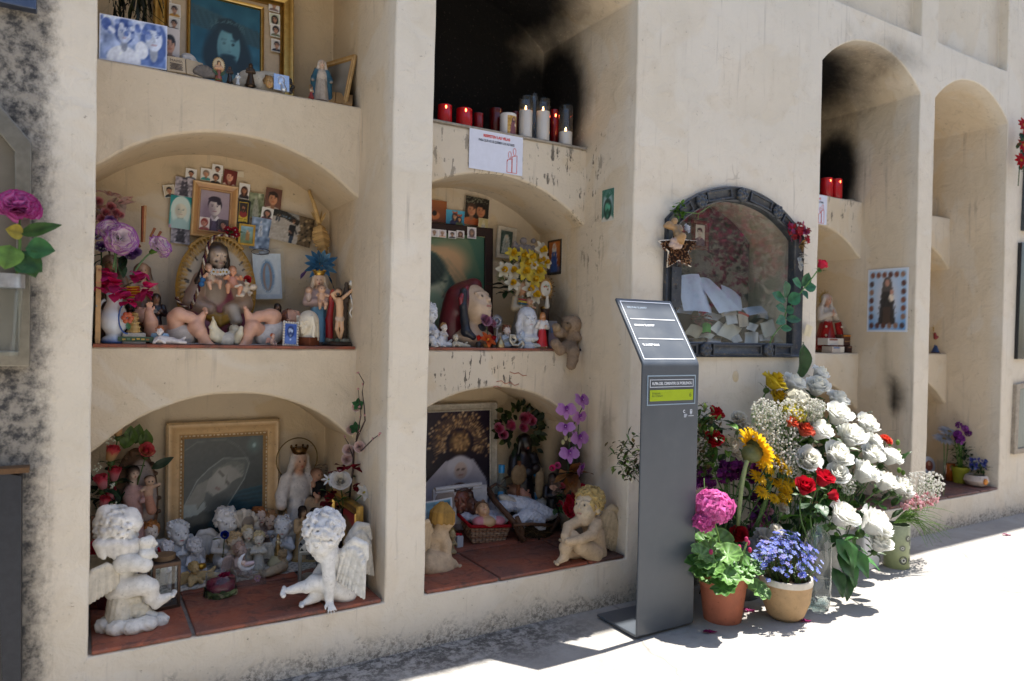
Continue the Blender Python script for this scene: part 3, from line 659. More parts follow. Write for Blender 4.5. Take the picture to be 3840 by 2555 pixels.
def picture_mesh(name,p,wd,ht,parent,mat=None,y=.0,curl=.0,edge='E8E4DC',thick=.0009,center=True):
 """the print as a thin sheet facing -y in the x-z plane, origin at its centre"""
 a=np.clip(p.a,0,1);mb=MB();H_,W_=a.shape[:2];vs=[];cs=[]
 for j in range(H_+1):
  for i in range(W_+1):
   u,v=i/W_-.5,j/H_-.5
   vs.append((u*wd,y-curl*(1-4*u*u)*wd,v*ht));c=a[min(j,H_-1),min(i,W_-1)]*.5+a[max(j-1,0),max(i-1,0)]*.5;cs.append(tuple(float(q) for q in c))
 fs=[(j*(W_+1)+i,j*(W_+1)+i+1,(j+1)*(W_+1)+i+1,(j+1)*(W_+1)+i) for j in range(H_) for i in range(W_)]
 mb.add(vs,fs,cs)
 ring=[i for i in range(W_+1)]+[j*(W_+1)+W_ for j in range(1,H_+1)]+[H_*(W_+1)+i for i in range(W_-1,-1,-1)]+[j*(W_+1) for j in range(H_-1,0,-1)]
 rv=[vs[i] for i in ring];m=len(rv);b=[(q[0],q[1]+thick,q[2]) for q in rv]
 mb.add(rv+b,[(i,m+i,m+(i+1)%m,(i+1)%m) for i in range(m)]+[tuple(range(2*m-1,m-1,-1))],edge)
 return mb.build(name,mat or M('print'),parent,smooth=False)
def border(p,frac,col):e=frac;m=(p.u<e)|(p.u>1-e)|(p.v<e/p.asp)|(p.v>1-e/p.asp);return p.put(m*1.0,col)
def photo(label,p,c,wd,ht,rz=.0,roll=.0,rx=.0,name='photo',cat='photo',group=None,curl=.02,mat=None):
 o=picture_mesh(name,p,wd,ht,None,curl=curl,mat=mat);setloc(o,c)
 o.rotation_euler=Euler((rx,0,rz)).to_matrix().to_4x4().to_euler() if not roll else(Matrix.Rotation(rz,3,'Z')@Matrix.Rotation(rx,3,'X')@Matrix.Rotation(roll,3,'Y')).to_euler()
 return tag(o,label,cat,group)
def frame_mesh(name,wd,ht,bw,depth,cols,mat,parent,steps=None,beads=None):
 """a moulded rectangular frame: outer size wd x ht, border bw, built about its centre, facing -y"""
 st=steps or[(0,.0),(0,-depth*.7),(.12,-depth),(.35,-depth*.8),(.7,-depth*.55),(.86,-depth*.8),(1.0,-depth*.45),(1.0,.004)]
 mb=MB();vs=[];cs=[]
 for k,(f,y) in enumerate(st):
  i=f*bw
  for sx_,sz_ in((-1,-1),(1,-1),(1,1),(-1,1)):vs.append((sx_*(wd/2-i),y,sz_*(ht/2-i)));cs.append(cols[k%len(cols)] if isinstance(cols,list) else cols)
 fs=[(k*4+i,k*4+(i+1)%4,(k+1)*4+(i+1)%4,(k+1)*4+i) for k in range(len(st)-1) for i in range(4)]
 mb.add(vs,fs,[C_(c) for c in cs])
 if beads:
  ins,r,gap,col=beads;x1,z1=wd/2-ins,ht/2-ins;yb=-depth*.75
  for s_ in(-1,1):
   for k in range(int(2*x1/gap)+1):e=1.9 if k%2 else 1.0;mb.ball((-x1+k*gap,yb,s_*z1),(r*e,r,r),col,6,4)
   for k in range(1,int(2*z1/gap)):e=1.9 if k%2 else 1.0;mb.ball((s_*x1,yb,-z1+k*gap),(r,r,r*e),col,6,4)
 return mb.build(name,mat,parent,smooth=True,angle=25)
 # ---------------------------------------------------------------- leaves and flowers
def basis(n):
 n=vec(n,float);n/=vlen(n)+1e-12;a=np.cross(n,[.02,.1,1.0])
 if vlen(a)<.15:a=np.cross(n,[1.0,0,0])
 a/=vlen(a);return np.stack([a,np.cross(n,a),n],1)
def shade(c,k):return tuple(min(1.0,max(.0,q*k)) for q in C_(c))
def mixc(a,b,t):return tuple(x*(1-t)+y*t for x,y in zip(C_(a),C_(b)))
def U(a,b):return random.uniform(a,b)
def leaf(mb,base,d,L,W_,col,up=(0,0,1),fold=.18,curl=.35,nu=4,nv=6,tip=.85):
 B=vec(d,float);B/=vlen(B);s=np.cross(B,vec(up,float))
 if vlen(s)<.05:s=np.cross(B,[1.0,.2,0])
 s/=vlen(s);n=np.cross(s,B);base=vec(base,float);c1=shade(col,U(.8,1.15));c2=shade(c1,.72)
 def f(u,v):
  w_=sin(PI*min(1,v**tip))**.85*W_*.5;x=(2*u-1);return base+B*(L*v*(1-.12*curl*v))+s*(w_*x)+n*(fold*w_*abs(x)*1.2-curl*L*.45*v*v+.03*L*sin(9*v+2*x))
 mb.grid(f,nu,nv,lambda u,v:mixc(c1,c2,.75 if abs(u-.5)<.13 else(.25*((v*nv)%2))))
def bez(a,b,c,n=8):
 a,b,c=(vec(q,float) for q in(a,b,c));return[(1-t)**2*a+2*t*(1-t)*b+t*t*c for t in lsp(0,1,n)]
def rose(mb,o,n,r,c0,c1,layers=4,op=.55,edge=None):
 R_=basis(n);o=vec(o,float);s0=len(mb.v)
 for L in range(layers):
  t=L/max(1,layers-1);k_=3+L
  for k in range(k_):
   th=2*PI*k/k_+L*1.15+U(-.2,.2);hw=PI/k_*1.45;h=1.25-.38*t*op+U(-.06,.06);col=mixc(c0,c1,t);ec=C_(edge) if edge else None;jit=U(.93,1.07);ph=U(0,6)
   def f(u,v):
    a=th+(u-.5)*2*hw;e=(2*u-1)**2;rr=r*(.07+.22*t+(v**.8)*(.16+.62*op*t)+.20*t*op*max(v-.65,0)*2.2)*(1-.10*e)*jit
    z=r*(-.35+v*h-.95*op*t*max(v-.62,0)**1.2-.30*e*v*v+.045*sin(ph+7*u)*v);return vec([rr*cos(a),rr*sin(a),z])
   mb.grid(f,5,5,(lambda u,v:mixc(shade(col,.86+.14*v),ec or col,max(0,(v-.55)/.45) if ec else 0)))
 mb.xf(s0,R_,o)
def sepals(mb,o,n,r,col='4C6B33'):
 R_=basis(n);s0=len(mb.v);mb.ball((0,0,-.45*r),(.3*r,.3*r,.3*r),col,6,4)
 for k in range(5):a=2*PI*k/5;leaf(mb,(.2*r*cos(a),.2*r*sin(a),-.4*r),(cos(a),sin(a),.35),.8*r,.3*r,col,curl=.4,nu=2,nv=3)
 mb.xf(s0,R_,vec(o,float))
def carnation(mb,o,n,r,cin,cedge,k_=30,flat=.75):
 R_=basis(n);s0=len(mb.v)
 for k in range(k_):
  t=(k+.5)/k_;a=k*2.39996;ph=math.acos(1-t*1.05) if t<.97 else 1.6;d=vec([sin(ph)*cos(a),sin(ph)*sin(a),cos(ph)*flat+.1]);s=vec([-sin(a),cos(a),0]);n2=np.cross(s,d);f0=U(0,6);ln_=r*U(.85,1.05)
  def f(u,v):w_=ln_*(.10+.46*v);x=2*u-1;return d*ln_*v*(1-.14*x*x)+s*w_*x+n2*(ln_*.13*v*sin(f0+7.5*u)*(v>.5)+.02*ln_)
  mb.grid(f,6,7,lambda u,v:mixc(cin,cedge,max(0,min(1,(v-.87)*9))))
 mb.xf(s0,R_,vec(o,float))
def daisy(mb,o,n,r,k_,col,cc,w_=.34,cr=.26,up=.12,ring2=False,tipc=None):
 R_=basis(n);s0=len(mb.v)
 for j in range(2 if ring2 else 1):
  for k in range(k_):
   a=2*PI*(k+.5*j)/k_+U(-.06,.06);d=vec([cos(a),sin(a),up+.25*j+U(-.06,.06)]);s=vec([-sin(a),cos(a),0]);ln_=r*(1-.18*j)*U(.92,1.04);cl=shade(col,U(.9,1.05))
   def f(u,v):x=2*u-1;return d*ln_*(.12+.88*v)+s*x*ln_*w_*.5*sin(PI*min(.93,.12+.8*v))+vec([0,0,ln_*(-.16*v*v+.05*x*x)])
   mb.grid(f,2,4,lambda u,v:mixc(cl,tipc or cl,v))
 mb.ball((0,0,.04*r),(cr*r,cr*r,cr*r*.55),cc,8,5);mb.xf(s0,R_,vec(o,float))
def floret(mb,o,n,r,k_,col,cc=None,w_=.8):
 R_=basis(n);o=vec(o,float);col=C_(col)
 for k in range(k_):
  a=2*PI*k/k_+U(-.2,.2);d=R_@vec([cos(a),sin(a),.25]);s=R_@vec([-sin(a),cos(a),0])*w_*.5;cl=shade(col,U(.85,1.1))
  mb.add([o,o+d*r*.6+s*r,o+d*r-R_[:,2]*r*.1,o+d*r*.6-s*r],[(0,1,2,3)],[shade(cl,.8),cl,cl,cl])
 if cc:mb.ball(o+R_[:,2]*r*.1,r*.2,cc,5,3)
def lily(mb,o,n,r,col,cc='D8B63C',k_=6,tip=None):
 R_=basis(n);s0=len(mb.v)
 for k in range(k_):
  a=2*PI*k/k_+U(-.1,.1);d=vec([cos(a),sin(a),.0]);s=vec([-sin(a),cos(a),0])
  def f(u,v):x=2*u-1;return d*r*(.08+.9*v**1.1)+vec([0,0,r*(.75*v-.62*v*v)])+s*x*r*.30*sin(PI*min(.96,.1+.82*v))+vec([0,0,.06*r*x*x])
  mb.grid(f,3,5,lambda u,v:mixc(col,tip or col,v))
 mb.ball((0,0,.22*r),(.12*r,.12*r,.2*r),cc,6,4);mb.xf(s0,R_,vec(o,float))
def orchid(mb,o,n,r,col='C68ACC',lipc='8B3C9A'):
 R_=basis(n);s0=len(mb.v)
 for a,L,w_ in((PI/2,1.0,.62),(PI*1.17,.95,.58),(-PI*.17,.95,.58),(.12,1.1,1.05),(PI-.12,1.1,1.05)):
  d=vec([cos(a),sin(a),.12]);s=vec([-sin(a),cos(a),0]);z0=.05 if w_>.9 else 0
  def f(u,v):x=2*u-1;return d*r*L*v+s*x*r*w_*.5*sin(PI*min(.97,.06+.86*v))+vec([0,0,z0*r+r*(.12*v-.25*v*v+.04*sin(5*v+3*x))])
  mb.grid(f,4,5,lambda u,v:mixc(lipc,col,min(1,v*2.6+.1)) if v<.35 else(mixc(col,'D9B4E2',.5*max(0,(v-.7)/.3))))
 mb.ball((0,-.1*r,.16*r),(.16*r,.26*r,.14*r),lipc,7,5);mb.ball((0,.02*r,.22*r),(.08*r,.08*r,.08*r),'E8D7EE',6,4);mb.xf(s0,R_,vec(o,float))
def umbel(mb,o,n,r,k_,col,fr=None,fl=5,squash=.7):
 R_=basis(n);o=vec(o,float)
 for k in range(k_):
  t=(k+.5)/k_;a=k*2.39996;ph=math.acos(1-1.55*t);d=R_@vec([sin(ph)*cos(a),sin(ph)*sin(a),cos(ph)]);q=R_@(vec([1,1,squash])*(R_.T@d))
  floret(mb,o+q*r*U(.9,1.04),d+vec([U(-.2,.2),U(-.2,.2),U(-.2,.2)]),fr or r*.34,fl,shade(col,U(.85,1.12)))
def lobed(mb,o,n,r,col,rim=None,lobes=9,dish=.25):
 R_=basis(n);o=vec(o,float);K=lobes*4;vs=[o];cs=[shade(col,1.12)];rings=(.33,.62,.85,1.0)
 for j,f in enumerate(rings):
  for k in range(K):
   a=2*PI*k/K;lob=1-.10*(1-abs(sin(lobes*a/2)))*(f>.5);notch=1-.55*max(0,1-abs(((a+PI)%(2*PI))-PI)/.3);rr=r*f*lob*notch
   z=r*(dish*f*f+.07*f*cos(lobes*a));vs.append(o+R_@vec([rr*cos(a),rr*sin(a),z]));cs.append(shade(col,(.92,1.0,.82,1.08)[j]*(1+.08*cos(lobes*a))))
 fs=[(0,1+k,1+(k+1)%K) for k in range(K)]+[(1+j*K+k,1+(j+1)*K+k,1+(j+1)*K+(k+1)%K,1+j*K+(k+1)%K) for j in range(3) for k in range(K)]
 mb.add(vs,fs,cs)
def flower(name,label,loc,build,group=None,cat='flower',rz=.0,parts=None):
 """thing with named parts: build(dict of MB by part name)"""
 root=thing(name,label,cat,loc,rz,group);d={}
 def get(k):
  if k in('bloom','bud','leaf_spray','twig','single_leaf'):d[(k,len(d))]=m=MB();return m
  if(k,0) not in d:d[(k,0)]=MB()
  return d[(k,0)]
 build(get)
 for(k,_),mb in d.items():
  mat='leaf' if k in('leaf','leaves','foliage','sprig','leaf_spray','single_leaf') else('stem' if k in('stem','stems','twig','branch') else('petal' if k in('bloom','blooms','bud','buds','petals','flower_head','flower_heads') else None))
  if mb.v:mb.build(k,M(mat) if mat else M((parts or{}).get(k,'matte')),root)
 return root
 # ---------------------------------------------------------------- sculpted heads, hands, statuettes
def head(S,o,R,H,skin,eyes='2B211C',lips='B5605A',baby=False,k=1.0,cheek=None,closed=False,paintf=True,nose=1.0):
 """a modelled head, H = chin-to-crown height, facing -y of frame R"""
 S.frame(o,R,H);s=skin;ck=cheek or skin
 S.ell((0,.05,.12),(.37,.42,.38),s);S.ell((0,-.10,-.12),(.31,.31,.36) if baby else(.28,.30,.38),s,.1)
 for q in(-1,1):
  S.ball((q*.17,-.25,-.15),.125 if baby else .09,s,.10);S.ell((q*.36,.05,-.06),(.05,.09,.12),s,.03)
  S.ball((q*.145,-.455,.03),.085,s,.07,sub=True);S.ball((q*.145,-.345,.015),.072,s,.02)
  S.cap((q*.07,-.385,.12),(q*.24,-.33,.115),.03,.024,s,.06)
 S.ball((0,-.27,-.40),.10,s,.10);S.cap((0,-.39,.06),(0,-.46*(1 if not baby else .97),-.10),.03,.052*nose,s,.045)
 S.cap((-.075,-.385,-.225),(.075,-.385,-.225),.026,.026,s,.02);S.cap((-.06,-.38,-.285),(.06,-.38,-.285),.03,.03,s,.03)
 S.cap((-.10,-.405,-.254),(.10,-.405,-.254),.008,.008,s,.015,sub=True)
 if paintf:
  for q in(-1,1):
   if closed:
    for t in range(5):S.paint((q*(.09+.028*t),-.415+.006*t,.0-.012*sin(PI*t/4)),.018,eyes)
   else:S.paint((q*.145,-.415,.012),.036,eyes)
   for t in range(4):S.paint((q*(.08+.05*t),-.415+.02*t,.135+.012*sin(PI*t/3)),.015,mixc(eyes,skin,.5))
   if cheek:S.paint((q*.19,-.36,-.12),.10,mixc(cheek,skin,.35))
  for t in range(5):S.paint((-.07+.035*t,-.42,-.25),.03,lips)
def hair_cap(S,o,R,H,col,style='curly',n=46,seed=1,r=.105,front=-.12,back_to=-.35):
 rg=np.random.default_rng(seed);S.frame(o,R,H);S.ell((0,.09,.17),(.395,.41,.375),col)
 if style=='curly':
  for i in range(int(n*1.5)):
   th=rg.uniform(0,2*PI);z=rg.uniform(back_to,.55);e=(z-.15)/.42;q=math.sqrt(max(.04,1-e*e)) if abs(e)<.98 else .3
   p=vec([.39*q*cos(th),.07+.42*q*sin(th),z])
   if p[1]<front-.05 and z<.30:continue
   nrm=(p-vec([0,.08,.12]));nrm/=vlen(nrm);t=np.cross(nrm,rg.normal(0,1,3));t/=vlen(t)+1e-9;t2=np.cross(nrm,t);cl=shade(col,rg.uniform(.86,1.08));w_=r*rg.uniform(.8,1.15)
   S.limb([p-t*w_*.8,p+nrm*w_*.38+t2*w_*.5,p+t*w_*.9,p+t*w_*.5-t2*w_*.5+nrm*w_*.2],[w_*.34,w_*.44,w_*.36,w_*.18],cl,.012)
 elif style=='strands':
  for i in range(n):
   a=-PI*.98+1.96*PI*i/n+PI/2;p0=vec([.1*cos(a),.08+.12*sin(a),.54]);c,s_=cos(a),sin(a)
   if s_<-.55:continue
   p1=vec([.40*c,.08+.42*s_,.22]);p2=vec([.43*c,.08+.45*s_,back_to+rg.uniform(-.05,.05)]);cl=shade(col,rg.uniform(.72,1.1))
   S.limb([p0,p1,p2],[.04,.055,.05],cl,.012)
def hand(S,wrist,R,L,col,curl=.5,spread=.25,side=1,k=.004):
 """hand with five fingers; R columns: x across (thumb side = side*x), -y along the fingers, z back of the hand"""
 w_=vec(wrist,float);X,Y,Z=R[:,0],-R[:,1],R[:,2];S.frame()
 p=lambda a,b,c:w_+(X*a+Y*b+Z*c)*L
 S.ell(p(0,.26,0),vec([.22,.30,.12])*L,col,k,R=R);S.cap(p(0,-.05,0),p(0,.15,0),.13*L,.15*L,col,k)
 for i,(x,ln) in enumerate(((-.16,.36),(-.055,.44),(.055,.41),(.15,.30))):
  x=-x*side;a=spread*(x/.16)*.5;b0=p(x,.48,.01);c1=p(x+sin(a)*ln*.5,.48+ln*.5*cos(curl*.5),-ln*.5*sin(curl*.5));c2=c1+(X*sin(a)*ln*.5+Y*ln*.5*cos(curl*1.5)-Z*ln*.5*sin(curl*1.5))*L
  S.limb([b0,c1,c2],[.062*L,.056*L,.046*L],col,k*.5)
 S.limb([p(side*.14,.12,-.02),p(side*.30,.32,-.06),p(side*.34,.50,-.09)],[.085*L,.068*L,.052*L],col,k)
def foot(S,ankle,d,up,L,col,k=.004):
 """bare foot from the ankle, toes along d"""
 d=vec(d,float);d/=vlen(d);up=vec(up,float);up=up-d*(up@d);up/=vlen(up);s=np.cross(d,up);a=vec(ankle,float);S.frame()
 S.cap(a-up*.2*L-d*.12*L,a-up*.22*L+d*.52*L,(.20*L),.15*L,col,k*2);S.cap(a,a+d*.3*L-up*.15*L,.2*L,.17*L,col,k*2)
 for i,x in enumerate((-.18,-.09,0,.09,.18)):S.ball(a+d*(.80-.05*abs(i-1))*L-up*.25*L+s*x*1.05*L,(.092 if i else .115)*L,col,k*.6)
def wing(S,root,out,up,L,W_,col,n=9,flip=1,k=.0035,layers=3,tk=.05):
 """feathered wing: from the shoulder root, spreading along out and hanging down"""
 out=vec(out,float);out/=vlen(out);up=vec(up,float);up=up-out*(up@out);up/=vlen(up);nn=np.cross(out,up);root=vec(root,float);S.frame()
 S.limb([root,root+out*.35*W_+up*.32*L,root+out*.75*W_+up*.30*L,root+out*.95*W_+up*.05*L],[tk*L*1.3,tk*L*1.5,tk*L*1.2,tk*L*.7],col,k)
 for lay in range(layers):
  m=n+2-lay
  for i in range(m):
   t=(i+.5)/m;b=root+out*W_*(.04+.88*t)+up*L*(.26*sin(PI*min(1,t*.85+.15))-.03*lay);ln=L*(.50+.36*sin(PI*(t*.70+.10)))*(1-.30*lay);d=-up*(1-.15*t)+out*(.02+.22*t)
   d/=vlen(d);e=b+d*ln;off=nn*flip*tk*L*(.42*lay);sp=W_*.88/m
   S.cap(b+off,e+off,sp*.78,sp*.60,shade(col,1-.07*(i%2)),sp*.22)
 S.ell(root+out*W_*.48+up*L*.05,(.5*W_,tk*L*.5,.34*L),col,k,R=np.stack([out,nn,up],1))
def lerp3(a,b,t):return vec(a,float)*(1-t)+vec(b,float)*t
def saint(name,label,loc,h,rz=.0,robe='4A7FA8',inner=None,veil='D9D2C4',skin='D6B49A',cat='statuette',pose='pray',base='6B4A36',crown=None,child=None,halo=None,mat='resin',group=None,cell=None,hair=None,extra=None,beardc=None,cloak=None,bw=1.0,tilt=.0):
 """small standing robed statuette of height h, facing -y; parts: figure, base and whatever it carries"""
 root=thing(name,label,cat,loc,rz,group);S=Sculpt();k=h;cell=cell or max(.0011,h/95);inner=inner or robe
 S.frame((0,0,0),None,k);w_=.15*bw
 S.cap((0,0,.06),(0,.005,.42),w_,.105,robe,.03);S.ell((0,.0,.05),(w_*1.12,w_*1.0,.05),robe,.03);S.ell((0,.01,.60),(.125,.085,.16),inner,.05)
 for i in range(9):a=2*PI*i/9+.2;S.cap((w_*.98*cos(a),w_*.92*sin(a),.02),(.085*cos(a+.25),.075*sin(a+.25),.5),.024,.012,shade(robe,.9+.15*(i%2)),.012)
 sh=[(q*.115,.01,.70) for q in(-1,1)]
 hd=vec([0,-.01,.865])
 if pose=='pray':ends=[(.02,-.13,.63),(-.02,-.13,.63)];el=[(-.15,-.03,.56),(.15,-.03,.56)];ends=[(-.02,-.135,.64),(.02,-.135,.64)]
 elif pose=='open':el=[(-.17,-.02,.56),(.17,-.02,.56)];ends=[(-.20,-.10,.47),(.20,-.10,.47)]
 elif pose=='bless':el=[(-.17,-.02,.58),(.15,-.02,.56)];ends=[(-.16,-.12,.72),(.04,-.13,.60)]
 elif pose=='raise':el=[(-.16,-.03,.58),(.20,.02,.80)];ends=[(-.05,-.12,.60),(.27,.0,.97)]
 else:el=[(-.15,-.03,.57),(.15,-.04,.57)];ends=[(.03,-.125,.58),(.07,-.12,.62)]
 for q in(0,1):S.limb([sh[q],el[q],lerp3(el[q],ends[q],.8)],[.06,.056,.05],cloak or inner,.02);S.limb([lerp3(el[q],ends[q],.7),ends[q]],[.026,.028],skin,.004)
 if pose=='pray':S.cap((0,-.14,.62),(0,-.15,.70),.022,.012,skin,.004)
 S.cap((0,.0,.73),(0,0,.80),.04,.04,skin,.02)
 if cloak:
  for q in(-1,1):S.limb([(q*.10,.05,.74),(q*.17,.04,.5),(q*.19,.03,.1)],[.05,.06,.05],cloak,.04)
  S.ell((0,.08,.45),(.17,.05,.42),cloak,.05)
 Rh=rotz(tilt);S.frame(hd*k,Rh,.185*k);Hh=.185
 S.ell((0,.05,.12),(.37,.42,.40),hair or skin);S.ell((0,-.10,-.1),(.29,.31,.38),skin,.08);S.cap((0,-.38,.05),(0,-.45,-.1),.03,.05,skin,.04)
 for q in(-1,1):S.paint((q*.14,-.40,.03),.06,'33261F')
 S.paint((0,-.40,-.25),.07,'A8564C')
 if hair:S.ell((0,.09,.16),(.42,.42,.40),hair,.03);S.ell((0,.2,-.3),(.40,.25,.5),hair,.1) if not veil else None
 if hair and not veil:
  for q in(-1,1):S.limb([(q*.33,0,.1),(q*.38,.05,-.55)],[.14,.12],hair,.06)
 if beardc:S.ell((0,-.26,-.36),(.2,.16,.2),beardc,.06);S.paint((0,-.42,-.2),.09,beardc)
 if veil:
  S.ell((0,.12,.14),(.46,.44,.43),veil,.04)
  for q in(-1,1):S.limb([(q*.36,-.02,.18),(q*.44,.05,-.35),(q*.66,.08,-1.0),(q*.74,.10,-1.7)],[.15,.15,.16,.12],veil,.08)
  S.ell((0,.36,-.75),(.55,.2,1.0),veil,.15)
 S.mesh('figure',M(mat),root,cell)
 if child:
  c=Sculpt().frame(vec(child.get('at',(.06,-.15,.60)))*k,rotz(.3),k*.9);cs=child.get('robe','E2D4BE')
  c.ell((0,0,0),(.055,.05,.09),cs);c.ball((0,-.01,.115),.058,child.get('skin',skin));c.ell((0,.01,.135),(.06,.058,.05),child.get('hair','7A5336'))
  for q in(-1,1):c.limb([(q*.05,-.01,.04),(q*.085,-.06,.02)],[.024,.02],child.get('skin',skin),.006);c.limb([(q*.03,-.02,-.06),(q*.045,-.08,-.10),(q*.04,-.06,-.17)],[.034,.028,.02],child.get('legs',child.get('skin',skin)),.008)
  for q in(-1,1):c.paint((q*.02,-.066,.12),.01,'2B211C')
  c.mesh('child',M(mat),root,cell)
 if base:
  b=MB();b.lathe([(w_*1.25*k,0),(w_*1.3*k,.012*k),(w_*1.15*k,.03*k),(w_*1.1*k,.045*k)],20,base);b.build('base',M(mat),root,angle=30)
 if crown:
  b=MB();z=(.865+.055)*k
  b.lathe([(.062*k,z),(.066*k,z+.03*k),(.085*k,z+.07*k),(.06*k,z+.075*k),(.02*k,z+.08*k)],14,crown)
  for i in range(8):a=2*PI*i/8;b.ball((.08*k*cos(a),.08*k*sin(a),z+.08*k),.013*k,crown,5,4)
  b.build('crown',M('gold'),root)
 if halo:
  kind,r,col=halo;b=MB();c=vec([0,.05,.875])*k;n=28
  if kind=='ring':b.tube([c+r*k*vec([cos(a),0,sin(a)]) for a in lsp(0,2*PI,41)],.006*k,5,col,cap=False)
  else:
   for i in range(n):
    a=2*PI*i/n;L=r*k*(1.0 if i%2 else .82);d=vec([cos(a),0,sin(a)]);b.tube([c+d*r*k*.55,c+d*L],[.008*k,.003*k],5,col)
   b.tube([c+r*k*.6*vec([cos(a),0,sin(a)]) for a in lsp(0,2*PI,31)],.014*k,5,col,cap=False)
  b.build('halo',M('gold'),root)
 if extra:extra(root,k)
 return root
def cherub(name,label,loc,h,rz=.0,col='DAD6CE',hairc=None,pose='sit',wings=True,mat='plaster',cat='figurine',group=None,eyes=None,robe=None,cell=None,tilt=.0,wingc=None,seed=3,extra=None,lean=.0):
 """small putto about h tall, facing -y: body, hair and two wings as parts"""
 root=thing(name,label,cat,loc,rz,group);k=h;cell=cell or max(.0012,h/80);S=Sculpt();b=robe or col;hairc=hairc or col;ey=eyes or shade(col,.45);k2=k
 Rl=rotx(lean)
 if pose=='sit':
  hz=.74;S.frame((0,0,0),None,k);S.ell((0,.03,.14),(.17,.15,.14),b);S.ell((0,.02,.32),(.15,.12,.2),b,.06);S.ball((0,.0,.47),.12,b,.06)
  for q in(-1,1):
   S.limb([(q*.09,-.02,.11),(q*.13,-.27,.17),(q*.11,-.33,.03)],[.09,.075,.05],b if robe else col,.03);S.ell((q*.11,-.38,.03),(.04,.08,.03),col,.02)
   S.limb([(q*.13,0,.46),(q*.20,-.08,.33),(q*.09,-.20,.32)],[.06,.05,.042],b,.02);S.ball((q*.07,-.22,.32),.045,col,.01)
 elif pose=='pray':
  hz=.74;S.frame((0,0,0),None,k);S.cap((0,.05,.12),(0,.02,.36),.19,.15,b);S.ell((0,-.06,.08),(.2,.22,.09),b,.08);S.ball((0,.0,.46),.13,b,.05)
  for q in(-1,1):S.limb([(q*.14,0,.45),(q*.2,-.1,.32),(q*.03,-.21,.42)],[.07,.06,.045],b,.02)
  S.cap((0,-.21,.40),(0,-.235,.52),.04,.022,col,.01)
 elif pose=='stand':
  hz=.80;S.frame((0,0,0),None,k);S.cap((0,0,.05),(0,0,.45),.15,.1,b,.02);S.ell((0,0,.5),(.13,.1,.16),b,.05)
  for q in(-1,1):S.limb([(q*.11,0,.58),(q*.17,-.06,.46),(q*.07,-.15,.48)],[.055,.045,.04],b,.02);S.ball((q*.05,-.16,.49),.04,col,.01)
  for i in range(7):a=2*PI*i/7;S.cap((.145*cos(a),.14*sin(a),.02),(.09*cos(a),.08*sin(a),.42),.025,.012,b,.012)
 elif pose=='lie':
  hz=.62;S.frame((0,0,0),None,k);S.limb([(.0,-.05,.22),(.25,.05,.20),(.55,.08,.17)],[.2,.18,.17],b,.05);S.limb([(.6,.0,.15),(.85,-.05,.12),(1.1,-.1,.10)],[.13,.1,.07],b if robe else col,.04);S.limb([(.6,.15,.15),(.9,.2,.15),(1.05,.15,.32)],[.13,.1,.06],b if robe else col,.04)
  for q in(-1,1):S.limb([(q*.15,-.08,.25),(q*.22,-.22,.08),(q*.06,-.25,.22)],[.08,.07,.06],b,.03)
 S.frame((0,0,0),None,k)
 if pose!='bust':S.cap((0,0,hz-.2),(0,-.01,hz-.05),.06,.06,col,.03)
 R=rotz(tilt);ho=vec([0,-.04 if pose!='lie' else-.1,hz])*k
 head(S,ho,R@Rl,.42*k if pose!='stand' else .34*k,col,eyes=ey,lips=shade(col,.75) if not eyes else 'B5605A',baby=True,cheek=None)
 S.mesh('body',M(mat),root,cell)
 Hs=Sculpt();hair_cap(Hs,ho,R@Rl,.42*k if pose!='stand' else .34*k,hairc,n=34,seed=seed);Hs.mesh('hair',M(mat),root,cell)
 if wings:
  sy,sz=(.13,.44) if pose!='lie' else(.02,.34)
  for q in(-1,1):W2=Sculpt();wing(W2,vec([q*.05,sy,sz])*k,(q,.35,0),(0,-.1,1),.42*k,.36*k,wingc or col,n=6,layers=2,k=.01*k*3,tk=.075);W2.mesh('wing',M(mat),root,cell)
 if extra:extra(root,k)
 return root
 # ================================================================ first bay, bottom niche
def c4(x,y):return 320+.625*x,1440+.625*y
def c5(x,y):return 560+.5104*x,1480+.5104*y
def c6(x,y):return 1000+.5995*x,1380+.5995*y
FZ=.0135
def fl(uv,z=FZ):return at(uv[0],uv[1],z=z)
def tall(uvtop,y,z0=FZ):
 """base point and height of something whose top shows at pixel uvtop when it stands at depth y on level z0"""
 p=at(uvtop[0],uvtop[1],y=y);return vec([p[0],y,z0]),p[2]-z0
def rect(u0,v0,u1,v1,y):
 um,vm=(u0+u1)/2,(v0+v1)/2;a=at(u0,vm,y=y);b=at(u1,vm,y=y);t=at(um,v0,y=y);c=at(um,v1,y=y)
 return vec([(a[0]+b[0])/2,y,(t[2]+c[2])/2]),b[0]-a[0],t[2]-c[2]
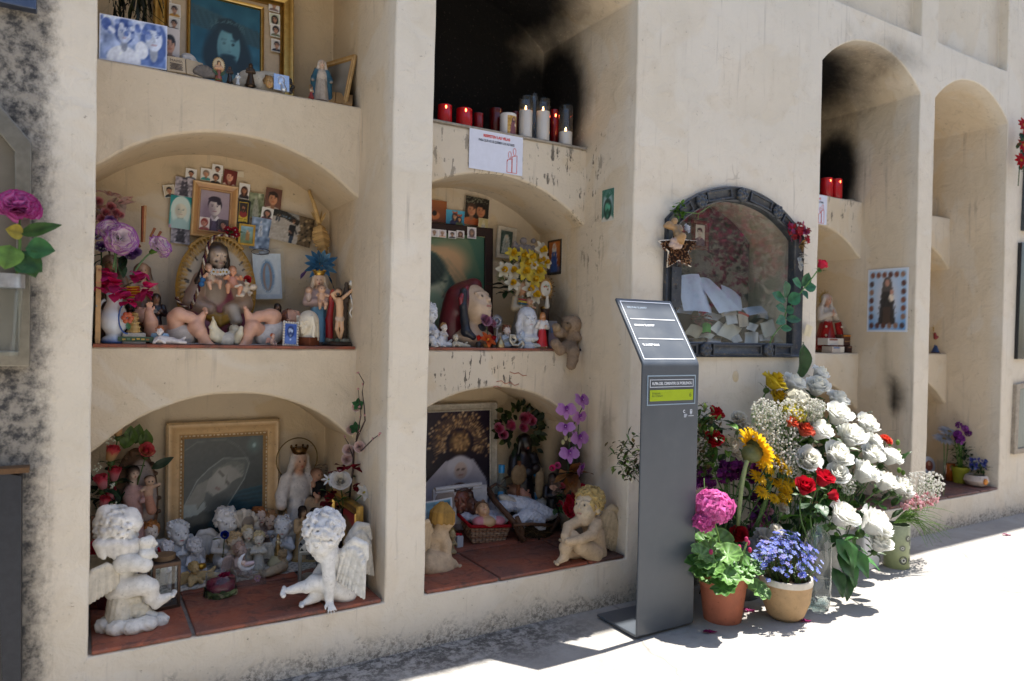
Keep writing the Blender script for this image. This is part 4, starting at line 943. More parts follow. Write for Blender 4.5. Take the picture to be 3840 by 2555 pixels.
 # --- large framed grey picture leaning on the back wall
def big_picture():
 c,wd,_=rect(621,1579,1045,2010,.585);zt=at(833,1579,y=.60)[2];ht=zt-FZ
 root=thing('framed_picture','large gold framed grey print of a veiled woman bowing her head','picture',(c[0],.588,FZ),0,rx=-.04)
 f=frame_mesh('frame',wd,ht,.055,.03,['D9B98C','E3C79D','E8CDA6','C8A374','D9B98C','A98658','B8966A'],M('pot'),root,beads=(.045,.0028,.0125,'E9DCC2'));f.location.z=ht/2
 e=MB()
 for s_ in(-1,1):
  for k in range(60):e.ball((-wd/2+wd*k/59,-.021,s_*(ht/2-.004)),(.0026,.002,.002),'E6D6BC' if k%3 else '9C8158',5,4)
  for k in range(70):e.ball((s_*(wd/2-.004),-.021,-ht/2+ht*k/69),(.002,.002,.0026),'E6D6BC' if k%3 else '9C8158',5,4)
 eo=e.build('beading',M('resin'),f)
 p=Pic(84,100,'4E5250').grad('2E3638','575B5A')
 p.po([(1.0,.12),(1.0,.52),(.75,.50),(.5,.42),(.3,.2),(.5,.1)],'17404F',.75)
 for i in range(9):p.ln(.62+.02*i,.48-.035*i,1.0,.52-.045*i,.006,'2A6076',.6)
 Z=lambda*q:[((x-220)/640,1-(y-285)/805) for x,y in q]
 p.po(Z((220,800),(330,600),(420,520),(530,450),(720,462),(738,500),(700,610),(560,810),(420,830)),'5F6462',.8)
 L2=Z((225,790),(330,600),(420,520),(530,450),(720,462),(738,500),(700,610),(560,810));[p.ln(*L2[i],*L2[i+1],.006,'98A09E',.8) for i in range(7)];L2=Z((235,380),(330,320),(550,312),(650,370),(730,470));[p.ln(*L2[i],*L2[i+1],.005,'848C8A',.6) for i in range(4)]
 p.po(Z((450,530),(600,468),(705,500),(690,590),(600,600),(430,640)),'6C706C');[p.ln(*Z((480+12*i,560-10*i))[0],*Z((690+i,500+14*i))[0],.004,'8E908A',.6) for i in range(7)]
 p.po(Z((400,680),(385,745),(330,800),(240,770),(330,630),(430,590)),'7E7E78');p.po(Z((500,520),(585,500),(655,560),(690,592),(630,612),(578,642),(560,668),(520,692),(455,718),(398,680),(415,600)),'92918A');p.el(*Z((520,610))[0],.09,.08,'A09F98',1.0,-.4)
 for q,w_,c_ in((Z((500,545),(532,580)),.010,'44423E'),(Z((556,618),(572,640)),.010,'44423E'),(Z((478,662),(503,676)),.010,'7A5A58'),(Z((560,580),(548,640)),.007,'7A7872')):p.ln(*q[0],*q[1],w_,c_)
 p.po(Z((215,865),(228,770),(322,765),(335,812),(386,745),(402,800),(340,845)),'8E9896')
 p.ln(.0,.05,.32,.13,.012,'1F2322');p.po([(.0,0),(.34,.0),(.30,.1),(.0,.03)],'1B2022',.9);p.po([(.2,0),(.5,0),(.48,.05),(.30,.03)],'566064',.8)
 p.el(.87,.90,.02,.02,'D8E6E4',.6);p.el(.87,.90,.07,.06,'6E9296',1.4,0,.5);p.nz(.012,2)
 picture_mesh('picture',p,wd-.10,ht-.10,root,y=-.014).location.z=ht/2
big_picture()
# --- two large white angels
def stump_angel():
 o=fl((489,2345));q=.000464;root=thing('angel_statue','white weathered curly haired angel sitting on a stump blowing at a dove','statue',o)
 P=lambda cx,cy,y=.0:at(*c4(cx,cy),y=o[1]+y)-o;w_='DEDAD2'
 b=Sculpt()
 for cx,cy,y,rx in((115,1450,-.01,45),(190,1465,-.04,50),(280,1460,-.05,55),(365,1440,-.045,55),(440,1420,-.02,50),(150,1430,.03,50),(240,1430,.02,80),(330,1430,.02,75),(410,1420,.04,50),(300,1420,.06,60)):b.ell(P(cx,cy,y),vec([rx*1.1,rx,42])*q,w_,.006)
 b.mesh('rock_base',M('plaster'),root,.003,.0022,130)
 st=Sculpt();st.cap(P(212,1430),P(218,1285),82*q,70*q,'D6D0C2',.004)
 for i in range(16):a=2*PI*i/16;st.cap(P(212+80*cos(a),1435,.037*sin(a)),P(216+66*cos(a+.2),1280,.031*sin(a+.2)),.008,.006,'CFC7B6',.004)
 for i,(cx,cy) in enumerate(((270,1300),(300,1340),(330,1330),(310,1290),(340,1370),(360,1340),(290,1370),(322,1400))):st.ball(P(cx,cy,-.025),.011,'D2CAB8',.003)
 st.mesh('tree_stump',M('plaster'),root,.003,.0007,150)
 S=Sculpt();k=.007
 S.ell(P(205,1235),vec([78,80,62])*q,w_,k);S.limb([P(215,1215),P(235,1130),P(252,1075)],[.033,.030,.028],w_,k);S.cap(P(225,1080,-.03),P(262,1066,.03),.024,.024,w_,k)
 S.limb([P(235,1222,-.02),P(330,1205,-.035),P(388,1218,-.035)],[.029,.026,.021],w_,k);S.limb([P(388,1218,-.035),P(402,1285,-.03),P(425,1300,-.03)],[.021,.017,.012],w_,.005);foot(S,P(422,1296,-.03),(.9,0,.55),(-.5,0,.9),.058,w_)
 S.limb([P(230,1250,.02),P(325,1245,.005),P(350,1345,-.015)],[.028,.024,.014],w_,k);foot(S,P(352,1358,-.016),(.95,-.2,-.15),(0,0,1),.056,w_)
 S.limb([P(240,1066,-.035),P(305,1074,-.048),P(358,1088,-.045)],[.024,.021,.018],w_,k);S.limb([P(358,1088,-.045),P(355,1045,-.04),P(340,1005,-.03)],[.018,.015,.011],w_,.004)
 S.cap(P(245,1070),P(222,1010),.022,.022,w_,k);hand(S,P(342,1010,-.03),vec([[.0,0,1],[-1,0,0],[0,-1.0,0]]),.034,w_,.7)
 hc=P(196,905);Rh=rotz(1.25)@rotx(.42);head(S,hc,Rh,.112,w_,eyes='8E8A82',lips='C4BEB4',baby=True)
 S.mesh('body',M('plaster'),root,.0028)
 H=Sculpt();hair_cap(H,hc,Rh,.118,'E2DED8',n=150,seed=5);H.frame()
 H.limb([P(90,830),P(120,775),P(165,800),P(150,840)],[.014,.019,.018,.012],'E2DED8',.008);H.limb([P(225,810,-.01),P(270,790,-.015),P(290,830,-.02),P(250,850,-.02)],[.016,.019,.018,.012],'E2DED8',.008)
 for i in range(11):cx=80+22*i;H.cap(P(cx,960+8*sin(i),-.04+.0006*abs(i-5)),P(cx+8,1030+14*sin(i*2.1),-.036),.014,.006,shade('E2DED8',.92+.08*(i%2)),.004)
 H.mesh('hair',M('plaster'),root,.0022)
 for s_,r_,o_ in((1,P(205,1120,-.03),(-.75,-.35,-.1)),(-1,P(190,1100,.03),(-.95,.35,.1))):
  W2=Sculpt();wing(W2,r_,o_,(-.15,0,1),.075,.085,'D3C9B6',n=7,k=.0022,tk=.07);W2.mesh('wing',M('plaster'),root,.0025)
 D=Sculpt();D.limb([P(330,985,-.03),P(375,990,-.03),P(415,965,-.03)],[.010,.015,.006],'E4E2DE',.006);D.ball(P(322,968,-.03),.011,'E4E2DE',.004);D.cap(P(312,972,-.03),P(300,978,-.03),.004,.001,'C9C2B4',.002)
 for cy in(1015,940):D.limb([P(360,985,-.035),P(385,cy,-.045),P(425,cy+20,-.04)],[.010,.012,.005],'E0DDD6',.005);D.limb([P(350,985,-.03),P(350,cy+5,-.05),P(392,cy+30,-.05)],[.008,.010,.004],'E0DDD6',.005)
 D.mesh('dove',M('plaster'),root,.0022)
stump_angel()
def leaning_angel():
 o=fl(c6(440,1462));q=.000477;root=thing('angel_statue','large white angel leaning on one straight arm with its head turned down to the left','statue',o)
 P=lambda cx,cy,y=.0:at(*c6(cx,cy),y=o[1]+y)-o;w_='E0DEDA';S=Sculpt();k=.008
 S.ell(P(495,1405,.02),vec([68,80,66])*q,w_,k);S.limb([P(485,1390,.02),P(460,1290,.01),P(430,1205,.0)],[.032,.034,.030],w_,k);S.limb([P(385,1180,-.03),P(470,1175,.03)],[.021,.021],w_,k)
 S.limb([P(382,1175,-.035),P(390,1320,-.035),P(391,1448,-.030)],[.0205,.0175,.0125],w_,.004);hand(S,P(391,1452,-.030),vec([[1.0,0,0],[0,.80,-.60],[0,.60,.80]])@rotz(.05),.046,w_,.25,.7,-1)
 S.limb([P(485,1400,.01),P(380,1350,-.005),P(300,1342,-.01)],[.032,.028,.023],w_,k);S.limb([P(300,1342,-.01),P(250,1368,-.005),P(215,1370,.0)],[.022,.018,.012],w_,.005);foot(S,P(212,1368,.0),(-.95,-.1,.05),(-.1,-.7,.7),.062,w_)
 S.limb([P(470,1415,.03),P(370,1400,.02),P(300,1418,.0)],[.028,.023,.015],w_,k);foot(S,P(300,1422,.0),(-.95,-.1,-.1),(0,0,1),.056,w_)
 S.limb([P(355,1250,.03),P(325,1290,.03),P(300,1335,.01)],[.019,.016,.013],w_,.006)
 hc=P(352,1055,-.02);Rh=rotz(-1.08)@rotx(.36);S.cap(P(410,1190,-.01),hc+vec([.012,0,-.02]),.026,.025,w_,.008);head(S,hc,Rh,.118,w_,eyes='8F8C86',lips='C2BDB4',baby=True,closed=True);S.mesh('body',M('plaster'),root,.0028)
 H=Sculpt();hair_cap(H,hc,Rh,.124,'E0DEDC',n=170,seed=11,front=-.2);H.mesh('hair',M('plaster'),root,.0022)
 W1=Sculpt();wing(W1,P(462,1165,-.030),(.80,-.45,-.25),(-.1,.05,1),.150,.080,'DAD7D0',n=8,k=.0022,tk=.05,flip=1,layers=4);W1.mesh('wing',M('plaster'),root,.0022)
 W2=Sculpt();wing(W2,P(500,1090,.03),(.85,.1,-.1),(-.12,0,1),.150,.082,'D5D0C6',n=9,k=.0022,tk=.05,flip=1,layers=4);W2.mesh('wing',M('plaster'),root,.0022)
leaning_angel()
# --- small figures crowding the doily
p,h=tall(c4(555,800),.50);cherub('angel_figurine','white bisque angel praying, just left of the big frame corner',p,h,.25,'D9DBDE',pose='pray',eyes='4A4A50',seed=2)
p,h=tall(c4(392,815),.53);cherub('doll_figurine','red haired porcelain child with a red ribbon sash',p,h,.1,'E6D5C6','B8763C','stand',wings=False,mat='ceramic',eyes='33261F',robe='DDD6CE',seed=4,extra=lambda r,k:MB().tube([(.10*k,-.16*k,.52*k),(.16*k,-.18*k,.40*k),(.10*k,-.2*k,.3*k),(.2*k,-.19*k,.22*k)],[.03*k,.05*k,.05*k,.03*k],7,'B5242E').build('ribbon',M('fabric'),r))
p,h=tall(c4(318,862),.56);cherub('doll_figurine','smaller blond child figurine half behind the stump angel',p,h,.1,'E3D0BE','B98A50','stand',wings=False,eyes='33261F',robe='CFC9C0',seed=6)
p,h=tall(c4(492,935),.44);cherub('child_figurine','little white child figurine beside the black candle',p,h,-.2,'DCDADC',pose='stand',wings=False,eyes='777',seed=7) if False else cherub('child_figurine','little white child figurine standing left of the black candle',p,h,-.2,'DCDADC',pose='stand',wings=False,eyes='77777A',seed=7)
p,h=tall(c4(523,1048),.38);saint('tiny_doll','tiny dark haired doll behind the lantern',p,h,.1,'E7DFE2',None,None,'E0B8A0',hair='2A1B16',base=None)
p,h=tall(c4(655,915),.46);cherub('angel_figurine','small white angel holding something gilded behind the black candle',p,h,.3,'D8D6D8',pose='sit',seed=8,extra=lambda r,k:MB().ball((.05*k,-.3*k,.3*k),(.13*k,.1*k,.08*k),'C79A3E',10,6).build('gilded_bowl',M('gold'),r))
def candle_black():
 o=fl(c4(628,1120));r=thing('black_candle','black candle in a square black holder on the doily','candle',o);m=mpp(o)*.625;b=MB();b.box((0,0,.006),(38*m,.024,.006),'26282E');b.box((0,0,.016),(26*m,.018,.005),'2C2E35');b.build('holder',M('resin'),r,smooth=False,bevel=.002)
 b=MB();b.lathe([(20*m,.018),(20*m,95*m),(15*m,98*m),(4*m,97*m)],14,'30323A');b.build('wax',M('wax'),r,angle=40);b=MB();b.lathe([(7*m,96*m),(9*m,120*m),(3*m,190*m)],8,'2A2B32');b.build('melted_tip',M('wax'),r)
candle_black()
def lantern(label,uv,w_,h_,col,rz,dome=True):
 o=fl(uv);r=thing('lantern',label,'lantern',o,rz);b=MB();t=.004
 for sx_ in(-1,1):
  for sy_ in(-1,1):b.box((sx_*(w_/2-t),sy_*(w_/2-t),h_*.43),(t,t,h_*.40),col)
 for z in(.02*h_,.82*h_):
  for s_ in(-1,1):b.box((0,s_*(w_/2-t),z),(w_/2,t*1.1,t*1.4),col);b.box((s_*(w_/2-t),0,z),(t*1.1,w_/2-2*t,t*1.4),col)
 b.build('metal_frame',M('metal'),r,smooth=False,bevel=.001)
 g=MB()
 for s_ in(-1,1):g.box((0,s_*(w_/2-t),h_*.42),(w_/2-2*t,.0006,h_*.37),'FFFFFF');g.box((s_*(w_/2-t),0,h_*.42),(.0006,w_/2-2*t,h_*.37),'FFFFFF')
 g.c=[];g.build('glass',glass_mat('clear_glass',(.95,.97,.96),.03),r,smooth=False)
 b=MB();b.box((0,0,.006),(w_/2-t*2,w_/2-t*2,.003),'2A2624');b.build('bottom_plate',M('metal'),r,smooth=False)
 if dome:b=MB();b.box((0,0,.845*h_),(w_/2,w_/2,t),'3A302A');b.lathe([(.40*w_,.86*h_),(.40*w_,.93*h_),(.42*w_,.94*h_),(.42*w_,.965*h_),(.0,.985*h_)],22,'7A6248',capb=False,capt=False);b.build('roof',M('wood'),r,angle=35)
 else:
  for s_ in(-1,1):b=MB();b.poly([(-w_/2,.84*h_),(w_/2,.84*h_),(w_*.46,.95*h_),(w_*.25,1.06*h_),(0,1.1*h_),(-w_*.25,1.06*h_),(-w_*.46,.95*h_)],s_*w_/2-.001,s_*w_/2+.001,'B9C0C4');[b.poly([(x,.88*h_),(x+.012,.88*h_),(x+.006,.96*h_)],s_*w_/2-.0025,s_*w_/2-.0015,'3A3F42') for x in(-.03,-.012,.006,.02)];b.build('pierced_gable',M('metal'),r,smooth=False)
  b=MB();b.tube([(w_*.5*cos(a),0,1.05*h_+w_*.35*sin(a)) for a in lsp(0,PI,14)],.0014,5,'9AA0A2');b.build('handle',M('metal'),r)
 b=MB();b.lathe([(.022,.012),(.022,.026),(.018,.027)],14,'8E8478');b.build('tealight',M('wax'),r)
lantern('dark metal lantern with a round wooden lid right of the stump angel',c4(468,1330),.072,.15,'5A4A40',.12)
lantern('silver lantern with pierced gable behind the leaning angel',c6(262,1345),.062,.125,'8A9092',-.2,False)
def sleeping(label,uv,L,col,rz,wings=True,**kw):
 o=fl(uv);return cherub('cherub_figurine',label,o,L,rz,col,pose='lie',wings=wings,**kw)
sleeping('mustard stone cherub asleep on the doily left of the petal jar',c4(640,1205),.085,'C4A877',.5,seed=9,hairc='B79A66')
sleeping('long beige lying cherub on the doily in front of the glass dome',c5(985,1305),.085,'BBA88C',PI+.3,seed=10,wings=False,hairc='A08A6A')
def petal_jar():
 o=fl(c4(812,1262));m=mpp(o)*.625;r=thing('petal_jar','round clear box of crimson petals with leaves printed round its foot','jar',o);R_=86*m;H_=128*m
 g=MB();g.lathe([(R_,.002),(R_*1.02,H_*.3),(R_,H_),(R_*.97,H_),(R_*.985,H_*.3),(R_*.97,.004)],36,'FFFFFF');g.c=[];g.build('clear_wall',glass_mat('clear_plastic',(.97,.98,.98),.035),r)
 g=MB();g.lathe([(R_*.93,H_*.26),(R_*.95,H_*.4),(R_*.93,H_*.62),(R_*.6,H_*.68)],26,'A01B4A');b0=len(g.v)
 for i in range(46):a=U(0,6.28);ra=R_*U(.15,.9);leaf(g,(ra*cos(a),ra*sin(a),H_*U(.52,.72)),(U(-1,1),U(-1,1),U(-.1,.3)),.028,.02,pick(['A3174B','8A1540','B8285E']),nu=2,nv=3)
 g.build('petals',M('petal'),r)
 g=MB();g.lathe([(R_*1.005,.001),(R_*1.03,H_*.26)],36,'5E7048',capt=False)
 for i in range(60):a=U(0,6.28);z=U(.05,.25)*H_;leaf(g,(R_*1.03*cos(a),R_*1.03*sin(a),z),(-sin(a),cos(a),U(-.4,.4)),.02,.012,pick(['6F7F52','8C9A6A','4E5F3C','B5AE88']),up=(cos(a),sin(a),0),curl=.05,nu=2,nv=3)
 g.build('leaf_band',M('print'),r)
petal_jar()
def shell_angel(root,k):
 S=Sculpt();c=vec([.22,-.12,.62])*k
 for i in range(9):a=-.9+2.6*i/8;S.cap(c,c+vec([sin(a)*.24,-.03+.03*(i%2),cos(a)*.26])*k,.03*k,.055*k,shade('DDD2C2',.85+.15*(i%2)),.012*k)
 S.ell(c+vec([.08,-.06,.07])*k,vec([.10,.05,.13])*k,'8A7C6E',.01*k);S.mesh('seashell',M('plaster'),root,.0018)
p,h=tall(c5(560,812),.50);cherub('angel_figurine','white angel carrying a big seashell on its shoulder before the frame',p,h,.2,'DEDBD8',pose='sit',seed=12,extra=shell_angel)
p,h=tall(c5(722,952),.46);cherub('cherub_figurine','cream curly cherub bust behind the moon shaped baby',p,h,.0,'D3CBBB','C9B78E','stand',seed=13,eyes='5A4A3A')
p,h=tall(c5(805,998),.43);cherub('cherub_figurine','cream winged cherub looking down, between moon baby and glass dome',p,h,-.15,'D8D2C4','D0BE92','stand',seed=14,eyes='5A4A3A')
p,h=tall(c5(622,1000),.44);cherub('cherub_figurine','tan curly cherub crouching under the seashell angel',p,h,.5,'CDBBA6','BDA27A','sit',seed=15,wings=False)
p,h=tall(c5(660,1075),.40);cherub('cherub_figurine','pinkish pair of hugging putti behind the clear box',p,h,.7,'BFA79C','AB8F80','sit',seed=16)
p,h=tall(c5(800,815),.55);cherub('doll_figurine','auburn angel doll with crossed arms in front of the frame corner',p,h,.2,'D9C2B4','9C6238','stand',seed=17,eyes='33261F',robe='B9A59E',wings=False)
p,h=tall(c5(893,850),.54);cherub('doll_figurine','brown haired angel doll leaning by the right frame edge',p,h,-.3,'CDB5A2','A47C56','stand',seed=18,eyes='33261F',robe='A98E80',wings=False)
p,h=tall(c5(985,880),.48);cherub('angel_figurine','white angel with spread wings and folded hands behind the glass dome',p,h,-.35,'DADCDF',pose='pray',eyes='4A4A50',seed=19)
def glass_dome():
 o=fl(c5(943,1250));m=mpp(o)*.5104;r=thing('glass_dome','glass dome with a tiny gilded virgin on a cream foot','ornament',o);b=MB()
 b.lathe([(72*m,0),(75*m,20*m),(60*m,45*m),(48*m,62*m),(48*m,70*m)],24,'C9BC93');b.build('foot',M('wax'),r,angle=50)
 g=MB();g.lathe([(46*m,66*m),(46*m,200*m),(40*m,235*m),(25*m,258*m),(.5*m,268*m)],24,'FFFFFF',capb=False);g.c=[];g.build('dome',glass_mat('clear_plastic',(.97,.98,.98),.035),r)
 S=Sculpt().frame((0,0,70*m),None,150*m);S.cap((0,0,.05),(0,0,.5),.18,.12,'B8965C',.02);S.ball((0,0,.62),.13,'D0B27A',.03);S.ball((0,0,.82),.10,'E3D2B4',.02);S.cap((0,0,.9),(0,0,1.0),.09,.05,'B8893A');S.ball((.1,-.1,.6),.07,'E3D2B4');S.mesh('gilded_virgin',M('gold'),r,.0016)
glass_dome()
def clear_box():
 o=fl(c5(728,1388));m=mpp(o)*.5104;r=thing('clear_box','flat clear plastic box with a small pink flower inside','box',o,.12);g=MB();w_,d,h=100*m,.035,100*m
 for s_ in(-1,1):g.box((0,s_*d,h/2),(w_,.0008,h/2),'FFFFFF');g.box((s_*w_,0,h/2),(.0008,d-.001,h/2),'FFFFFF')
 g.box((0,0,h),(w_+.002,d+.002,.001),'FFFFFF');g.c=[];g.build('clear_walls',glass_mat('clear_plastic',(.97,.98,.98),.035),r,smooth=False)
 b=MB();floret(b,(.02,-.02,.018),(0,-1,.3),.012,6,'D7A6B4','E8D060');b.build('pink_flower',M('petal'),r)
 q=o+vec([-.002,.0,h+.002]);r2=thing('moon_baby','white crescent moon ornament cradling a baby, on the clear box','figurine',q,.1);S=Sculpt().frame((0,0,.026),None,.06)
 S.limb([(.42*cos(a),0,.42*sin(a)) for a in lsp(2.0,5.6,10)],[.03,.07,.10,.12,.13,.13,.12,.10,.07,.03],'E4E4E6',.03);S.mesh('moon',M('ceramic'),r2,.0014)
 S=Sculpt().frame((0,0,.026),None,.06);S.cap((-.15,-.1,-.12),(.2,-.1,-.1),.12,.1,'DCC6CC',.03);S.ball((-.28,-.1,-.02),.12,'E5CDBE',.02);S.mesh('baby',M('ceramic'),r2,.0014)
clear_box()
def blue_rose():
 c=at(*c5(553,1035),y=.43)
 def bld(g):rose(g('bloom'),(0,0,0),(0,-.8,.5),.017,'10206E','1C37A8',4,.5);leaf(g('leaf'),(-.01,0,-.01),(-1,-.2,.2),.03,.016,'6C7038');g('stem').tube([(0,0,-.005),(-.004,.01,-.09)],.0016,5,'4B5A2C')
 flower('artificial_rose','single dark blue rose sticking up among the small figures',c,bld)
blue_rose()
def doily(label,pts,z,y_drop=.0,col='CFCAC0'):
 mb=MB();n=46;xs_=lsp(pts[0],pts[1],n);ys_=lsp(pts[2],pts[3],22)
 def f(u,v):x=pts[0]+(pts[1]-pts[0])*u;y=pts[2]+(pts[3]-pts[2])*v;sc=.007*abs(sin(u*n*.75))*(v<.02);return(x,y+sc+(pts[4]*(u-.5) if len(pts)>4 else 0),z+.0012+.0012*sin(31*x+17*y)*sin(23*y))
 mb.grid(f,120,30,lambda u,v:shade(col,.72 if(sin(u*150)*sin(v*60)>.35 or v<.05 and sin(u*210)>.2) else 1.0));o=mb.build('lace_doily',M('fabric'),None);tag(o,label,'doily');return o
doily('long white lace doily under the small figures of the bottom left niche',(.12,.71,.335,.59,.05),FZ)
for i,(x,y,col,lab) in enumerate(((590,1235,'B8A080','round tan pebble between black candle and petal jar'),(440,1150,'8A7A5E','small crumpled brown seed pod by the blue rose'),(490,1130,'7A6448','little twig bundle behind the petal jar'),(520,1215,'5C5148','dark little owl shaped stone beside the pebble'),(405,1215,'C2A684','pale knobbly stone right of the black candle'))):
 p=at(*c5(x,y),z=FZ+.012);S=Sculpt();[S.ell(vec([U(-.01,.01),U(-.008,.008),U(-.004,.006)]),(U(.007,.013),U(.007,.012),U(.007,.013)),shade(col,U(.8,1.15)),.006) for _ in range(4)]
 o=S.mesh('pebble' if i!=2 else 'seed_pod',M('stone'),None,.0016,.0008,300);o.location=p;tag(o,lab,'keepsake')
 # --- right hand group
p,h=tall(c6(205,492),.56);VQ=saint('virgin_statue','white robed virgin with crown and wire halo holding a pink dressed child',p,h,.12,'DAD3CC','DED6CE','D6CDC2','C99B7E','statue','open','A08C78','6B5030',dict(at=(.12,-.13,.64),robe='C98F80',hair='5A3A26',skin='C99B7E'),('ring',.20,'8A7448'),'plaster')
p,h=tall(c6(330,690),.50);saint('king_statuette','dark skinned king statuette in a worn ochre robe behind the leaning angel',p,h,-.3,'A88A66','B99C7C',None,'1E1816','statuette','carry','8A6A4A',hair='191412',mat='plaster')
p,h=tall(c6(225,850),.47);saint('shepherd_statuette','chipped ochre kneeling shepherd with black hair left of the leaning angel',p,h,.5,'B39468','C2A47C',None,'C9A684','statuette','pray','A3854F',hair='221A16',mat='plaster')
p,h=tall(c6(298,862),.45);saint('shepherd_statuette','worn black and cream figure bending behind the angel head',p,h,-.4,'3A332E','C9B79A',None,'7A5A44','statuette','open','A3854F',hair='1C1512',mat='plaster')
def disc_plaque():
 c,wd,ht=rect(*c6(88,893),*c6(232,1003),.55);r=thing('round_plaque','tan oval plaque with a dark sunburst medallion behind the white angel','plaque',c,0,rx=-.15);b=MB();b.ball((0,0,0),(wd*.5,.006,ht*.62),'B79B78',24,10);b.build('disc',M('pot'),r)
 b=MB();b.ball((.02,-.007,.0),(.012,.004,.014),'5A4634',10,6);[b.tube([(.02,-.006,0),(.02+.022*cos(a),-.006,.024*sin(a))],[.002,.0008],4,'6A5238') for a in lsp(0,2*PI,18)[:-1]];b.build('medallion',M('resin'),r)
disc_plaque()
c,wd,ht=rect(*c6(375,588),*c6(430,672),.59);r=thing('small_picture','tiny tilted white framed photo above the dark king statuette','picture',c,0,ry=.18);frame_mesh('frame',wd,ht,.007,.006,'C9C2B4',M('wood'),r);picture_mesh('picture',face(Pic(18,26,'8AA0B4'),.5,.6,.2,'C79E84','2A2422','long','39424E'),wd-.012,ht-.012,r,y=-.002)
b=MB();b.poly([(-.03,0),(.028,0),(.03,.05),(.012,.056),(0,.052),(-.012,.056),(-.03,.05)],-.008,.008,'A8957C');[b.box((s_*.014,-.0085,.046-.006*i),(.009,.0004,.0011),'5A4A3A') for i in range(6) for s_ in(-1,1)];o=b.build('stone_book',M('stone'),None,smooth=False,bevel=.002);o.location=at(*c6(350,700),y=.585);tag(o,'small stone book with engraved lines behind the dark king','ornament')
def icon_right():
 xw=.742;z0=FZ;zt=at(*c6(612,852),x=xw)[2];y0=at(*c6(620,1355),x=xw)[1];yb=.43;ht=zt-z0;wd=yb-y0;c=(xw-.012,(y0+yb)/2,z0+ht/2)
 r=thing('framed_icon','gold framed red and gold icon leaning on the right side wall','picture',c,-PI/2,rx=-.0);frame_mesh('frame',wd,ht,.035,.022,['B58F4A','D9B66A','C7A052','A88040'],M('gold'),r)
 p=Pic(36,50,'8A1E22');border(p,.06,'3B1A16');p.po([(.14,.1),(.86,.1),(.86,.72),(.5,.86),(.14,.72)],'6B5236')
 for x,c1 in((.3,'3A5A3A'),(.5,'B58A3C'),(.7,'7A2A2A')):robed2d(p,x,.14,.66,.2,c1,'C9A07A')
 picture_mesh('picture',p,wd-.066,ht-.066,r,y=-.008)
icon_right()
def black_vase():
 o=vec([*at(*c6(468,1090),y=.33)[:2],FZ]);zt=at(*c6(468,868),y=.33)[2];H_=zt-FZ;r=thing('vase','glossy black glass vase of artificial flowers behind the leaning angel','vase',o);b=MB();b.lathe([(.020,0),(.022,.02),(.0225,H_*.9),(.024,H_),(.020,H_),(.019,H_*.9)],24,'1A1014',capt=False);b.build('glass_body',M('gloss'),r,angle=50)
 T=vec([o[0],o[1],zt])
 def q(cx,cy,y):
  a=at(*c6(cx,cy),y=y);return(a if a[0]<.733 else at(*c6(cx,cy),x=.733))-T
 def cherry(g):
  pts=[q(x,y,d) for x,y,d in((505,900,.33),(540,640,.31),(545,500,.30),(575,420,.29),(615,330,.28),(610,240,.27),(598,150,.26),(608,90,.26),(575,32,.26))];g('branch').tube(pts,[.0034,.0034,.003,.0026,.0024,.002,.0018,.0015,.001],6,'4A3A36')
  for a in(((540,560),(510,470),(485,430)),((560,450),(590,300),(572,130)),((590,520),(660,450),(712,412))):g('branch').tube([q(x,y,.29) for x,y in a],[.0024,.0018,.001],5,'4A3A36')
  for x,y in((572,30),(605,100),(570,130),(615,295),(585,310),(487,430),(580,400),(665,445),(710,412),(700,420),(585,245),(580,240)):(lambda m:[m.ball(q(x+U(-6,6),y+U(-6,6),.285),.0026,'D9A6A4',6,4) for _ in range(3)])(g('bud'))
  for x,y,r_ in((560,248,.018),(525,385,.019),(515,515,.021),(580,495,.021),(498,575,.021)):rose(g('bloom'),q(x,y,.285),(U(-.6,.2),-.8,U(-.1,.5)),r_,'E6C4BE','EBD3CC',4,.6)
  for x,y,s_ in((570,228,1),(553,375,1)):
   lm=g('leaf_spray')
   for a in range(5):leaf(lm,q(x,y,.262),(cos(a*1.257+.3),-.25,sin(a*1.257+.3)),.022,.016,'2E6B3C',up=(0,-1,0),nu=2,nv=4)
  for x,y,d in((485,620,(-.3,-.4,.4)),(545,625,(.5,-.5,.3)),(425,690,(-.2,-.5,.5)),(415,790,(-.5,-.6,.2)),(395,840,(-.5,-.6,-.2)),(540,745,(.5,-.3,.3))):(lambda m:[leaf(m,q(x,y,.29),(d[0]+U(-.4,.4),d[1]+U(-.3,.3),d[2]+U(-.5,.4)),.042,.036,'7D1426',curl=.6) for _ in range(3)])(g('bloom'))
 flower('cherry_spray','tall artificial cherry twig with pale pink roses and dark red petals in the black vase',T,cherry)
 def white(g):
  rose(g('bloom'),q(462,710,.26),(-.2,-.8,.55),.034,'F0E9DA','F4F1EC',5,.75);daisy(g('bloom'),q(388,698,.27),(-.2,-.7,.6),.026,7,'F2F2EE','B9BE5A',.3,.12);lily(g('bloom'),q(600,785,.27),(.4,-.6,.5),.030,'EFEDE6','C9BC66')
  for a,b,c_ in(((480,880),(470,790),(462,730)),((470,880),(425,800),(390,710)),((500,870),(545,840),(590,800))):g('stem').tube([q(x,y,.29) for x,y in(a,b,c_)],.0022,5,'4E6B34')
  for x,y,d in((440,830,(-1,-.3,.5)),(470,800,(.6,-.5,.5)),(400,780,(-.8,-.4,.5)),(520,690,(1,-.2,.3)),(470,830,(.2,-.7,.5)),(450,840,(-.4,-.6,.4))):leaf(g('leaf'),q(x,y,.28),d,.05,.024,'41703F')
 flower('white_rose_bunch','white rose, daisy and lily bunch with green leaves in the black vase',T,white)
black_vase()
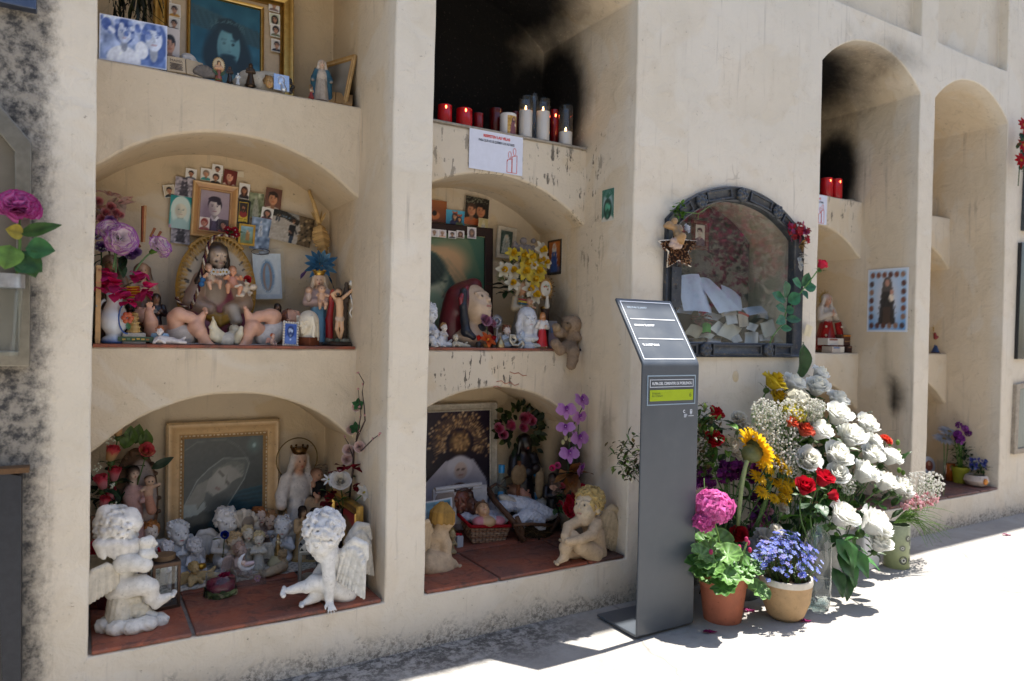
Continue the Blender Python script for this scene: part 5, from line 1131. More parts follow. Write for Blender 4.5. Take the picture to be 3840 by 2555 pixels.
# --- left hand group
def niche_virgin():
 p,h=tall(c4(315,405),.53);m=.00054;root=thing('virgin_relief','brown mandorla statue of the virgin in pink holding a child, beside the rosebuds','statue',p,.12);S=Sculpt();S.ell((0,.028,h*.55),(.068,.022,h*.47),'6B5240',.01)
 for i in range(26):a=2*PI*i/26;S.ball((.066*sin(a),.012,h*.55+h*.45*cos(a)),.0075,shade('5A4434',U(.8,1.2)),.006)
 S.ell((.012,.014,h*.62),(.046,.016,h*.30),'A89A94',.006);S.ball((-.01,.0,h*.985),.012,'6B5240',.006);S.ball((.01,.0,h*.985),.012,'6B5240',.006);S.mesh('mandorla',M('plaster'),root,.0028)
 F=Sculpt();F.cap((-.006,-.005,.04),(-.012,-.005,h*.62),.036,.024,'C49A92',.01);[F.cap((-.03+.012*i,-.035,.03),(-.022+.006*i,-.025,h*.55),.007,.004,shade('C49A92',.85+.1*(i%2)),.006) for i in range(5)]
 F.ell((-.014,-.005,h*.66),(.028,.02,.035),'C9A098',.01);F.limb([(.008,-.01,h*.70),(.022,-.03,h*.63),(.006,-.036,h*.62)],[.012,.010,.008],'C9A098',.005);F.cap((-.012,-.005,h*.72),(-.012,-.005,h*.78),.009,.009,'D8BBA6',.004)
 F.frame((-.012,-.008,h*.835),rotz(.15),.042);F.ell((0,.08,.1),(.44,.42,.46),'3A2A20');F.ell((0,-.1,-.08),(.3,.3,.38),'D8BBA6',.08);F.ell((0,.2,-.4),(.46,.25,.55),'3A2A20',.1);F.cap((0,-.38,.05),(0,-.45,-.08),.03,.05,'D8BBA6',.03);[F.paint((q*.13,-.4,.03),.06,'2A201A') for q in(-1,1)];F.paint((0,-.38,-.24),.06,'A04A44');F.mesh('madonna',M('plaster'),root,.0022)
 K=Sculpt();o=vec([.026,-.03,h*.68]);K.ell(o,(.014,.013,.024),'C9A388',.004);K.ball(o+(.003,-.004,.036),.0145,'D2B096',.004);K.ell(o+vec([.003,.002,.042]),(.0155,.0145,.011),'5A4028',.003);K.limb([o+(.01,0,.015),o+(.028,-.01,.024)],[.006,.005],'D2B096',.003);K.limb([o+(-.01,0,.015),o+(-.022,-.012,.01)],[.006,.005],'D2B096',.003);K.limb([o+(0,-.006,-.02),o+(.008,-.012,-.055)],[.013,.014],'C08A72',.005);[K.paint(o+(.003+q*.005,-.018,.036),.0028,'2A201A') for q in(-1,1)];K.mesh('child',M('plaster'),root,.0018)
niche_virgin()
def rosebuds():
 base=vec([.06,.50,FZ]);b=MB();pot=thing('flower_pot','dark red plastic pot in the left corner behind the stump angel','pot',(.055,.30,FZ));b.lathe([(.030,0),(.038,.065),(.042,.066),(.042,.078),(.036,.078),(.034,.06)],20,'5A1418',capt=False);b.build('pot_body',M('plastic'),pot,angle=40);b=MB();b.lathe([(.033,.066),(.0,.07)],14,'2A1C16',capt=False,capb=False);b.build('soil',M('soil'),pot)
 for i,(x,y,r_,d,lab) in enumerate(((195,285,.034,.47,'highest, half hidden by the arch'),(155,435,.036,.46,'large, yellow at its foot'),(360,405,.030,.50,'open, right above the virgin relief'),(172,555,.034,.48,'deep pink, behind the left ones'),(102,605,.036,.45,'red tipped, farthest left'),(155,675,.030,.48,'narrow, low behind the stump angel'),(110,722,.028,.44,'small crimson, lowest of the bunch'))):
  c=at(*c4(x,y),y=d)
  def bld(g,i=i,r_=r_):rose(g('bloom'),(0,0,0),(U(-.3,.3),-.25,1) if i!=2 else(.3,-.8,.6),r_,'E0606E','F2C48C' if i<3 else 'EC98A0',4,.16 if i!=2 else .5,edge='DE4A60');sepals(g('leaf'),(0,0,-.005),(0,-.1,1),r_);g('stem').tube(bez((0,0,-.02),(-.02,.03,-.12),(.06-c[0],.06,-c[2]+.03),7),.002,5,'4E6B34')
  flower('artificial_rosebud','pink and yellow rosebud in the left corner: '+lab,c,bld,'rosebuds in the bottom left niche')
 def fol(g):
  for i in range(46):leaf(g('leaf'),(U(-.05,.03),U(-.05,.06),U(.0,.36)),(U(-1,1),U(-1,.3),U(-.2,1)),U(.05,.08),U(.02,.032),pick(['27422A','1F3A24','35552F']))
  for x,y in((230,350),(270,330),(300,320),(360,350),(395,470)):leaf(g('leaf'),at(*c4(x,y+40),y=.52)-base,(U(-.2,.4),-.2,.9) if x<390 else(.9,-.2,.5),.065 if x<390 else .075,.042 if x<390 else .028,'55742E' if x<390 else '2C4A2C',up=(0,-1,.2))
  for x,y in((150,620),(160,740),(150,330),(70,500)):c=at(*c4(x,y),y=.45)-base;[g('filler_flowers').ball(c+vec([U(-.012,.012),U(-.01,.01),U(-.014,.014)]),.0028,'D8DCC8',5,4) for _ in range(12)]
 flower('rose_foliage','dark green leaves and tiny white filler around the pink rosebuds',base,fol,cat='foliage')
 def red(g):
  for x,y in((80,1010),(55,1050),(100,1060),(75,980),(85,1170),(60,1200),(110,1150)):carnation(g('bloom'),at(*c4(x,y),y=.36)-(.055,.34,.1),(U(-.4,.4),-.8,.4),.026,'A81426','C2203A',16)
  for i in range(12):leaf(g('leaf'),(U(-.03,.04),U(-.02,.02),U(-.02,.1)),(U(-1,1),-.5,U(-.2,.8)),.045,.02,'1F3322')
  g('stem').tube([(0,-.03,-.03),(0,0,.08)],.003,5,'33502A')
 flower('red_carnations','crimson cloth flowers in the dark red pot behind the stump angel',(.055,.34,.1),red)
 b=MB();b.box((0,0,.115),(.012,.006,.115),'6B4A34');b.box((0,-.0065,.16),(.009,.001,.06),'8A6448');o=b.build('wooden_board',M('wood'),None,smooth=False,bevel=.002);o.location=(at(*c4(60,850),y=.42)[0],.42,FZ);tag(o,'narrow brown wooden board upright in the left corner','board')
rosebuds()
# ================================================================ first bay, middle niche
def c2(x,y):return 300+.4975*x,560+.4975*y
def c3(x,y):return 600+.4847*x,580+.4847*y
S1=ZS1+.008
def wall_photo(label,cv,x0,y0,x1,y1,p,roll=.0,y=.606,**kw):
 a,b=cv(x0,y0),cv(x1,y1);c,wd,ht=rect(a[0],a[1],b[0],b[1],y);return photo(label,p,c,wd,ht,0,roll,**kw)
def headshot(skin,hair,kind,shirt,bg='E4E2DE',w=20,h=26,**kw):return border(face(Pic(w,h,bg),.5,.56,.21,skin,hair,kind,shirt,**kw),.04,'EFEDE8')
def statue_pic(c0='4A4652',c1='A39CA8',w=26,h=34):p=Pic(w,h,c1);p.nz(.16,3);robed2d(p,.5,.05,.95,.42,c0,c1,c0);p.el(.5,.86,.1,.08,c1);p.el(.5,.96,.16,.05,c0);p.nz(.06,2);return p
PG='snapshots pinned over the middle left niche'
for i,(lab,x0,y0,x1,y1,p,r) in enumerate((('passport photo of a man in dark glasses, top left of the pinned photos',198,110,283,195,headshot('A87458','2A2220','short','7A8294',eyes='111111'),.06),('passport photo of a grey haired woman in a turquoise top',315,108,398,202,headshot('C99576','8A7A6A','curly','3F9A9C'),.04),('half covered passport photo of a man, the highest one',403,78,487,160,headshot('A87860','2A2422','short','6A6A72'),.05),('passport photo of a dark haired woman in black, below the highest one',390,136,474,230,headshot('C08A6C','3A2A24','curly','26262C'),.08),('bigger snapshot of a red haired girl smiling',490,120,594,244,face(Pic(28,34,'6A2A26'),.48,.56,.25,'E0A68C','6E2420','long','D9C4B8'),.12),('small snapshot of a young man, farthest left on the back wall',28,236,118,332,headshot('B07A5A','221C1A','short','1F2B30',bg='C9BBA2'),-.2),('grey print of a hooded statue above the turquoise virgin',116,178,258,330,statue_pic(),.06),('grey print of a hooded statue under the turquoise virgin',86,516,234,690,statue_pic('3E3C46','9A959E'),.05),('passport photo of a long haired woman right of the gold portrait',611,224,694,345,headshot('B07858','3A1E16','long','2A2426',w=20,h=30),.06),('mossy green print of a garden statue',684,298,800,490,robed2d(Pic(26,38,'7C8468').nz(.14,3),.5,.05,.9,.35,'98998A','A8A894'),.05),('large portrait photo of a smiling dark haired man',815,262,940,428,face(Pic(32,42,'6E4A3E'),.48,.5,.27,'C98E6A','2A1E1A','short','C9B8A8'),.08),('passport photo of a smiling girl overlapping the landscape photo',785,412,876,506,headshot('B8826A','2C2220','long','6A4450'),.14),('bluish print of a virgin in a grotto',702,490,852,738,robed2d(Pic(30,48,'7F93AE').nz(.16,4),.48,.42,.92,.2,'C4CCD8','D8D4D0','9FB0CC'),.08))):
 wall_photo(lab,c3,x0,y0,x1,y1,p,r,y=.608-.0009*i,group=PG)
p=face(Pic(36,56,'3E9A98'),.50,.58,.27,'D9D2BE','3A2E2A','short','B9C9C4',eyes='4A6A66');p2=Pic(36,56,'2F9A98').grad('4FA6A2','1F8A8C');p2.el(.5,.56,.46,.44,'CFE0D8',.06);p2.po([(.05,.0),(.95,.0),(.93,.5),(.07,.5)],'9FC4C2');face(p2,.50,.56,.27,'DAD6C2','CFE0D8','veil',None,eyes='3A5A58',lip='B08A7C');p2.el(.5,.12,.36,.2,'A8C8C6',.3);p2.po([(.0,0),(.1,0),(.12,.08),(0,.12)],'D88FB0',.7)
wall_photo('turquoise print of a veiled woman pinned left of the gold portrait',c3,74,322,246,574,p2,.05,y=.599)
def land():
 p=Pic(64,44,'8C8A86');p.po([(0,0),(1,0),(1,.62),(.55,.74),(0,.80)],'AFA79C');p.po([(0,.78),(.42,.78),(.30,1),(0,1)],'23221E');p.po([(.3,1),(.66,.8),(.62,.62),(.2,.8)],'2B2822');p.po([(.66,.0),(1,.0),(1,1),(.60,1),(.70,.5)],'6A5840');p.nz(.05,2)
 for i in range(140):x,y=random.random(),random.random();(x>.64+.1*abs(y-.5)) and p.el(x,y,.03,.04,pick(['3A2E22','8C7654','B59C74','5A4A36','2A2620']),.4)
 for x in(.10,.16):p.el(x,.70,.02,.09,'2E3440');p.el(x,.82,.014,.03,'A88468')
 for i in range(6):p.ln(.2+.04*i,.80,.2+.04*i,.86,.004,'6A86A0')
 p.ln(.2,.85,.42,.80,.005,'6A86A0')
 p.po([(.44,.22),(.56,.22),(.58,.62),(.42,.6)],'141518');p.po([(.47,0),(.55,0),(.56,.26),(.46,.24)],'2A3648');p.el(.51,.73,.032,.065,'C08E70');p.el(.51,.77,.04,.055,'5A3A28');p.ln(.56,.5,.62,.36,.016,'17181C');p.ln(.44,.4,.5,.33,.014,'B98468');return p
c,wd,ht=rect(*c3(862,455),*c3(1178,690),.596);photo('large tilted snapshot of a woman in black on a sandy mountain road',land(),c,wd*1.02,ht*.98,0,.17,curl=.01)
b=MB();b.box((0,0,0),(.012,.0005,.010),'D8CCB4');o=b.build('torn_tape',M('paper'),None,smooth=False);o.location=at(*c3(620,152),y=.609);tag(o,'scrap of pale tape stuck right of the red haired girl','tape')
c,wd,ht=rect(*c3(242,226),*c3(594,656),.60);r=thing('framed_portrait','gold framed sepia portrait of a young man in suit and tie','picture',c,0,rx=-.05)
r.rotation_euler=(Matrix.Rotation(-.05,3,'X')@Matrix.Rotation(.045,3,'Y')).to_euler();frame_mesh('frame',wd,ht,.026,.018,['B48A58','D9B07A','E6C08C','C0925C','B8875A','D8B488','A87C4E'],M('resin'),r)
p=Pic(56,78,'8C7686').grad('9A8492','A99AA4');p.po([(0,0),(.0,.2),(.36,.30),(.64,.32),(1.0,.10),(1.0,.0)],'3C2C40');face(p,.50,.60,.205,'D8CCC6','2A1E2A','short',None,eyes='2A2030',lip='8A5A62');p.el(.5,.80,.18,.06,'2A1E2A',.2);p.po([(.36,.34),(.5,.22),(.66,.35),(.60,.40),(.5,.30),(.40,.40)],'E4DEE0');p.po([(.45,.27),(.55,.27),(.60,0),(.42,0)],'6A5C78')
for k in range(4):p.ln(.46+.03*k,.26,.45+.04*k,0,.008,'3A2E48')
p.el(.3,.42,.2,.3,'6A5468',.9,0,.5);p.nz(.008,2)
picture_mesh('picture',p,wd-.046,ht-.046,r,y=-.004)
for x,k_,hr in((-.36,'curly','8A2E24'),(.36,'long','2A2020')):photo_c=picture_mesh('tucked_snapshot',face(Pic(16,22,'E2D6D0' if x<0 else '4A4048'),.5,.58,.24,'C98A72',hr,k_,'9A4A44'),.032,.045,r,y=-.0065);photo_c.location=(x*(wd-.06),0,-ht/2+.046)
def holder(lab,x0,y0,x1,y1,fr,p,y,roll=.05,bw=.006,mat='plastic',txt=None):
 c,wd,ht=rect(*c3(x0,y0),*c3(x1,y1),y);r=thing('small_picture',lab,'picture',c);r.rotation_euler=(0,roll,0);frame_mesh('frame',wd,ht,bw,.004,fr,M(mat),r,steps=[(0,0),(0,-.004),(1,-.004),(1,.002)]);picture_mesh('picture',p,wd-2*bw+.001,ht-2*bw+.001,r,y=-.001)
 if txt:text_mesh(txt,.0085,'2A2410',M('paint'),r,(0,-.0025,-ht*.32),UP,'CENTER')
p=Pic(24,44,'2E2420');p.po([(0,0),(1,0),(1,.34),(0,.34)],'D9B93C');border(p,.07,'C9A838');p.el(.5,.62,.3,.22,'5A3A2A');face(p,.5,.72,.16,'A8704C','2A1A14','long','8A2A24');beard(p,.5,.72,.16,'2A1A14')
holder('yellow and black card of a bearded man with two lines of print',594,354,694,538,'16171A',p,.597,txt='Señor, en Ti\nconfío')
p=Pic(26,36,'8FB0BC').grad('7A8A5A','8FB8CC').nz(.05,4);p.po([(.4,.2),(.75,.2),(.7,.7),(.45,.65)],'A87E4A');p.el(.55,.72,.08,.06,'D0A682');p.el(.68,.62,.07,.05,'D0A682')
holder('tiny gold framed scene of riders by water under the yellow card',606,540,734,704,'C9A04C',p,.594,.04,.007,'gold')
def sleeve():
 c,wd,ht=rect(*c3(712,742),*c3(948,1140),.575);r=thing('plastic_sleeve','clear plastic sleeve with a pale blue card of a mantled virgin behind the oval relief','card',c);r.rotation_euler=(0,-.06,.0)
 p=Pic(40,60,'C4D4E6').grad('B4C6DC','D8E2EC');p.po([(.08,.1),(.92,.1),(.9,.93),(.1,.95)],'D2DCE6');p.el(.5,.5,.26,.36,'5F8CB8',.15);p.el(.5,.48,.16,.30,'9A6E5C',.2);p.el(.5,.48,.09,.28,'7AA0C4',.3);[p.el(.5+.25*cos(a),.5+.34*sin(a),.014,.012,'F0F2F4') for a in lsp(0,6.28,40)];p.nz(.015,3);picture_mesh('card',p,wd*.92,ht*.88,r,y=0)
 g=MB();g.box((.004,-.004,.006),(wd*.52,.0006,ht*.5),'FFFFFF');g.c=[];g.build('sleeve',glass_mat('clear_plastic',(.97,.98,.98),.035),r,smooth=False)
 b=MB();b.tube([(-.02+.03*cos(a),-.006,ht*.47+.010*sin(a)) for a in lsp(0,6,16)],.0012,5,'3A2A30');b.box((-.01,-.004,ht*.45),(.016,.001,.006),'8C96A0');b.build('hanger',M('plastic'),r)
sleeve()
# --- oval relief of a long haired bearded man with rays
def relief():
 a=at(*c3(125,960),y=.50);bq=at(*c3(762,960),y=.50);top=at(*c3(445,612),y=.50);wd=bq[0]-a[0];H_=top[2]-S1;r=thing('oval_relief','oval painted plaster relief of a bearded man on a golden rayed disc','relief',((a[0]+bq[0])/2,.50,S1),0,rx=-.10)
 zc=H_*.5;K=wd;D=Sculpt();D.ell((0,.012,zc),(wd*.5,.018,H_*.5),'B98E3C');D.ell((0,-.002,zc),(wd*.445,.012,H_*.445),'BFAE94',.004)
 rg=np.random.default_rng(3)
 for i in range(64):t=2*PI*i/64;D.cap((wd*.40*cos(t),-.008,zc+H_*.40*sin(t)),(wd*.475*cos(t),-.003,zc+H_*.475*sin(t)),.004,.003,'B0852E' if i%3 else '9A7428',.004)
 for i in range(26):t=rg.uniform(0,6.28);[D.paint((wd*(.36+.02*j)*cos(t),-.010,zc+H_*(.36+.02*j)*sin(t)),.0035,'2C2116') for j in range(int(rg.integers(2,5)))]
 for i in range(30):t=.9+1.4*(i/29);D.ball((wd*.5*cos(t),0,zc+H_*.5*sin(t)),.006,'9C7630',.003)
 D.mesh('rayed_disc',M('resin'),r,.0032)
 B=Sculpt();k=.012;B.ell((0,-.012,zc-H_*.18),(wd*.32,.028,H_*.27),'8C4452',k);B.ell((0,-.016,zc-H_*.36),(wd*.30,.026,H_*.10),'84404E',k);B.ell((-.01,-.026,zc-H_*.02),(wd*.14,.024,H_*.17),'A79686',k)
 for q in(-1,1):B.limb([(q*wd*.20,-.014,zc+H_*.08),(q*wd*.31,-.022,zc-H_*.14),(q*wd*.12,-.045,zc-H_*.20)],[.026,.028,.020],'A08674' if q<0 else 'B49A84',.008);B.cap((q*wd*.30,-.014,zc-.02),(q*wd*.27,-.012,zc-H_*.32),.022,.026,'84404E',.012)
 B.limb([(wd*.16,-.05,zc-H_*.20),(wd*.20,-.055,zc-H_*.30),(wd*.16,-.05,zc-H_*.33)],[.020,.016,.008],'C2B5A4',.006)
 for i in range(5):B.limb([(-wd*.20+.004*i,-.040,zc-H_*(.20+.018*i)),(0,-.052,zc-H_*(.265+.018*i)),(wd*.12,-.045,zc-H_*(.22+.02*i))],[.007,.009,.006],'B88A30' if i%2 else '8A6A2C',.004)
 B.limb([(-.005,-.03,zc+H_*.12),(-.005,-.026,zc+H_*.19)],[.020,.020],'C4A58C',.01)
 B.mesh('draped_bust',M('resin'),r,.0028)
 hc=vec([-.008,-.032,zc+H_*.285]);Hd=Sculpt();Rr=rotz(.30)@rotx(.15);head(Hd,hc,Rr,.084,'CDB49C',eyes='2B211C',lips='9C6458');Hd.frame(hc,Rr,.084);Hd.ell((0,-.20,-.40),(.20,.15,.18),'2E2018',.06);Hd.cap((-.16,-.36,-.2),(.16,-.36,-.2),.035,.035,'2E2018',.02);Hd.ell((0,.08,.22),(.40,.44,.36),'2A1D17',.02);Hd.ell((0,-.02,-.2),(.40,.30,.5),'2A1D17',.02) if 0 else None
 for q in(-1,1):Hd.limb([(q*.26,-.08,.30),(q*.38,-.02,-.1),(q*.44,.0,-.6),(q*.62,.02,-1.0),(q*.56,.0,-1.35)],[.13,.14,.16,.15,.08],'2A1D17',.05);Hd.limb([(q*.36,-.08,-.2),(q*.50,-.08,-.8),(q*.75,-.05,-1.1)],[.06,.07,.04],'3A2A20',.02)
 Hd.mesh('head',M('resin'),r,.0022)
 b=MB();b.tube([(.055*cos(t)-.0,-.016,.022+.02*sin(t)) for t in lsp(3.4,6.0,12)],.004,6,'6A5238');b.box((0,-.004,.010),(.055,.018,.010),'4A3A2E');b.build('foot_band',M('resin'),r)
 cd_=MB();w0=vec(r.location)
 path=[at(*c3(x,y),y=yy) for x,y,yy in((560,640,.475),(500,622,.455),(430,628,.452),(378,690,.448),(350,790,.445),(325,920,.442),(300,1040,.442),(262,1130,.446),(235,1195,.452))];cr=[]
 for i in range(len(path)-1):cr+=[lerp3(path[i],path[i+1],t) for t in lsp(0,1,9)[:-1]]
 for ph,col in((0,'C9BBA6'),(2.09,'4A2434'),(4.19,'8C6A4E')):cd_.tube([p+.0038*vec([cos(i*.85+ph),sin(i*.85+ph)*.8,.3*sin(i*.85+ph)]) for i,p in enumerate(cr)],.0030,6,col)
 pt2=[at(*c3(x,y),y=.46) for x,y in((128,1105),(145,1145),(190,1175),(235,1190))];cr2=[lerp3(pt2[i],pt2[i+1],t) for i in range(3) for t in lsp(0,1,7)]
 for ph,col in((0,'C9BBA6'),(2.09,'4A2434'),(4.19,'8C6A4E')):cd_.tube([p+.0034*vec([cos(i*.85+ph),sin(i*.85+ph),0]) for i,p in enumerate(cr2)],.0027,6,col)
 for x,y in((330,968),(322,1003)):cd_.ball(at(*c3(x,y),y=.432),.009,'3F6C9C',8,6)
 tag(cd_.build('twisted_cord',M('fabric'),None),'brown white and maroon twisted cord with blue beads hung over the oval relief','cord')
 rd=[]
 def baby(lab,x,y,d,R0,s_,skin,hair,robe):
  c=at(*c3(x,y),y=d);q=Sculpt();f=lambda:q.frame((0,0,0),R0,s_);f();q.ell((0,0,0),(.16,.13,.22),robe,.03);q.limb([(.12,-.05,-.12),(.2,-.22,-.2),(.16,-.2,-.42)],[.10,.085,.05],skin,.03);q.limb([(-.12,-.05,-.12),(-.2,-.24,-.16),(-.22,-.3,-.38)],[.10,.085,.05],skin,.03)
  for w_ in(-1,1):q.limb([(w_*.14,0,.14),(w_*.27,-.12,.1),(w_*.2,-.24,.18)],[.07,.055,.05],skin,.02)
  head(q,c*0+R0@vec([0,-.02,.36])*s_,R0,.34*s_,skin,baby=True);q.frame(R0@vec([0,-.02,.36])*s_,R0,.34*s_);q.ell((0,.1,.19),(.40,.41,.36),hair);o=q.mesh('baby_figurine',M('resin'),None,.0016);setloc(o,c);tag(o,lab,'figurine')
 baby('dark haired baby doll figurine lying left in the arms of the oval relief',395,955,.442,rotz(.2)@roty(-.25),.085,'D6A98C','4A2E20','B9A592');baby('baby doll figurine sitting upright in the middle of the relief',560,985,.440,rotz(.1),.095,'D89C78','5A3420','C98E78');baby('pale baby figurine lying on its back at the right of the relief',655,1045,.44,roty(1.25),.075,'D9C9B4','B8A890','C9B8A2')
 def gar(g):
  for x in(415,440,468,492,515):daisy(g('bloom'),at(*c3(x,905+(x%7)),y=.425)-at(*c3(465,905),y=.425),(U(-.2,.2),-1,.2),.012,12,'F2F0EA','C9A63C',.34,.3)
  g('stem').tube([at(*c3(x,908),y=.43)-at(*c3(465,905),y=.425) for x in(395,465,530)],.0012,4,'6A7A4A')
 flower('daisy_garland','string of white daisies across the relief under the chin',at(*c3(465,905),y=.425),gar)
 flower('red_petal_flower','single dark red petal bloom tucked at the right of the relief',at(*c3(670,972),y=.45),lambda g:rose(g('bloom'),(0,0,0),(.2,-.9,.1),.015,'A00F1E','B81C2A',2,.7))
 def redc(g):
  for x,y in((525,582),(562,600),(590,620),(540,610),(580,585)):floret(g('bloom'),at(*c3(x,y),y=.56)-at(*c3(555,600),y=.56),(U(-.4,.4),-.9,.3),.014,7,'A81830','E6C0C8')
  [leaf(g('leaf'),(U(-.02,.02),.005,U(-.02,.005)),(U(-1,1),-.4,U(-.5,.6)),.03,.014,'3A5A34') for _ in range(7)]
 flower('red_flower_sprig','small crimson flowers with green leaves at the lower corner of the gold portrait',at(*c3(555,600),y=.56),redc)
relief()
# --- right side
def palm_braid():
 T=at(*c3(1250,770),y=.56);r=thing('braided_palm','dry straw coloured braided palm leaf in the right corner of the middle niche','palm',T);b=MB();q=lambda x,y:at(*c3(x,y),y=.56)-T
 b.tube([q(1232,540),q(1190,380),q(1150,275)],[.009,.007,.005],7,'D2AE74');b.build('stalk',M('wood'),r);b=MB();[leaf(b,q(1232,545),q(x,y)-q(1232,545),.055,.008,'C9A468',up=(0,-1,0),curl=.05,nu=2,nv=4) for x,y in((1160,430),(1180,440),(1215,420),(1255,430),(1280,455))];b.build('frayed_strips',M('paper'),r)
 S=Sculpt()
 for i in range(8):
  y=560+26*i;wv=24+34*sin(PI*min(1,(i+1.2)/8));x=1232+4.5*i
  for s_ in(-1,1):S.limb([q(x-s_*wv,y+16),q(x,y)+(0,-.012,0),q(x+s_*wv,y-6+20)],[.0045,.007,.0045],shade('CDA66C',.85+.12*(i%2)),.003)
 S.mesh('braid',M('paper'),r,.0022)
palm_braid()
def blue_flower(g):
 for k in range(14):a=2*PI*k/14;leaf(g('petals'),(0,0,0),(cos(a),-.35,sin(a)),.062*U(.85,1.1),.020,pick(['5C98C6','4C88B8','7AB0D4']),up=(0,-1,0),curl=.35,nu=2,nv=5)
 for k in range(9):a=2*PI*k/9;leaf(g('petals'),(0,-.006,0),(cos(a),-.9,sin(a)),.035,.014,'5C94BC',up=(0,-1,0),nu=2,nv=4)
 [g('petals').ball((U(-.012,.012),-.012,U(-.012,.012)),.0022,'A8843E',5,4) for _ in range(16)];leaf(g('petals'),(.02,0,-.03),(.7,-.3,-1),.06,.03,'2E5C8A');leaf(g('petals'),(-.04,0,-.02),(-.9,-.3,-.8),.05,.026,'8A6AA4');g('stem').tube([(0,0,0),(0,.02,-.12)],.002,5,'3A5A44')
flower('blue_flower','big blue artificial dahlia above the virgin in the right corner',at(*c3(1240,850),y=.50),blue_flower)
def holds(at_,col,hair):return dict(at=at_,robe=col,hair=hair)
p,h=tall(c3(1232,898),.43,S1);saint('virgin_statue','slender virgin in a pale blue draped skirt with a child on each arm',p,h,-.25,'6FA0BC','BFA49C','C9B49A','D9B092','statue','carry','5A4A40','C9A04C',dict(at=(.03,-.15,.64),robe='D9B092',hair='5A3826'),None,extra=lambda r,k:(lambda S:(S.frame((-.13*k,-.11*k,.64*k),None,k),S.ell((0,0,0),(.04,.035,.07),'C9B0A0'),S.ball((0,0,.085),.045,'D9B092'),S.ell((0,.01,.10),(.047,.046,.038),'4A3020'),S.mesh('second_child',M('resin'),r,.0018)))(Sculpt()))
def cross_man():
 p,h=tall(c3(1370,985),.37,S1);o=at(*c3(1375,1480),y=.37);p[0]=o[0];r=thing('crucifix_statue','painted statuette of a man with raised arms against a tree trunk','statue',p,-.3);k=h
 b=MB();b.lathe([(.235*k,0),(.24*k,.02*k),(.21*k,.06*k),(.20*k,.065*k)],28,'2E241F');b.build('base',M('resin'),r,angle=40)
 S=Sculpt();[S.ball((U(-.17,.17)*k,U(-.13,.13)*k,.08*k),U(.02,.045)*k,pick(['5E6A5C','7A7466','4A5A50','8A8A7C']),.006) for _ in range(26)];S.mesh('rocks',M('stone'),r,.0024)
 T=Sculpt();T.limb([(.06*k,.05*k,.06*k),(.07*k,.05*k,.4*k),(.10*k,.05*k,.75*k),(.12*k,.04*k,.98*k)],[.085*k,.065*k,.05*k,.03*k],'4E4238',.01);T.limb([(.09*k,.05*k,.72*k),(.2*k,.04*k,.86*k),(.28*k,.03*k,.90*k)],[.045*k,.03*k,.02*k],'4E4238',.01);T.limb([(.08*k,.05*k,.7*k),(-.08*k,.05*k,.86*k)],[.04*k,.02*k],'4A3E35',.01);T.mesh('tree_trunk',M('wood'),r,.0024,.0012,220)
 F=Sculpt().frame((0,0,0),None,k);sk='E0B48C';F.limb([(.02,-.03,.42),(.02,-.04,.60),(.01,-.04,.70)],[.055,.055,.062],sk,.02);F.limb([(.03,-.03,.72),(.14,-.03,.82),(.25,-.02,.92)],[.028,.024,.018],sk,.01);F.limb([(-.04,-.03,.72),(-.10,-.06,.80),(-.02,-.08,.86)],[.028,.024,.018],sk,.01);F.limb([(.0,-.04,.40),(-.02,-.09,.26),(.02,-.06,.12)],[.038,.032,.018],sk,.01);F.limb([(.05,-.02,.40),(.06,-.07,.26),(.04,-.04,.10)],[.038,.032,.018],sk,.01);F.cap((-.02,-.06,.10),(-.03,-.10,.085),.018,.014,sk,.01);F.ell((.02,-.03,.42),(.075,.06,.06),'C9B6A4',.01);F.limb([(-.10,.01,.70),(-.14,.0,.4),(-.13,-.02,.12)],[.04,.055,.06],'8C1A20',.02)
 F.ball((-.01,-.06,.83),.055,sk);F.ell((-.005,-.04,.85),(.062,.06,.06),'241712');F.cap((-.05,-.04,.8),(-.06,-.03,.7),.03,.02,'241712',.01);F.ell((-.01,-.105,.80),(.03,.02,.03),'241712',.01);F.limb([(-.09,0,.85),(-.12,0,.75),(-.13,0,.60)],[.035,.03,.02],'A8402A',.01);F.mesh('figure',M('resin'),r,.0018)
 b=MB();b.box((.20*k,.01*k,.985*k),(.04*k,.004,.035*k),'E6E2D8',roty(.3));b.tube([(.18*k,-.04*k,.8*k),(.22*k,-.06*k,.62*k),(.17*k,-.06*k,.52*k),(.24*k,-.06*k,.40*k)],.003,5,'E0DCD2');b.build('scroll_and_rope',M('fabric'),r)
cross_man()
def veiled_bust():
 o=at(*c3(1135,1490),y=.34);r=thing('veiled_bust','ivory ceramic bust of a veiled woman in profile on a reddish wooden block','bust',(o[0],.34,S1),-.9);m=mpp(o)*.4847;b=MB();b.box((0,0,33*m),(74*m,60*m,33*m),'6E3A22');b.build('wooden_block',M('wood'),r,smooth=False,bevel=.002)
 S=Sculpt();c=vec([0,-.004,172*m]);head(S,c,rotx(.05),170*m,'DFD3BC',eyes='BBAE94',lips='C9B8A0',closed=True);S.frame(c,None,170*m);S.ell((0,.16,.12),(.44,.46,.48),'E2D8C4',.05);S.ell((0,.22,-.32),(.42,.36,.52),'E2D8C4',.08);[S.limb([(q*.40,-.10,.30),(q*.43,.0,-.2),(q*.34,.02,-.68)],[.07,.07,.09],'E4DBC8',.05) for q in(-1,1)];S.cap((0,.02,-.4),(0,.05,-.72),.2,.3,'DFD3BC',.08)
 for i in range(8):a=.2+i*.36;S.limb([(.40*cos(a),.2+.4*sin(a),.2),(.42*cos(a),.22+.42*sin(a),-.75)],[.03,.05],'D6CBB4',.03)
 S.mesh('bust',M('ceramic'),r,.0017)
veiled_bust()
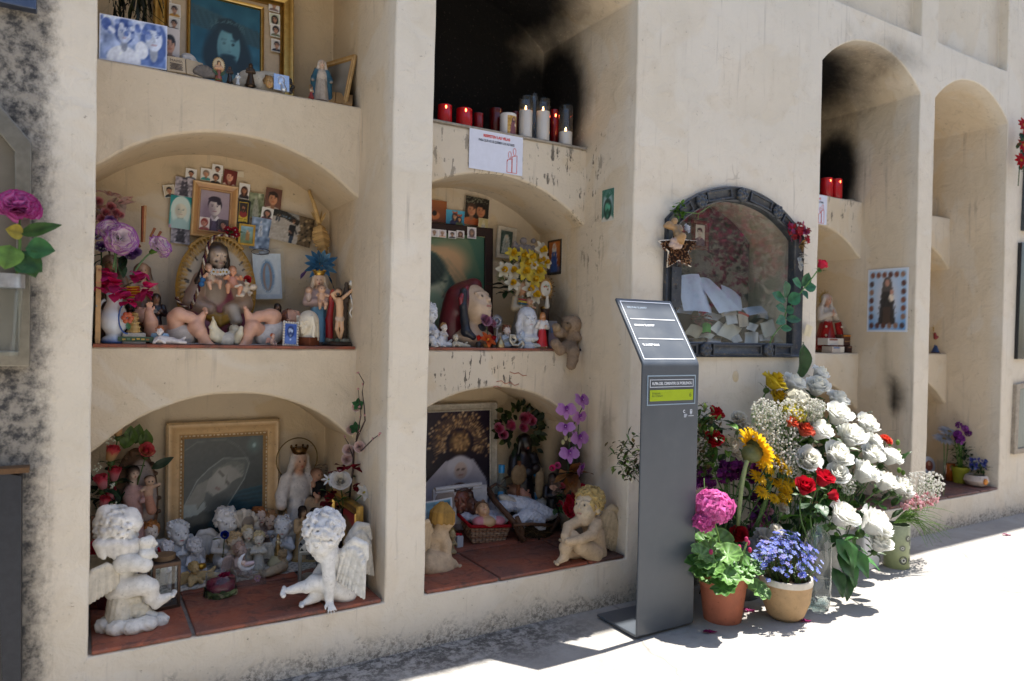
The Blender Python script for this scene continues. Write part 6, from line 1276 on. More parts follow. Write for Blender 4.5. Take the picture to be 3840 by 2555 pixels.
c,wd,ht=rect(*c3(952,1305),*c3(1068,1488),.31);r=thing('pearl_frame','little pearl edged frame with a blue print of a bearded man','picture',(c[0],.31,S1+ht/2),.1,rx=-.12);r.rotation_euler=(-.12,.06,.1);b=MB();b.box((0,.004,0),(wd/2,.003,ht/2),'B8B0A4');[b.ball((s_*wd*.47,-.002,-ht/2+ht*k/9),.0036,'D8D2C8',6,4) for k in range(10) for s_ in(-1,1)];[b.ball((-wd/2+wd*k/6,-.002,s_*ht*.48),.0036,'D8D2C8',6,4) for k in range(7) for s_ in(-1,1)];b.build('beaded_frame',M('resin'),r)
p=Pic(26,40,'3A5AA8');face(p,.5,.66,.19,'B4C2E0','22376E','long','5A78BC',eyes='1C2A54');beard(p,.5,.66,.19,'22376E');p.el(.5,.22,.07,.05,'C4D0EA');border(p,.05,'8EA2D0');picture_mesh('picture',p,wd*.84,ht*.88,r,y=0)
p,h=tall(c3(870,1380),.32,S1);cherub('angel_figurine','small pinkish kneeling angel with ginger hair in front of the right doll',p,h,.5,'D2B0A2','A85A36','sit',seed=21,wingc='C99A8E',eyes='4A3A34')
p,h=tall(c3(910,1138),.53,S1);saint('brown_statuette','small brown robed bearded statuette behind the right doll',p,h,.1,'6A4E3C','8A6A54',None,'B98C70','statuette','bless','4A382C',hair='2A1C16',beardc='2A1C16')
# --- two limbless looking baby dolls lying on their backs with legs in the air, and a small white one
def doll(label,pts,skin,col_nappy,hairc,y0,flip):
 q=lambda x,y,d=.0:at(*pts(x,y),y=y0+d);o=vec([q(*flip['hip'])[0],y0,S1]);r=thing('baby_doll',label,'doll',o);P=lambda x,y,d=.0:q(x,y,d)-o;S=Sculpt()
 for a in flip['limbs']:S.limb([P(*t[:3]) for t in a],[t[3]*.74 for t in a],skin,.006)
 for a,d,up,L in flip['feet']:foot(S,P(*a),d,up,L,skin)
 if 'hand' in flip:hand(S,P(*flip['hand'][0]),flip['hand'][1],.04,skin,.6)
 head(S,P(*flip['head'][:3]),flip['head'][4],flip['head'][3],skin,baby=True);S.mesh('body',M('resin'),r,.0026)
 N=Sculpt();[N.ell(P(*a[:3]),vec(a[3])*.97,col_nappy,.01) for a in flip['nappy']];N.mesh('nappy',M('fabric'),r,.0028);Hr=Sculpt();hair_cap(Hr,P(*flip['head'][:3]),flip['head'][4],flip['head'][3],hairc,n=30,seed=4,r=.08);Hr.mesh('hair',M('resin'),r,.0026)
sk='D8A68C'
doll('naked baby doll with one arm and both legs raised, left of the oval relief',c2,sk,'C9BEB4','5A4030',.40,dict(hip=(780,1480),head=(478,1270,.06,.075,rotz(-.9)@rotx(-1.2)),limbs=[[(600,1385,.05,.034),(690,1390,.04,.036),(770,1400,.02,.036)],[(540,1380,-.01,.028),(535,1300,-.02,.024),(520,1235,-.02,.017)],[(730,1370,-.01,.033),(720,1270,-.02,.031),(745,1245,-.03,.028)],[(745,1245,-.03,.028),(830,1270,-.035,.023),(880,1290,-.04,.014)],[(830,1390,-.02,.031),(880,1340,-.04,.030),(905,1380,-.05,.027)],[(905,1380,-.05,.027),(940,1430,-.055,.020),(955,1445,-.055,.014)]],feet=[((880,1300,-.04),(.28,-.2,.95),(-.9,-.3,.2),.055),((945,1440,-.055),(.85,-.4,-.25),(.2,0,.9),.055)],hand=((520,1235,-.02),vec([[1.0,0,0],[0,0,1],[0,-1.0,0]])),nappy=[(775,1400,-.02,(.038,.030,.034)),(735,1400,-.005,(.034,.034,.032)),(815,1415,-.02,(.024,.028,.026))]))
doll('naked baby doll in a white nappy, right of the oval relief, feet to the left',c3,sk,'D6D0CC','7A4A3A',.40,dict(hip=(840,1480),head=(1025,1268,.02,.068,rotz(.8)@rotx(-1.0)),limbs=[[(870,1370,.03,.036),(940,1360,.04,.034),(985,1340,.04,.026)],[(870,1330,-.01,.034),(880,1255,-.02,.031),(850,1245,-.02,.029)],[(850,1245,-.02,.029),(760,1255,-.03,.023),(715,1265,-.035,.014)],[(800,1380,-.02,.030),(715,1335,-.04,.030),(690,1370,-.045,.027)],[(690,1370,-.045,.027),(672,1425,-.05,.021),(662,1445,-.05,.015)]],feet=[((710,1270,-.035),(-.22,-.2,.95),(.9,-.3,.2),.052),((668,1440,-.05),(-.75,-.6,-.2),(-.2,0,.9),.052)],nappy=[(840,1395,-.018,(.040,.034,.036)),(885,1360,-.008,(.034,.036,.040)),(800,1410,-.02,(.028,.030,.030))]))
doll('small cream porcelain baby lying with legs crossed up between the two dolls',c3,'D9CFB4','D2CCC0','3A2A20',.35,dict(hip=(520,1480),head=(575,1362,.04,.045,rotz(.3)@rotx(-1.1)),limbs=[[(520,1425,.01,.024),(560,1410,.02,.024),(580,1400,.03,.018)],[(480,1425,0,.019),(440,1420,-.01,.018),(405,1410,-.01,.012)],[(470,1400,.0,.019),(430,1370,-.005,.018),(408,1335,-.01,.012)],[(595,1440,0,.016),(615,1390,-.01,.014),(628,1340,-.01,.009)]],feet=[((405,1405,-.01),(-.5,-.3,.7),(-.7,0,-.4),.034),((405,1330,-.01),(-.3,-.4,.8),(-.8,0,.1),.034)],nappy=[(510,1435,0,(.024,.024,.022)),(535,1425,.01,(.02,.02,.02))]))
doily('narrow white lace runner along the edge of the middle left shelf',(.16,.63,.305,.50),S1,col='C9C6C4')
# --- left side: vase, flowers, frame on edge
def left_mid():
 o=vec([at(*c2(255,1480),y=.35)[0],.35,S1]);m=mpp(o)*.4975;r=thing('china_vase','white and blue lustre china jug with a painted orange rose','vase',o,-.1);pr=[(78,0),(90,14),(80,40),(55,62),(60,80),(88,120),(98,165),(92,215),(70,270),(54,310),(52,340),(62,375),(74,388)]
 cols=['4A6CA8','3F63A4','A9B8CE','C8D0DC','D4D6DA','CFD6E0','D8DAE0','C4CEDE','D2D6DE','D8DADE','C2CCDC','9FB2CE','5A7CB4'];b=MB();b.lathe([(x*m,z*m) for x,z in pr],30,cols,capt=False);b.lathe([(x*m*.93,z*m) for x,z in pr[-4:]][::-1],30,'8A93A4',capt=False,capb=False);b.build('jug_body',M('gloss'),r,angle=70)
 b=MB();b.tube(bez((-60*m,0,330*m),(-120*m,0,300*m),(-88*m,0,210*m)),.005,7,'C8D0DC');b.build('handle',M('gloss'),r)
 d=MB();c0=vec([.035,-.0352,195*m])
 for k in range(6):a=k*1.05;d.ball(c0+(.009*cos(a),-.004,.010*sin(a)),(.008,.003,.008),pick(['B85A34','C46A40','A84A2C']),7,5)
 [leaf(d,c0+(0,-.005,-.012),(U(-.8,.8),-.2,U(-1,-.2)),.024,.011,'4E7A4A',up=(0,-1,0),curl=.05,nu=2,nv=3) for _ in range(4)];d.tube([c0+(.022*cos(a),.002+.006*sin(a),.045*sin(a)) for a in lsp(1.5,4.8,14)],.0022,5,'3A5CA0');d.build('painted_rose',M('gloss'),r)
 T=vec([o[0],o[1],S1+385*m])
 def boug(g):
  for x,y in((210,950),(240,1030),(190,1090),(270,1020),(330,1130),(300,1060),(180,1040),(225,920),(360,1150),(440,950),(455,930),(490,1070),(520,1050),(470,1080),(250,1090),(205,1010)):
   mb=g('bloom');c=at(*c2(x,y),y=U(.30,.35))-T;[leaf(mb,c,(U(-1,1),U(-1,-.2),U(-1,1)),.036,.030,pick(['DC2C6C','E6407E','CC205C','D63A8C']),curl=.5,nu=3,nv=4) for _ in range(4)]
  for a in((300,1060),(240,1000),(460,1000)):g('stem').tube(bez((0,0,-.05),(0,-.01,.03),at(*c2(*a),y=.33)-T,6),.0018,5,'5A4A34')
 flower('bougainvillea_bunch','magenta paper thin bougainvillea blooms hanging over the china jug',T,boug)
 for lab,(x,y),R_,(x2,y2),n in(('large white carnation edged in purple, facing out above the jug',(300,680),.047,(270,930),(.1,-.85,.2)),('white carnation edged in purple seen from the side with its green calyx',(585,745),.038,(400,950),(.55,-.45,.45)),('purple edged carnation half hidden behind the large one',(225,615),.034,(250,900),(-.3,-.5,.6))):
  c=at(*c2(x,y),y=.33);e=at(*c2(x2,y2),y=.34)-c
  def bld(g,R_=R_,n=n,e=e):carnation(g('bloom'),(0,0,0),n,R_,'F6E8EA','B448BC',34,.8);nn=vec(n)/vlen(n);g('calyx').tube([-nn*R_*.7,-nn*R_*.25,nn*R_*.1],[.006,.010,.012],7,'5C8438');g('stem').tube(bez(-nn*R_*.6,-nn*R_*1.6,e,7),.0026,6,'6E9060')
  flower('carnation',lab,c,bld,parts=dict(calyx='stem'))
 def pale(g):
  for x,y,s_ in((135,400,.018),(230,440,.018),(190,485,.018),(268,485,.017),(165,530,.017),(255,525,.016),(300,500,.014)):rose(g('bloom'),at(*c2(x,y),y=.48)-at(*c2(200,480),y=.48),(U(-.2,.3),-.9,.3),s_,'D67C86','EAB0B0',4,.5)
  lily(g('bloom'),at(*c2(300,380),y=.47)-at(*c2(200,480),y=.48),(.2,-.4,.9),.034,'EAD0C0','D2B49A',4,'DDB4A8');lily(g('bloom'),at(*c2(215,350),y=.48)-at(*c2(200,480),y=.48),(.1,-.3,.9),.036,'C9A09A','C9A08E',4)
  for i in range(16):leaf(g('petals'),at(*c2(U(110,300),U(400,560)),y=.52)-at(*c2(200,480),y=.48),(U(-1,1),-.2,U(-.5,1)),.055,.045,pick(['E0BCB6','D4A8A4','E6CABE']),curl=.2)
  g('stem').tube(bez((0,0,0),(.0,.02,-.1),(.03,.0,-.21),6),.003,5,'6A5A40')
 flower('pink_rose_bouquet','dusty pink cloth roses wrapped in tulle in the top left corner',at(*c2(200,480),y=.48),pale)
 def lil(g):
  for x,y in((125,650),(165,740),(225,545),(420,780),(375,800)):rose(g('bloom'),at(*c2(x,y),y=.42)-at(*c2(160,740),y=.42),(U(-.3,.3),-.9,.2),.020,'7A4A9C','A88ABC',4,.5)
  for i in range(14):leaf(g('leaf'),at(*c2(U(110,430),U(700,900)),y=.43)-at(*c2(160,740),y=.42),(U(-1,1),-.3,U(-1,.8)),.05,.026,pick(['2E4A2E','3C5C38','24382A']))
  [g('filler').ball(at(*c2(U(100,220),U(640,770)),y=.41)-at(*c2(160,740),y=.42),.002,'DCDCD0',5,4) for _ in range(22)];g('stem').tube(bez((0,0,0),(0,.03,-.1),(.03,.02,-.2),5),.002,5,'3C5C38')
 flower('lilac_roses','lilac roses with dark leaves and tiny white filler behind the carnations',at(*c2(160,740),y=.42),lil)
 for i,(a,bb,lab) in enumerate((((480,700),(490,425),'pale wooden incense stick standing tall'),((468,700),(475,430),'reddish wooden slat standing beside the tall stick'),((455,740),(375,620),'thin slanting wooden slat leaning left'),((530,660),(565,595),'short wooden slat leaning right'),((575,680),(610,620),'shortest wooden slat, farthest right of the fan'))):
  b=MB();p0,p1=at(*c2(*a),y=.545),at(*c2(*bb),y=.545);b.tube([p0-p0,p1-p0],[.0045,.0055],4,['C99A6C','9C5434','8E4A30','A0603C','9A583A'][i]);o2=b.build('wooden_stick',M('wood'),None,smooth=False);setloc(o2,p0);tag(o2,lab,'stick','fan of wooden slats behind the carnations')
 p,h=tall(c2(470,835),.52,S1);saint('clay_statuette','dim brown draped statuette behind the raised doll arm',p,h,.1,'8A6A50','B99A7C','6A4E3C','C9A080','statuette','pray','5A4030',bw=.8)
 p,h=tall(c2(575,1072),.47,S1);saint('monk_statuette','dark robed monk statuette with a tonsure holding a white lily',p,h,.0,'1E1416','241A1C',None,'B08468','statuette','carry','2A2020',hair='2A1C14',extra=lambda r,k:(lambda b:(floret(b,(-.03*k,-.15*k,.62*k),(0,-1,.2),.05*k,6,'D8D4C8'),b.build('lily',M('petal'),r)))(MB()))
 p,h=tall(c2(375,1150),.44,S1);saint('dark_statuette','black cloaked statuette in shadow behind the china jug',p,h,.1,'120F10','171213','141011','3A2A22','statuette','pray',None,bw=1.3)
 p,h=tall(c2(232,770),.50,S1);saint('veiled_statuette','murky brown veiled statuette deep behind the jug flowers',p,h,.1,'6A5648','7A6250','4E3E34','A07A60','statuette','pray',None)
 o2=vec([at(*c2(405,1480),y=.335)[0],.335,S1]);m2=mpp(o2)*.4975;b=MB();b.box((0,0,42*m2),(78*m2,.016,42*m2),'B7B3AC');bk=b.build('marble_book',M('stone'),None,smooth=False,bevel=.003);bk.location=o2;tag(bk,'pale marble block carrying the gilded virgin beside the jug','block');
 b=MB();b.box((0,0,.5*m2),(.045,.0008,18*m2),'3E5A44');[b.box((-.03+.012*i,-.0012,U(-4,6)*m2),(.004,.0006,6*m2),pick(['C9A64C','A8703C','6A8A6A'])) for i in range(6)];b.build('painted_band',M('paint'),bk,smooth=False).location=(.004,-.0172,36*m2)
 q=o2+vec([0,0,84*m2]);rv=thing('gilded_virgin','bell shaped gilded virgin statuette studded with beads','statuette',q);S=Sculpt();hh=165*m2
 S.frame((0,0,0),None,hh);S.cap((0,0,.12),(0,0,.55),.26,.15,'A8864A',.03);S.ball((0,-.02,.70),.11,'B08C5C',.03);S.ell((0,.03,.74),(.17,.08,.22),'97763C',.02);[S.ball((.28*cos(a)*(1-.5*z),.2*sin(a)*(1-.5*z)-.03,.06+z*.8),.035,'C2A266',.01) for z in(0,.25,.5,.75,1.0) for a in lsp(-2.9,.0,8)];S.ell((0,0,.06),(.30,.22,.06),'8C6C34',.02);S.mesh('figure',M('resin'),rv,.0016)
 b=MB();zt=at(*c2(135,880),y=.345)[2];hh=zt-S1;b.box((0,.07,hh/2),(.0065,.075,hh/2),'C9A070');b.ball((-.004,-.0065,hh*.48),(.003,.003,.003),'9A9A98',6,4);ob=b.build('side_picture',M('wood'),None,smooth=False,bevel=.003);ob.name='side_picture';ob.location=(at(*c2(135,1200),y=.345)[0],.315,S1);tag(ob,'light wooden picture frame standing edge on by the left pillar','picture')
 o3=vec([at(*c2(600,1480),y=.315)[0],.315,S1]);cherub('cherub_figurine','ginger cherub with blue wings lying on its elbows on the shelf edge',o3,.062,-.2,'D9D2D0','B06438','lie',seed=22,wingc='7FA2C4',mat='ceramic',eyes='3A4A6A').rotation_euler.z=PI-.1 if False else-.15
 b=MB();[b.box((0,0,-.0035*k_),(.017,.0006,.0018),'C9A02C' if k_%2==0 else 'A8281E') for k_ in range(9)];fo=b.build('flag_ribbon',M('fabric'),None,smooth=False);setloc(fo,at(*c2(400,1038),y=.33));fo.rotation_euler=(0,-.08,0);tag(fo,'tiny red and yellow striped ribbon hanging among the jug flowers','ribbon')
left_mid()
# ================================================================ first bay, top niche
def c1(x,y):return 300+.4667*x,.4667*y
S2=ZS2+.0065
def card(label,pts,p,y,name='photo',cat='photo',th=.0012,lean=.0,rz=.0):
 """upright print whose visible outline runs from the top left to the bottom right pixel"""
 c,wd,ht=rect(*pts[0],*pts[1],y);return photo(label,p,c,wd,ht,rz,0,lean,name,cat)
p=Pic(72,44,'A9BCE0').grad('8FA6D8','C4D0EC').nz(.12,6);face(p,.80,.66,.13,'D2DCF2','4A62A0','long','6A84C0',eyes='3A4E8C');face(p,.36,.66,.10,'C4D0EC','3E5698','curly','E2E8F6',eyes='3A4E8C');p.el(.1,.8,.07,.14,'4A62A8');p.el(.62,.35,.1,.2,'E4EAF8');[p.el(random.random(),U(.6,.95),.035,.06,pick(['5A72B4','D8E0F4','8A9ED0']),.4) for _ in range(26)];p.nz(.05,2);border(p,.018,'D8DCEA')
tl,tr,bl=at(*c1(163,112),y=.33),at(*c1(697,283),y=.308),at(*c1(160,487),y=.33);ph=picture_mesh('photo',p,vlen(tr-tl),tl[2]-S2,None);setloc(ph,((tl[0]+tr[0])/2,.317,S2+(tl[2]-S2)/2));ph.rotation_euler=(-.04,0,-.06);tag(ph,'large blue toned print of a crowd standing at the left of the top shelf','photo')
card('colour portrait of a young man in a dark jacket behind the blue crowd print',(c1(628,222),c1(800,585)),face(Pic(30,50,'B9B0AC'),.55,.62,.22,'B88A70','17151A','short','15161C',eyes='1A1616'),.36)
def gold_frame():
 a,b_=at(*c1(585,300),y=.55),at(*c1(1715,500),y=.55);wd=b_[0]-a[0];ht=.42;r=thing('framed_picture','big gold framed blue print of a bearded man with small photos stuck on its border','picture',((a[0]+b_[0])/2,.55,S2),0,rx=-.07)
 f=frame_mesh('frame',wd,ht,.045,.03,['8A6A30','C9A45A','E0C07A','A07C3C','D2B068','8C6C34','C49E54'],M('gold'),r);f.location.z=ht/2;w2=wd-.09
 m_=MB();m_.box((0,.004,ht/2),(w2/2,.003,ht/2-.045),'CDB694');m_.build('border_panel',M('resin'),r,smooth=False);wp=w2-.105;g=frame_mesh('inner_moulding',wp,ht-.12,.012,.012,['B8924C','E4C88C','A8823E'],M('gold'),r);g.location.z=ht/2
 p=Pic(90,84,'2F6E86').grad('2A6A86','235A70');p.nz(.03,9);p.v=p.v*.9+.14;p.po([(0,.72),(1,.60),(1,.78),(0,.95)],'3A5660',.8);[p.ln(0,.74+.02*i,1,.62+.02*i,.003,'22404A',.7) for i in range(9)];p.el(.10,.2,.3,.14,'5E9CB4',.7);p.el(.95,.2,.28,.16,'5E9CB4',.7)
 p.el(.52,.52,.30,.27,'1E343E',.3);p.el(.30,.42,.12,.18,'1E343E',.5);p.el(.74,.42,.13,.18,'1E343E',.5);face(p,.54,.56,.165,'6FA6B4','1E343E','short',None,eyes='14262E',lip='3E6470',tilt=-.12);p.el(.52,.36,.15,.10,'1E3A46',.4);p.el(.54,.45,.1,.02,'1E3A46',.5);p.el(.50,.58,.08,.1,'86B8C2',.8,0,.5)
 for i in range(26):a1=3.0-i*.11;p.ln(.53+.24*cos(a1),.70+.11*sin(a1),.53+.26*cos(a1+U(-.3,.3)),.72+.12*sin(a1+U(-.3,.3)),.005,'4A6A70')
 q=picture_mesh('picture',p,wp-.02,ht-.14,r,y=-.001);q.location.z=ht/2
 for i,(x,y,k_,sh,bg) in enumerate(((690,35,'short','2A2A30','C9B8A0'),(762,75,'short','C08A2C','D2CCC2'),(758,190,'short','4A4A50','D8D4D0'),(1570,30,'short','7A6A6A','DAD6D0'),(1573,150,'long','D8D0C0','C2C8B0'),(1580,240,'curly','6A7258','E0DCD4'),(1585,365,'short','22242C','CFCBC4'))):
  c=at(*c1(x,y),y=.548)-vec(r.location);o=picture_mesh('stuck_photo',headshot('B88A6C','221C1A',k_,sh,bg,16,20),.036,.044,r);o.location=(c[0],-.009-.0004*i,c[2]*1.002);o.rotation_euler=(0,U(-.06,.06),0)
gold_frame()
def hang(g):
 for i in range(60):x=U(-.05,.06);leaf(g('leaves'),(x,U(-.03,.03),U(-.02,.10)),(U(-.6,.6),U(-.4,.2),-1),U(.05,.10),.010,pick(['23281A','343A22','4A5228','1C2016','2E2A1C']),curl=.4,nu=2,nv=4)
 for i in range(5):g('twig').tube(bez((U(-.04,.05),0,.1),(U(-.06,.08),-.02,.02),(U(-.04,.12),-.02,-.05),6),.0012,4,'3E4020')
flower('hanging_plant','withered dark green plant hanging in the top left corner',at(*c1(420,40),y=.42),hang,cat='plant')
def t1(x,y,d,z0=S2):p,h=tall(c1(x,y),d,z0);return p,h
p,h=t1(880,420,.38);S=Sculpt();head(S,(0,0,h*.62),rotz(.6),h*.62,'CFCBC6',eyes='9A9690',closed=True);S.frame((0,0,h*.62),rotz(.6),h*.62);S.ell((0,.14,.1),(.46,.44,.46),'C9C5C2',.05);[S.limb([(q*.40,-.05,.2),(q*.42,.05,-.5),(q*.5,.05,-.95)],[.1,.13,.2],'C9C5C2',.08) for q in(-1,1)];S.cap((0,.05,-.4),(0,.05,-.95),.25,.35,'CFCBC6',.1);o=S.mesh('madonna_bust',M('ceramic'),None,.002);o.location=p;tag(o,'grey white bust of a veiled madonna behind the marble book','bust')
def book(label,x,y,d,w_,h_,col,rz=.0,txt=False,lean=-.5):
 r=thing('open_book',label,'plaque',(at(*c1(x,y),y=d)[0],d,S2),rz,rx=lean);b=MB();[b.box((s_*w_/4,0,h_/2),(w_/4-.0006,.004,h_/2),shade(col,1 if s_<0 else .93),rotz(.12*s_)) for s_ in(-1,1)];b.build('pages',M('pot'),r,smooth=False,bevel=.0015)
 if txt:text_mesh('MAMA',.012,'4A4038',M('paint'),r,(-w_/4,-.0062,h_*.62),UP,'CENTER');e=MB();[e.box((-w_/4,-.006,h_*(.5-.09*i)),(w_*(.17-.02*(i%2)),.0006,.0011),'5A5048') for i in range(5)];e.build('engraved_lines',M('paint'),r,smooth=False)
book('cream marble open book carved MAMA near the front of the top shelf',850,600,.315,.10,.052,'C9B598',.05,True,-.35);book('wooden open book leaning at the right end of the top shelf',2050,800,.33,.11,.066,'B08A5C',-.35,lean=-.75)
def shell():
 p,h=t1(998,548,.32);S=Sculpt();[S.cap((0,0,.004),(h*.85*sin(a),-.004*(i%2),h*.9*cos(a)+.004),.004,.0075,shade('6E6864',.8+.3*(i%2)),.003) for i,a in enumerate(lsp(-1.35,1.35,13))];o=S.mesh('scallop_shell',M('stone'),None,.0014);o.location=p;tag(o,'grey scallop shell standing on the top shelf','shell')
shell()
p,h=t1(1117,455,.315);saint('medallion_virgin','small virgin on a cream oval medallion with green palms',p,h*.86,0,'8C4A3C','C9A07E',None,'D2AA84',pose='carry',base='4E6A34',hair='3A2418',extra=lambda r,k:(lambda b:(b.ball((0,.05*k,.74*k),(.26*k,.03*k,.36*k),'CDB892',18,10),[b.ball((.27*k*cos(a),.03*k,.74*k+.37*k*sin(a)),.028*k,'B39A62',5,4) for a in lsp(0,6.28,26)],[leaf(b,(q*.05*k,-.12*k,.2*k),(q,-.2,1.1),.4*k,.14*k,'3E5A2C',up=(0,-1,0),nu=2,nv=4) for q in(-1,1)],b.build('oval_medallion',M('resin'),r)))(MB()))
p,h=t1(1205,530,.315);saint('dark_virgin','small black seated madonna statuette right of the medallion',p,h,0,'2A2220','332826','2E2624','3A2C26',pose='carry',base='241E1C')
p,h=t1(1270,582,.32);saint('clear_angel','tiny milky glass angel between the two dark statuettes',p,h,0,'C4C8CC',None,None,'D2D6DA',base=None,mat='gloss')
p,h=t1(1372,503,.31);saint('bronze_statuette','dark bronze statuette of a lady in a wide skirt before the white cloud',p,h,-.1,'4A3C30','54463A',None,'54463A',pose='carry',base='3A3028',hair='3A3028',bw=1.25,mat='metal')
S=Sculpt();[S.ell((x,U(-.01,.01),z),(r_,r_*.7,r_*.85),shade('C4BBAA',U(.92,1.05)),.01) for x,z,r_ in((-.045,.018,.026),(-.03,.04,.024),(0,.03,.034),(.02,.048,.026),(.04,.045,.028),(.055,.025,.028),(.0,.014,.03),(.03,.012,.03))];o=S.mesh('cloud_ornament',M('plaster'),None,.0022);o.location=(at(*c1(1430,600),y=.36)[0],.36,S2);o.scale=(1.05,)*3;tag(o,'cream cloud shaped ornament with a sleeping lamb look behind the bronze lady','ornament')
S=Sculpt();head(S,(0,0,.022),rotz(-.1),.040,'A88452',baby=True);hair_cap(S,(0,0,.022),rotz(-.1),.042,'7A5A34',n=16);o=S.mesh('face_ornament',M('resin'),None,.0014);o.location=(at(*c1(1520,690),y=.312)[0],.312,S2);tag(o,'small golden brown child face beside the silver plaque','ornament')
c,wd,ht=rect(*c1(1556,612),*c1(1684,748),.300);r=thing('silver_plaque','square silver plaque embossed with a woman in profile','plaque',(c[0],.303,S2+ht/2),0,rx=-.12);b=MB();b.box((0,0,0),(wd/2,.003,ht/2),'B4C0D2');b.build('plate',M('metal'),r,smooth=False,bevel=.0015);S=Sculpt();S.ell((0,-.003,.006),(.010,.004,.013),'C9D2DE');S.ell((-.005,-.003,.0),(.006,.004,.008),'D2DAE6',.002);S.cap((.002,-.003,-.004),(.006,-.003,-.020),.006,.010,'C4CEDC',.003);S.limb([(.015*cos(a),-.003,.004+.017*sin(a)) for a in lsp(-.6,2.6,9)],[.0012]*9,'D8E0EA');S.mesh('embossed_profile',M('metal'),r,.0012)
p,h=t1(1945,470,.35);saint('virgin_statue','virgin statuette with open arms and a teal mantle on the top shelf',p,h,-.2,'B5A89A','BDB0A2','C4B8AA','C9AE98','statue','open','7A6A5C',mat='plaster',cloak='2E5A6E')
p,h=t1(1860,692,.318);saint('kneeling_figure','tiny red cloaked kneeling figure with a gold fan halo',p,h,.6,'8C2420','C9B49A',None,'C9A080',base=None,hair='3A2A20',halo=('rays',.32,'C08A3C'),bw=1.4)
def side_frame():
 a,bt=at(*c1(2195,378),x=.735),at(*c1(2060,720),y=.36);r=thing('leaning_frame','wooden photo frame leaning against the right side wall of the top niche','picture',(.700,.40,S2+.085),-1.15,rx=-.22);frame_mesh('frame',.15,.19,.016,.012,['B08A54','D2B07C','A87E48'],M('wood'),r);picture_mesh('picture',Pic(16,22,'7A746A').nz(.06,5),.12,.16,r,y=-.003)
side_frame()
b=MB();[b.ball((U(-.008,.008),U(-.004,.004),.004+.009*i),U(.004,.008),'1C1816',6,4) for i in range(5)];o=b.build('black_trinket',M('resin'),None);o.location=(at(*c1(1708,700),y=.305)[0],.305,S2);tag(o,'knobbly black trinket just right of the silver plaque','trinket')
# ================================================================ second bay
def ca(x,y):return 1600+.3571*x,300+.3571*y
def cb(x,y):return 1600+.4464*x,700+.4464*y
def cc(x,y):return 1580+.5103*x,1440+.5103*y
# --- votive candles on the sooty top shelf
def candle_red(label,uv0,uv1,y,lit,col='A81420',dark=1.0,group='red votive candles',z0=S2):
 a,b_=at(uv0[0],uv0[1],y=y),at(uv1[0],uv1[1],y=y);R_=(b_[0]-a[0])/2*.80;H_=max(a[2],b_[2])-z0;r=thing('votive_candle',label,'candle',((a[0]+b_[0])/2,y,z0),0,group);c=shade(col,dark);t=MATS.get('red_cup')
 if not t:n=NT('red_cup');at_=n.n('Attribute',attribute_name='Col').outputs['Color'];n.l(at_,n.p.inputs['Base Color']);n.p.inputs['Roughness'].default_value=.16;n.p.inputs['Transmission Weight'].default_value=.25;t=MATS['red_cup']=n.mat
 g=MB();g.lathe([(R_*.9,0),(R_,.004),(R_,H_*.82),(R_*.96,H_*.86),(R_,H_*.88),(R_*.96,H_*.92),(R_,H_*.95),(R_*.97,H_),(R_*.90,H_),(R_*.88,H_*.80)],26,c,capt=False);g.lathe([(R_*.89,H_*.80),(.001,H_*.79)],26,shade(c,.8),capb=False,capt=False);g.build('red_cup',t,r,angle=50)
 if lit:f=MB();f.ball((-R_*.25,-R_*.93,H_*.84),(.0035,.002,.0065),'FFFFFF',8,6);f.c=[];f.build('flame',emit_mat('flame_red',(1.0,.10,.03),9),r)
 return r
for lab,x0,y0,x1,y,lit,dk,col in(('red votive candle, leftmost, burning close to the pillar',105,255,278,.335,True,1,'C01622'),('wide red votive candle, second from the left, burning',300,292,490,.335,True,1,'C01622'),('small unlit red votive, right of the second burning one',488,346,602,.36,False,.8,'A81420'),('dark red tall votive left of the candle with a printed label',655,295,800,.38,False,.55,'A81420'),('narrow dark red votive peeping out right of the labelled candle',900,330,965,.42,False,.5,'A81420'),('thin red votive between the tall and the short white candle',1302,312,1385,.37,True,.75,'B01420')):
 candle_red(lab,ca(x0,y0),ca(x1,y0+.2*(x1-x0)),y,lit,col,dk)
def candle_glass(label,uv0,uv1,y,wax,lit=True,wc='CFC6BC'):
 a,b_=at(uv0[0],uv0[1],y=y),at(uv1[0],uv1[1],y=y);R_=(b_[0]-a[0])/2*.80;H_=max(a[2],b_[2])-S2;r=thing('glass_candle',label,'candle',((a[0]+b_[0])/2,y,S2),0,'tall candles in clear glass')
 g=MB();g.lathe([(R_,.001),(R_,H_*.88),(R_*.94,H_*.91),(R_,H_*.93),(R_*.94,H_*.955),(R_,H_*.975),(R_*.97,H_)],26,'FFFFFF',capb=False,capt=False);g.c=[];g.build('glass_cylinder',glass_mat('candle_glass',(.94,.95,.96),.03,1.3),r,angle=60)
 if wax:w=MB();w.lathe([(R_*.94,.003),(R_*.94,H_*wax),(R_*.6,H_*wax-.003),(.001,H_*wax-.003)],24,[wc,wc,shade(wc,.9),shade(wc,.9)],capt=False);w.build('wax',M('wax'),r,angle=50);rg=MB();rg.lathe([(R_*.955,H_*wax),(R_*.955,H_*(wax+.05))],24,'6A3A28',capb=False,capt=False);rg.build('melted_ring',glass_mat('amber_ring',(.75,.45,.32),.05),r)
 if lit:f=MB();z=H_*wax;f.lathe([(.0008,z),(.0034,z+.005),(.0036,z+.009),(.002,z+.016),(.0003,z+.021)],10,'FFFFFF');f.c=[];f.build('flame',emit_mat('flame_yellow',(1.0,.62,.22),14),r);w=MB();w.tube([(0,0,z-.003),(.0005,0,z+.004)],.0008,4,'1A1410');w.build('wick',M('matte'),r)
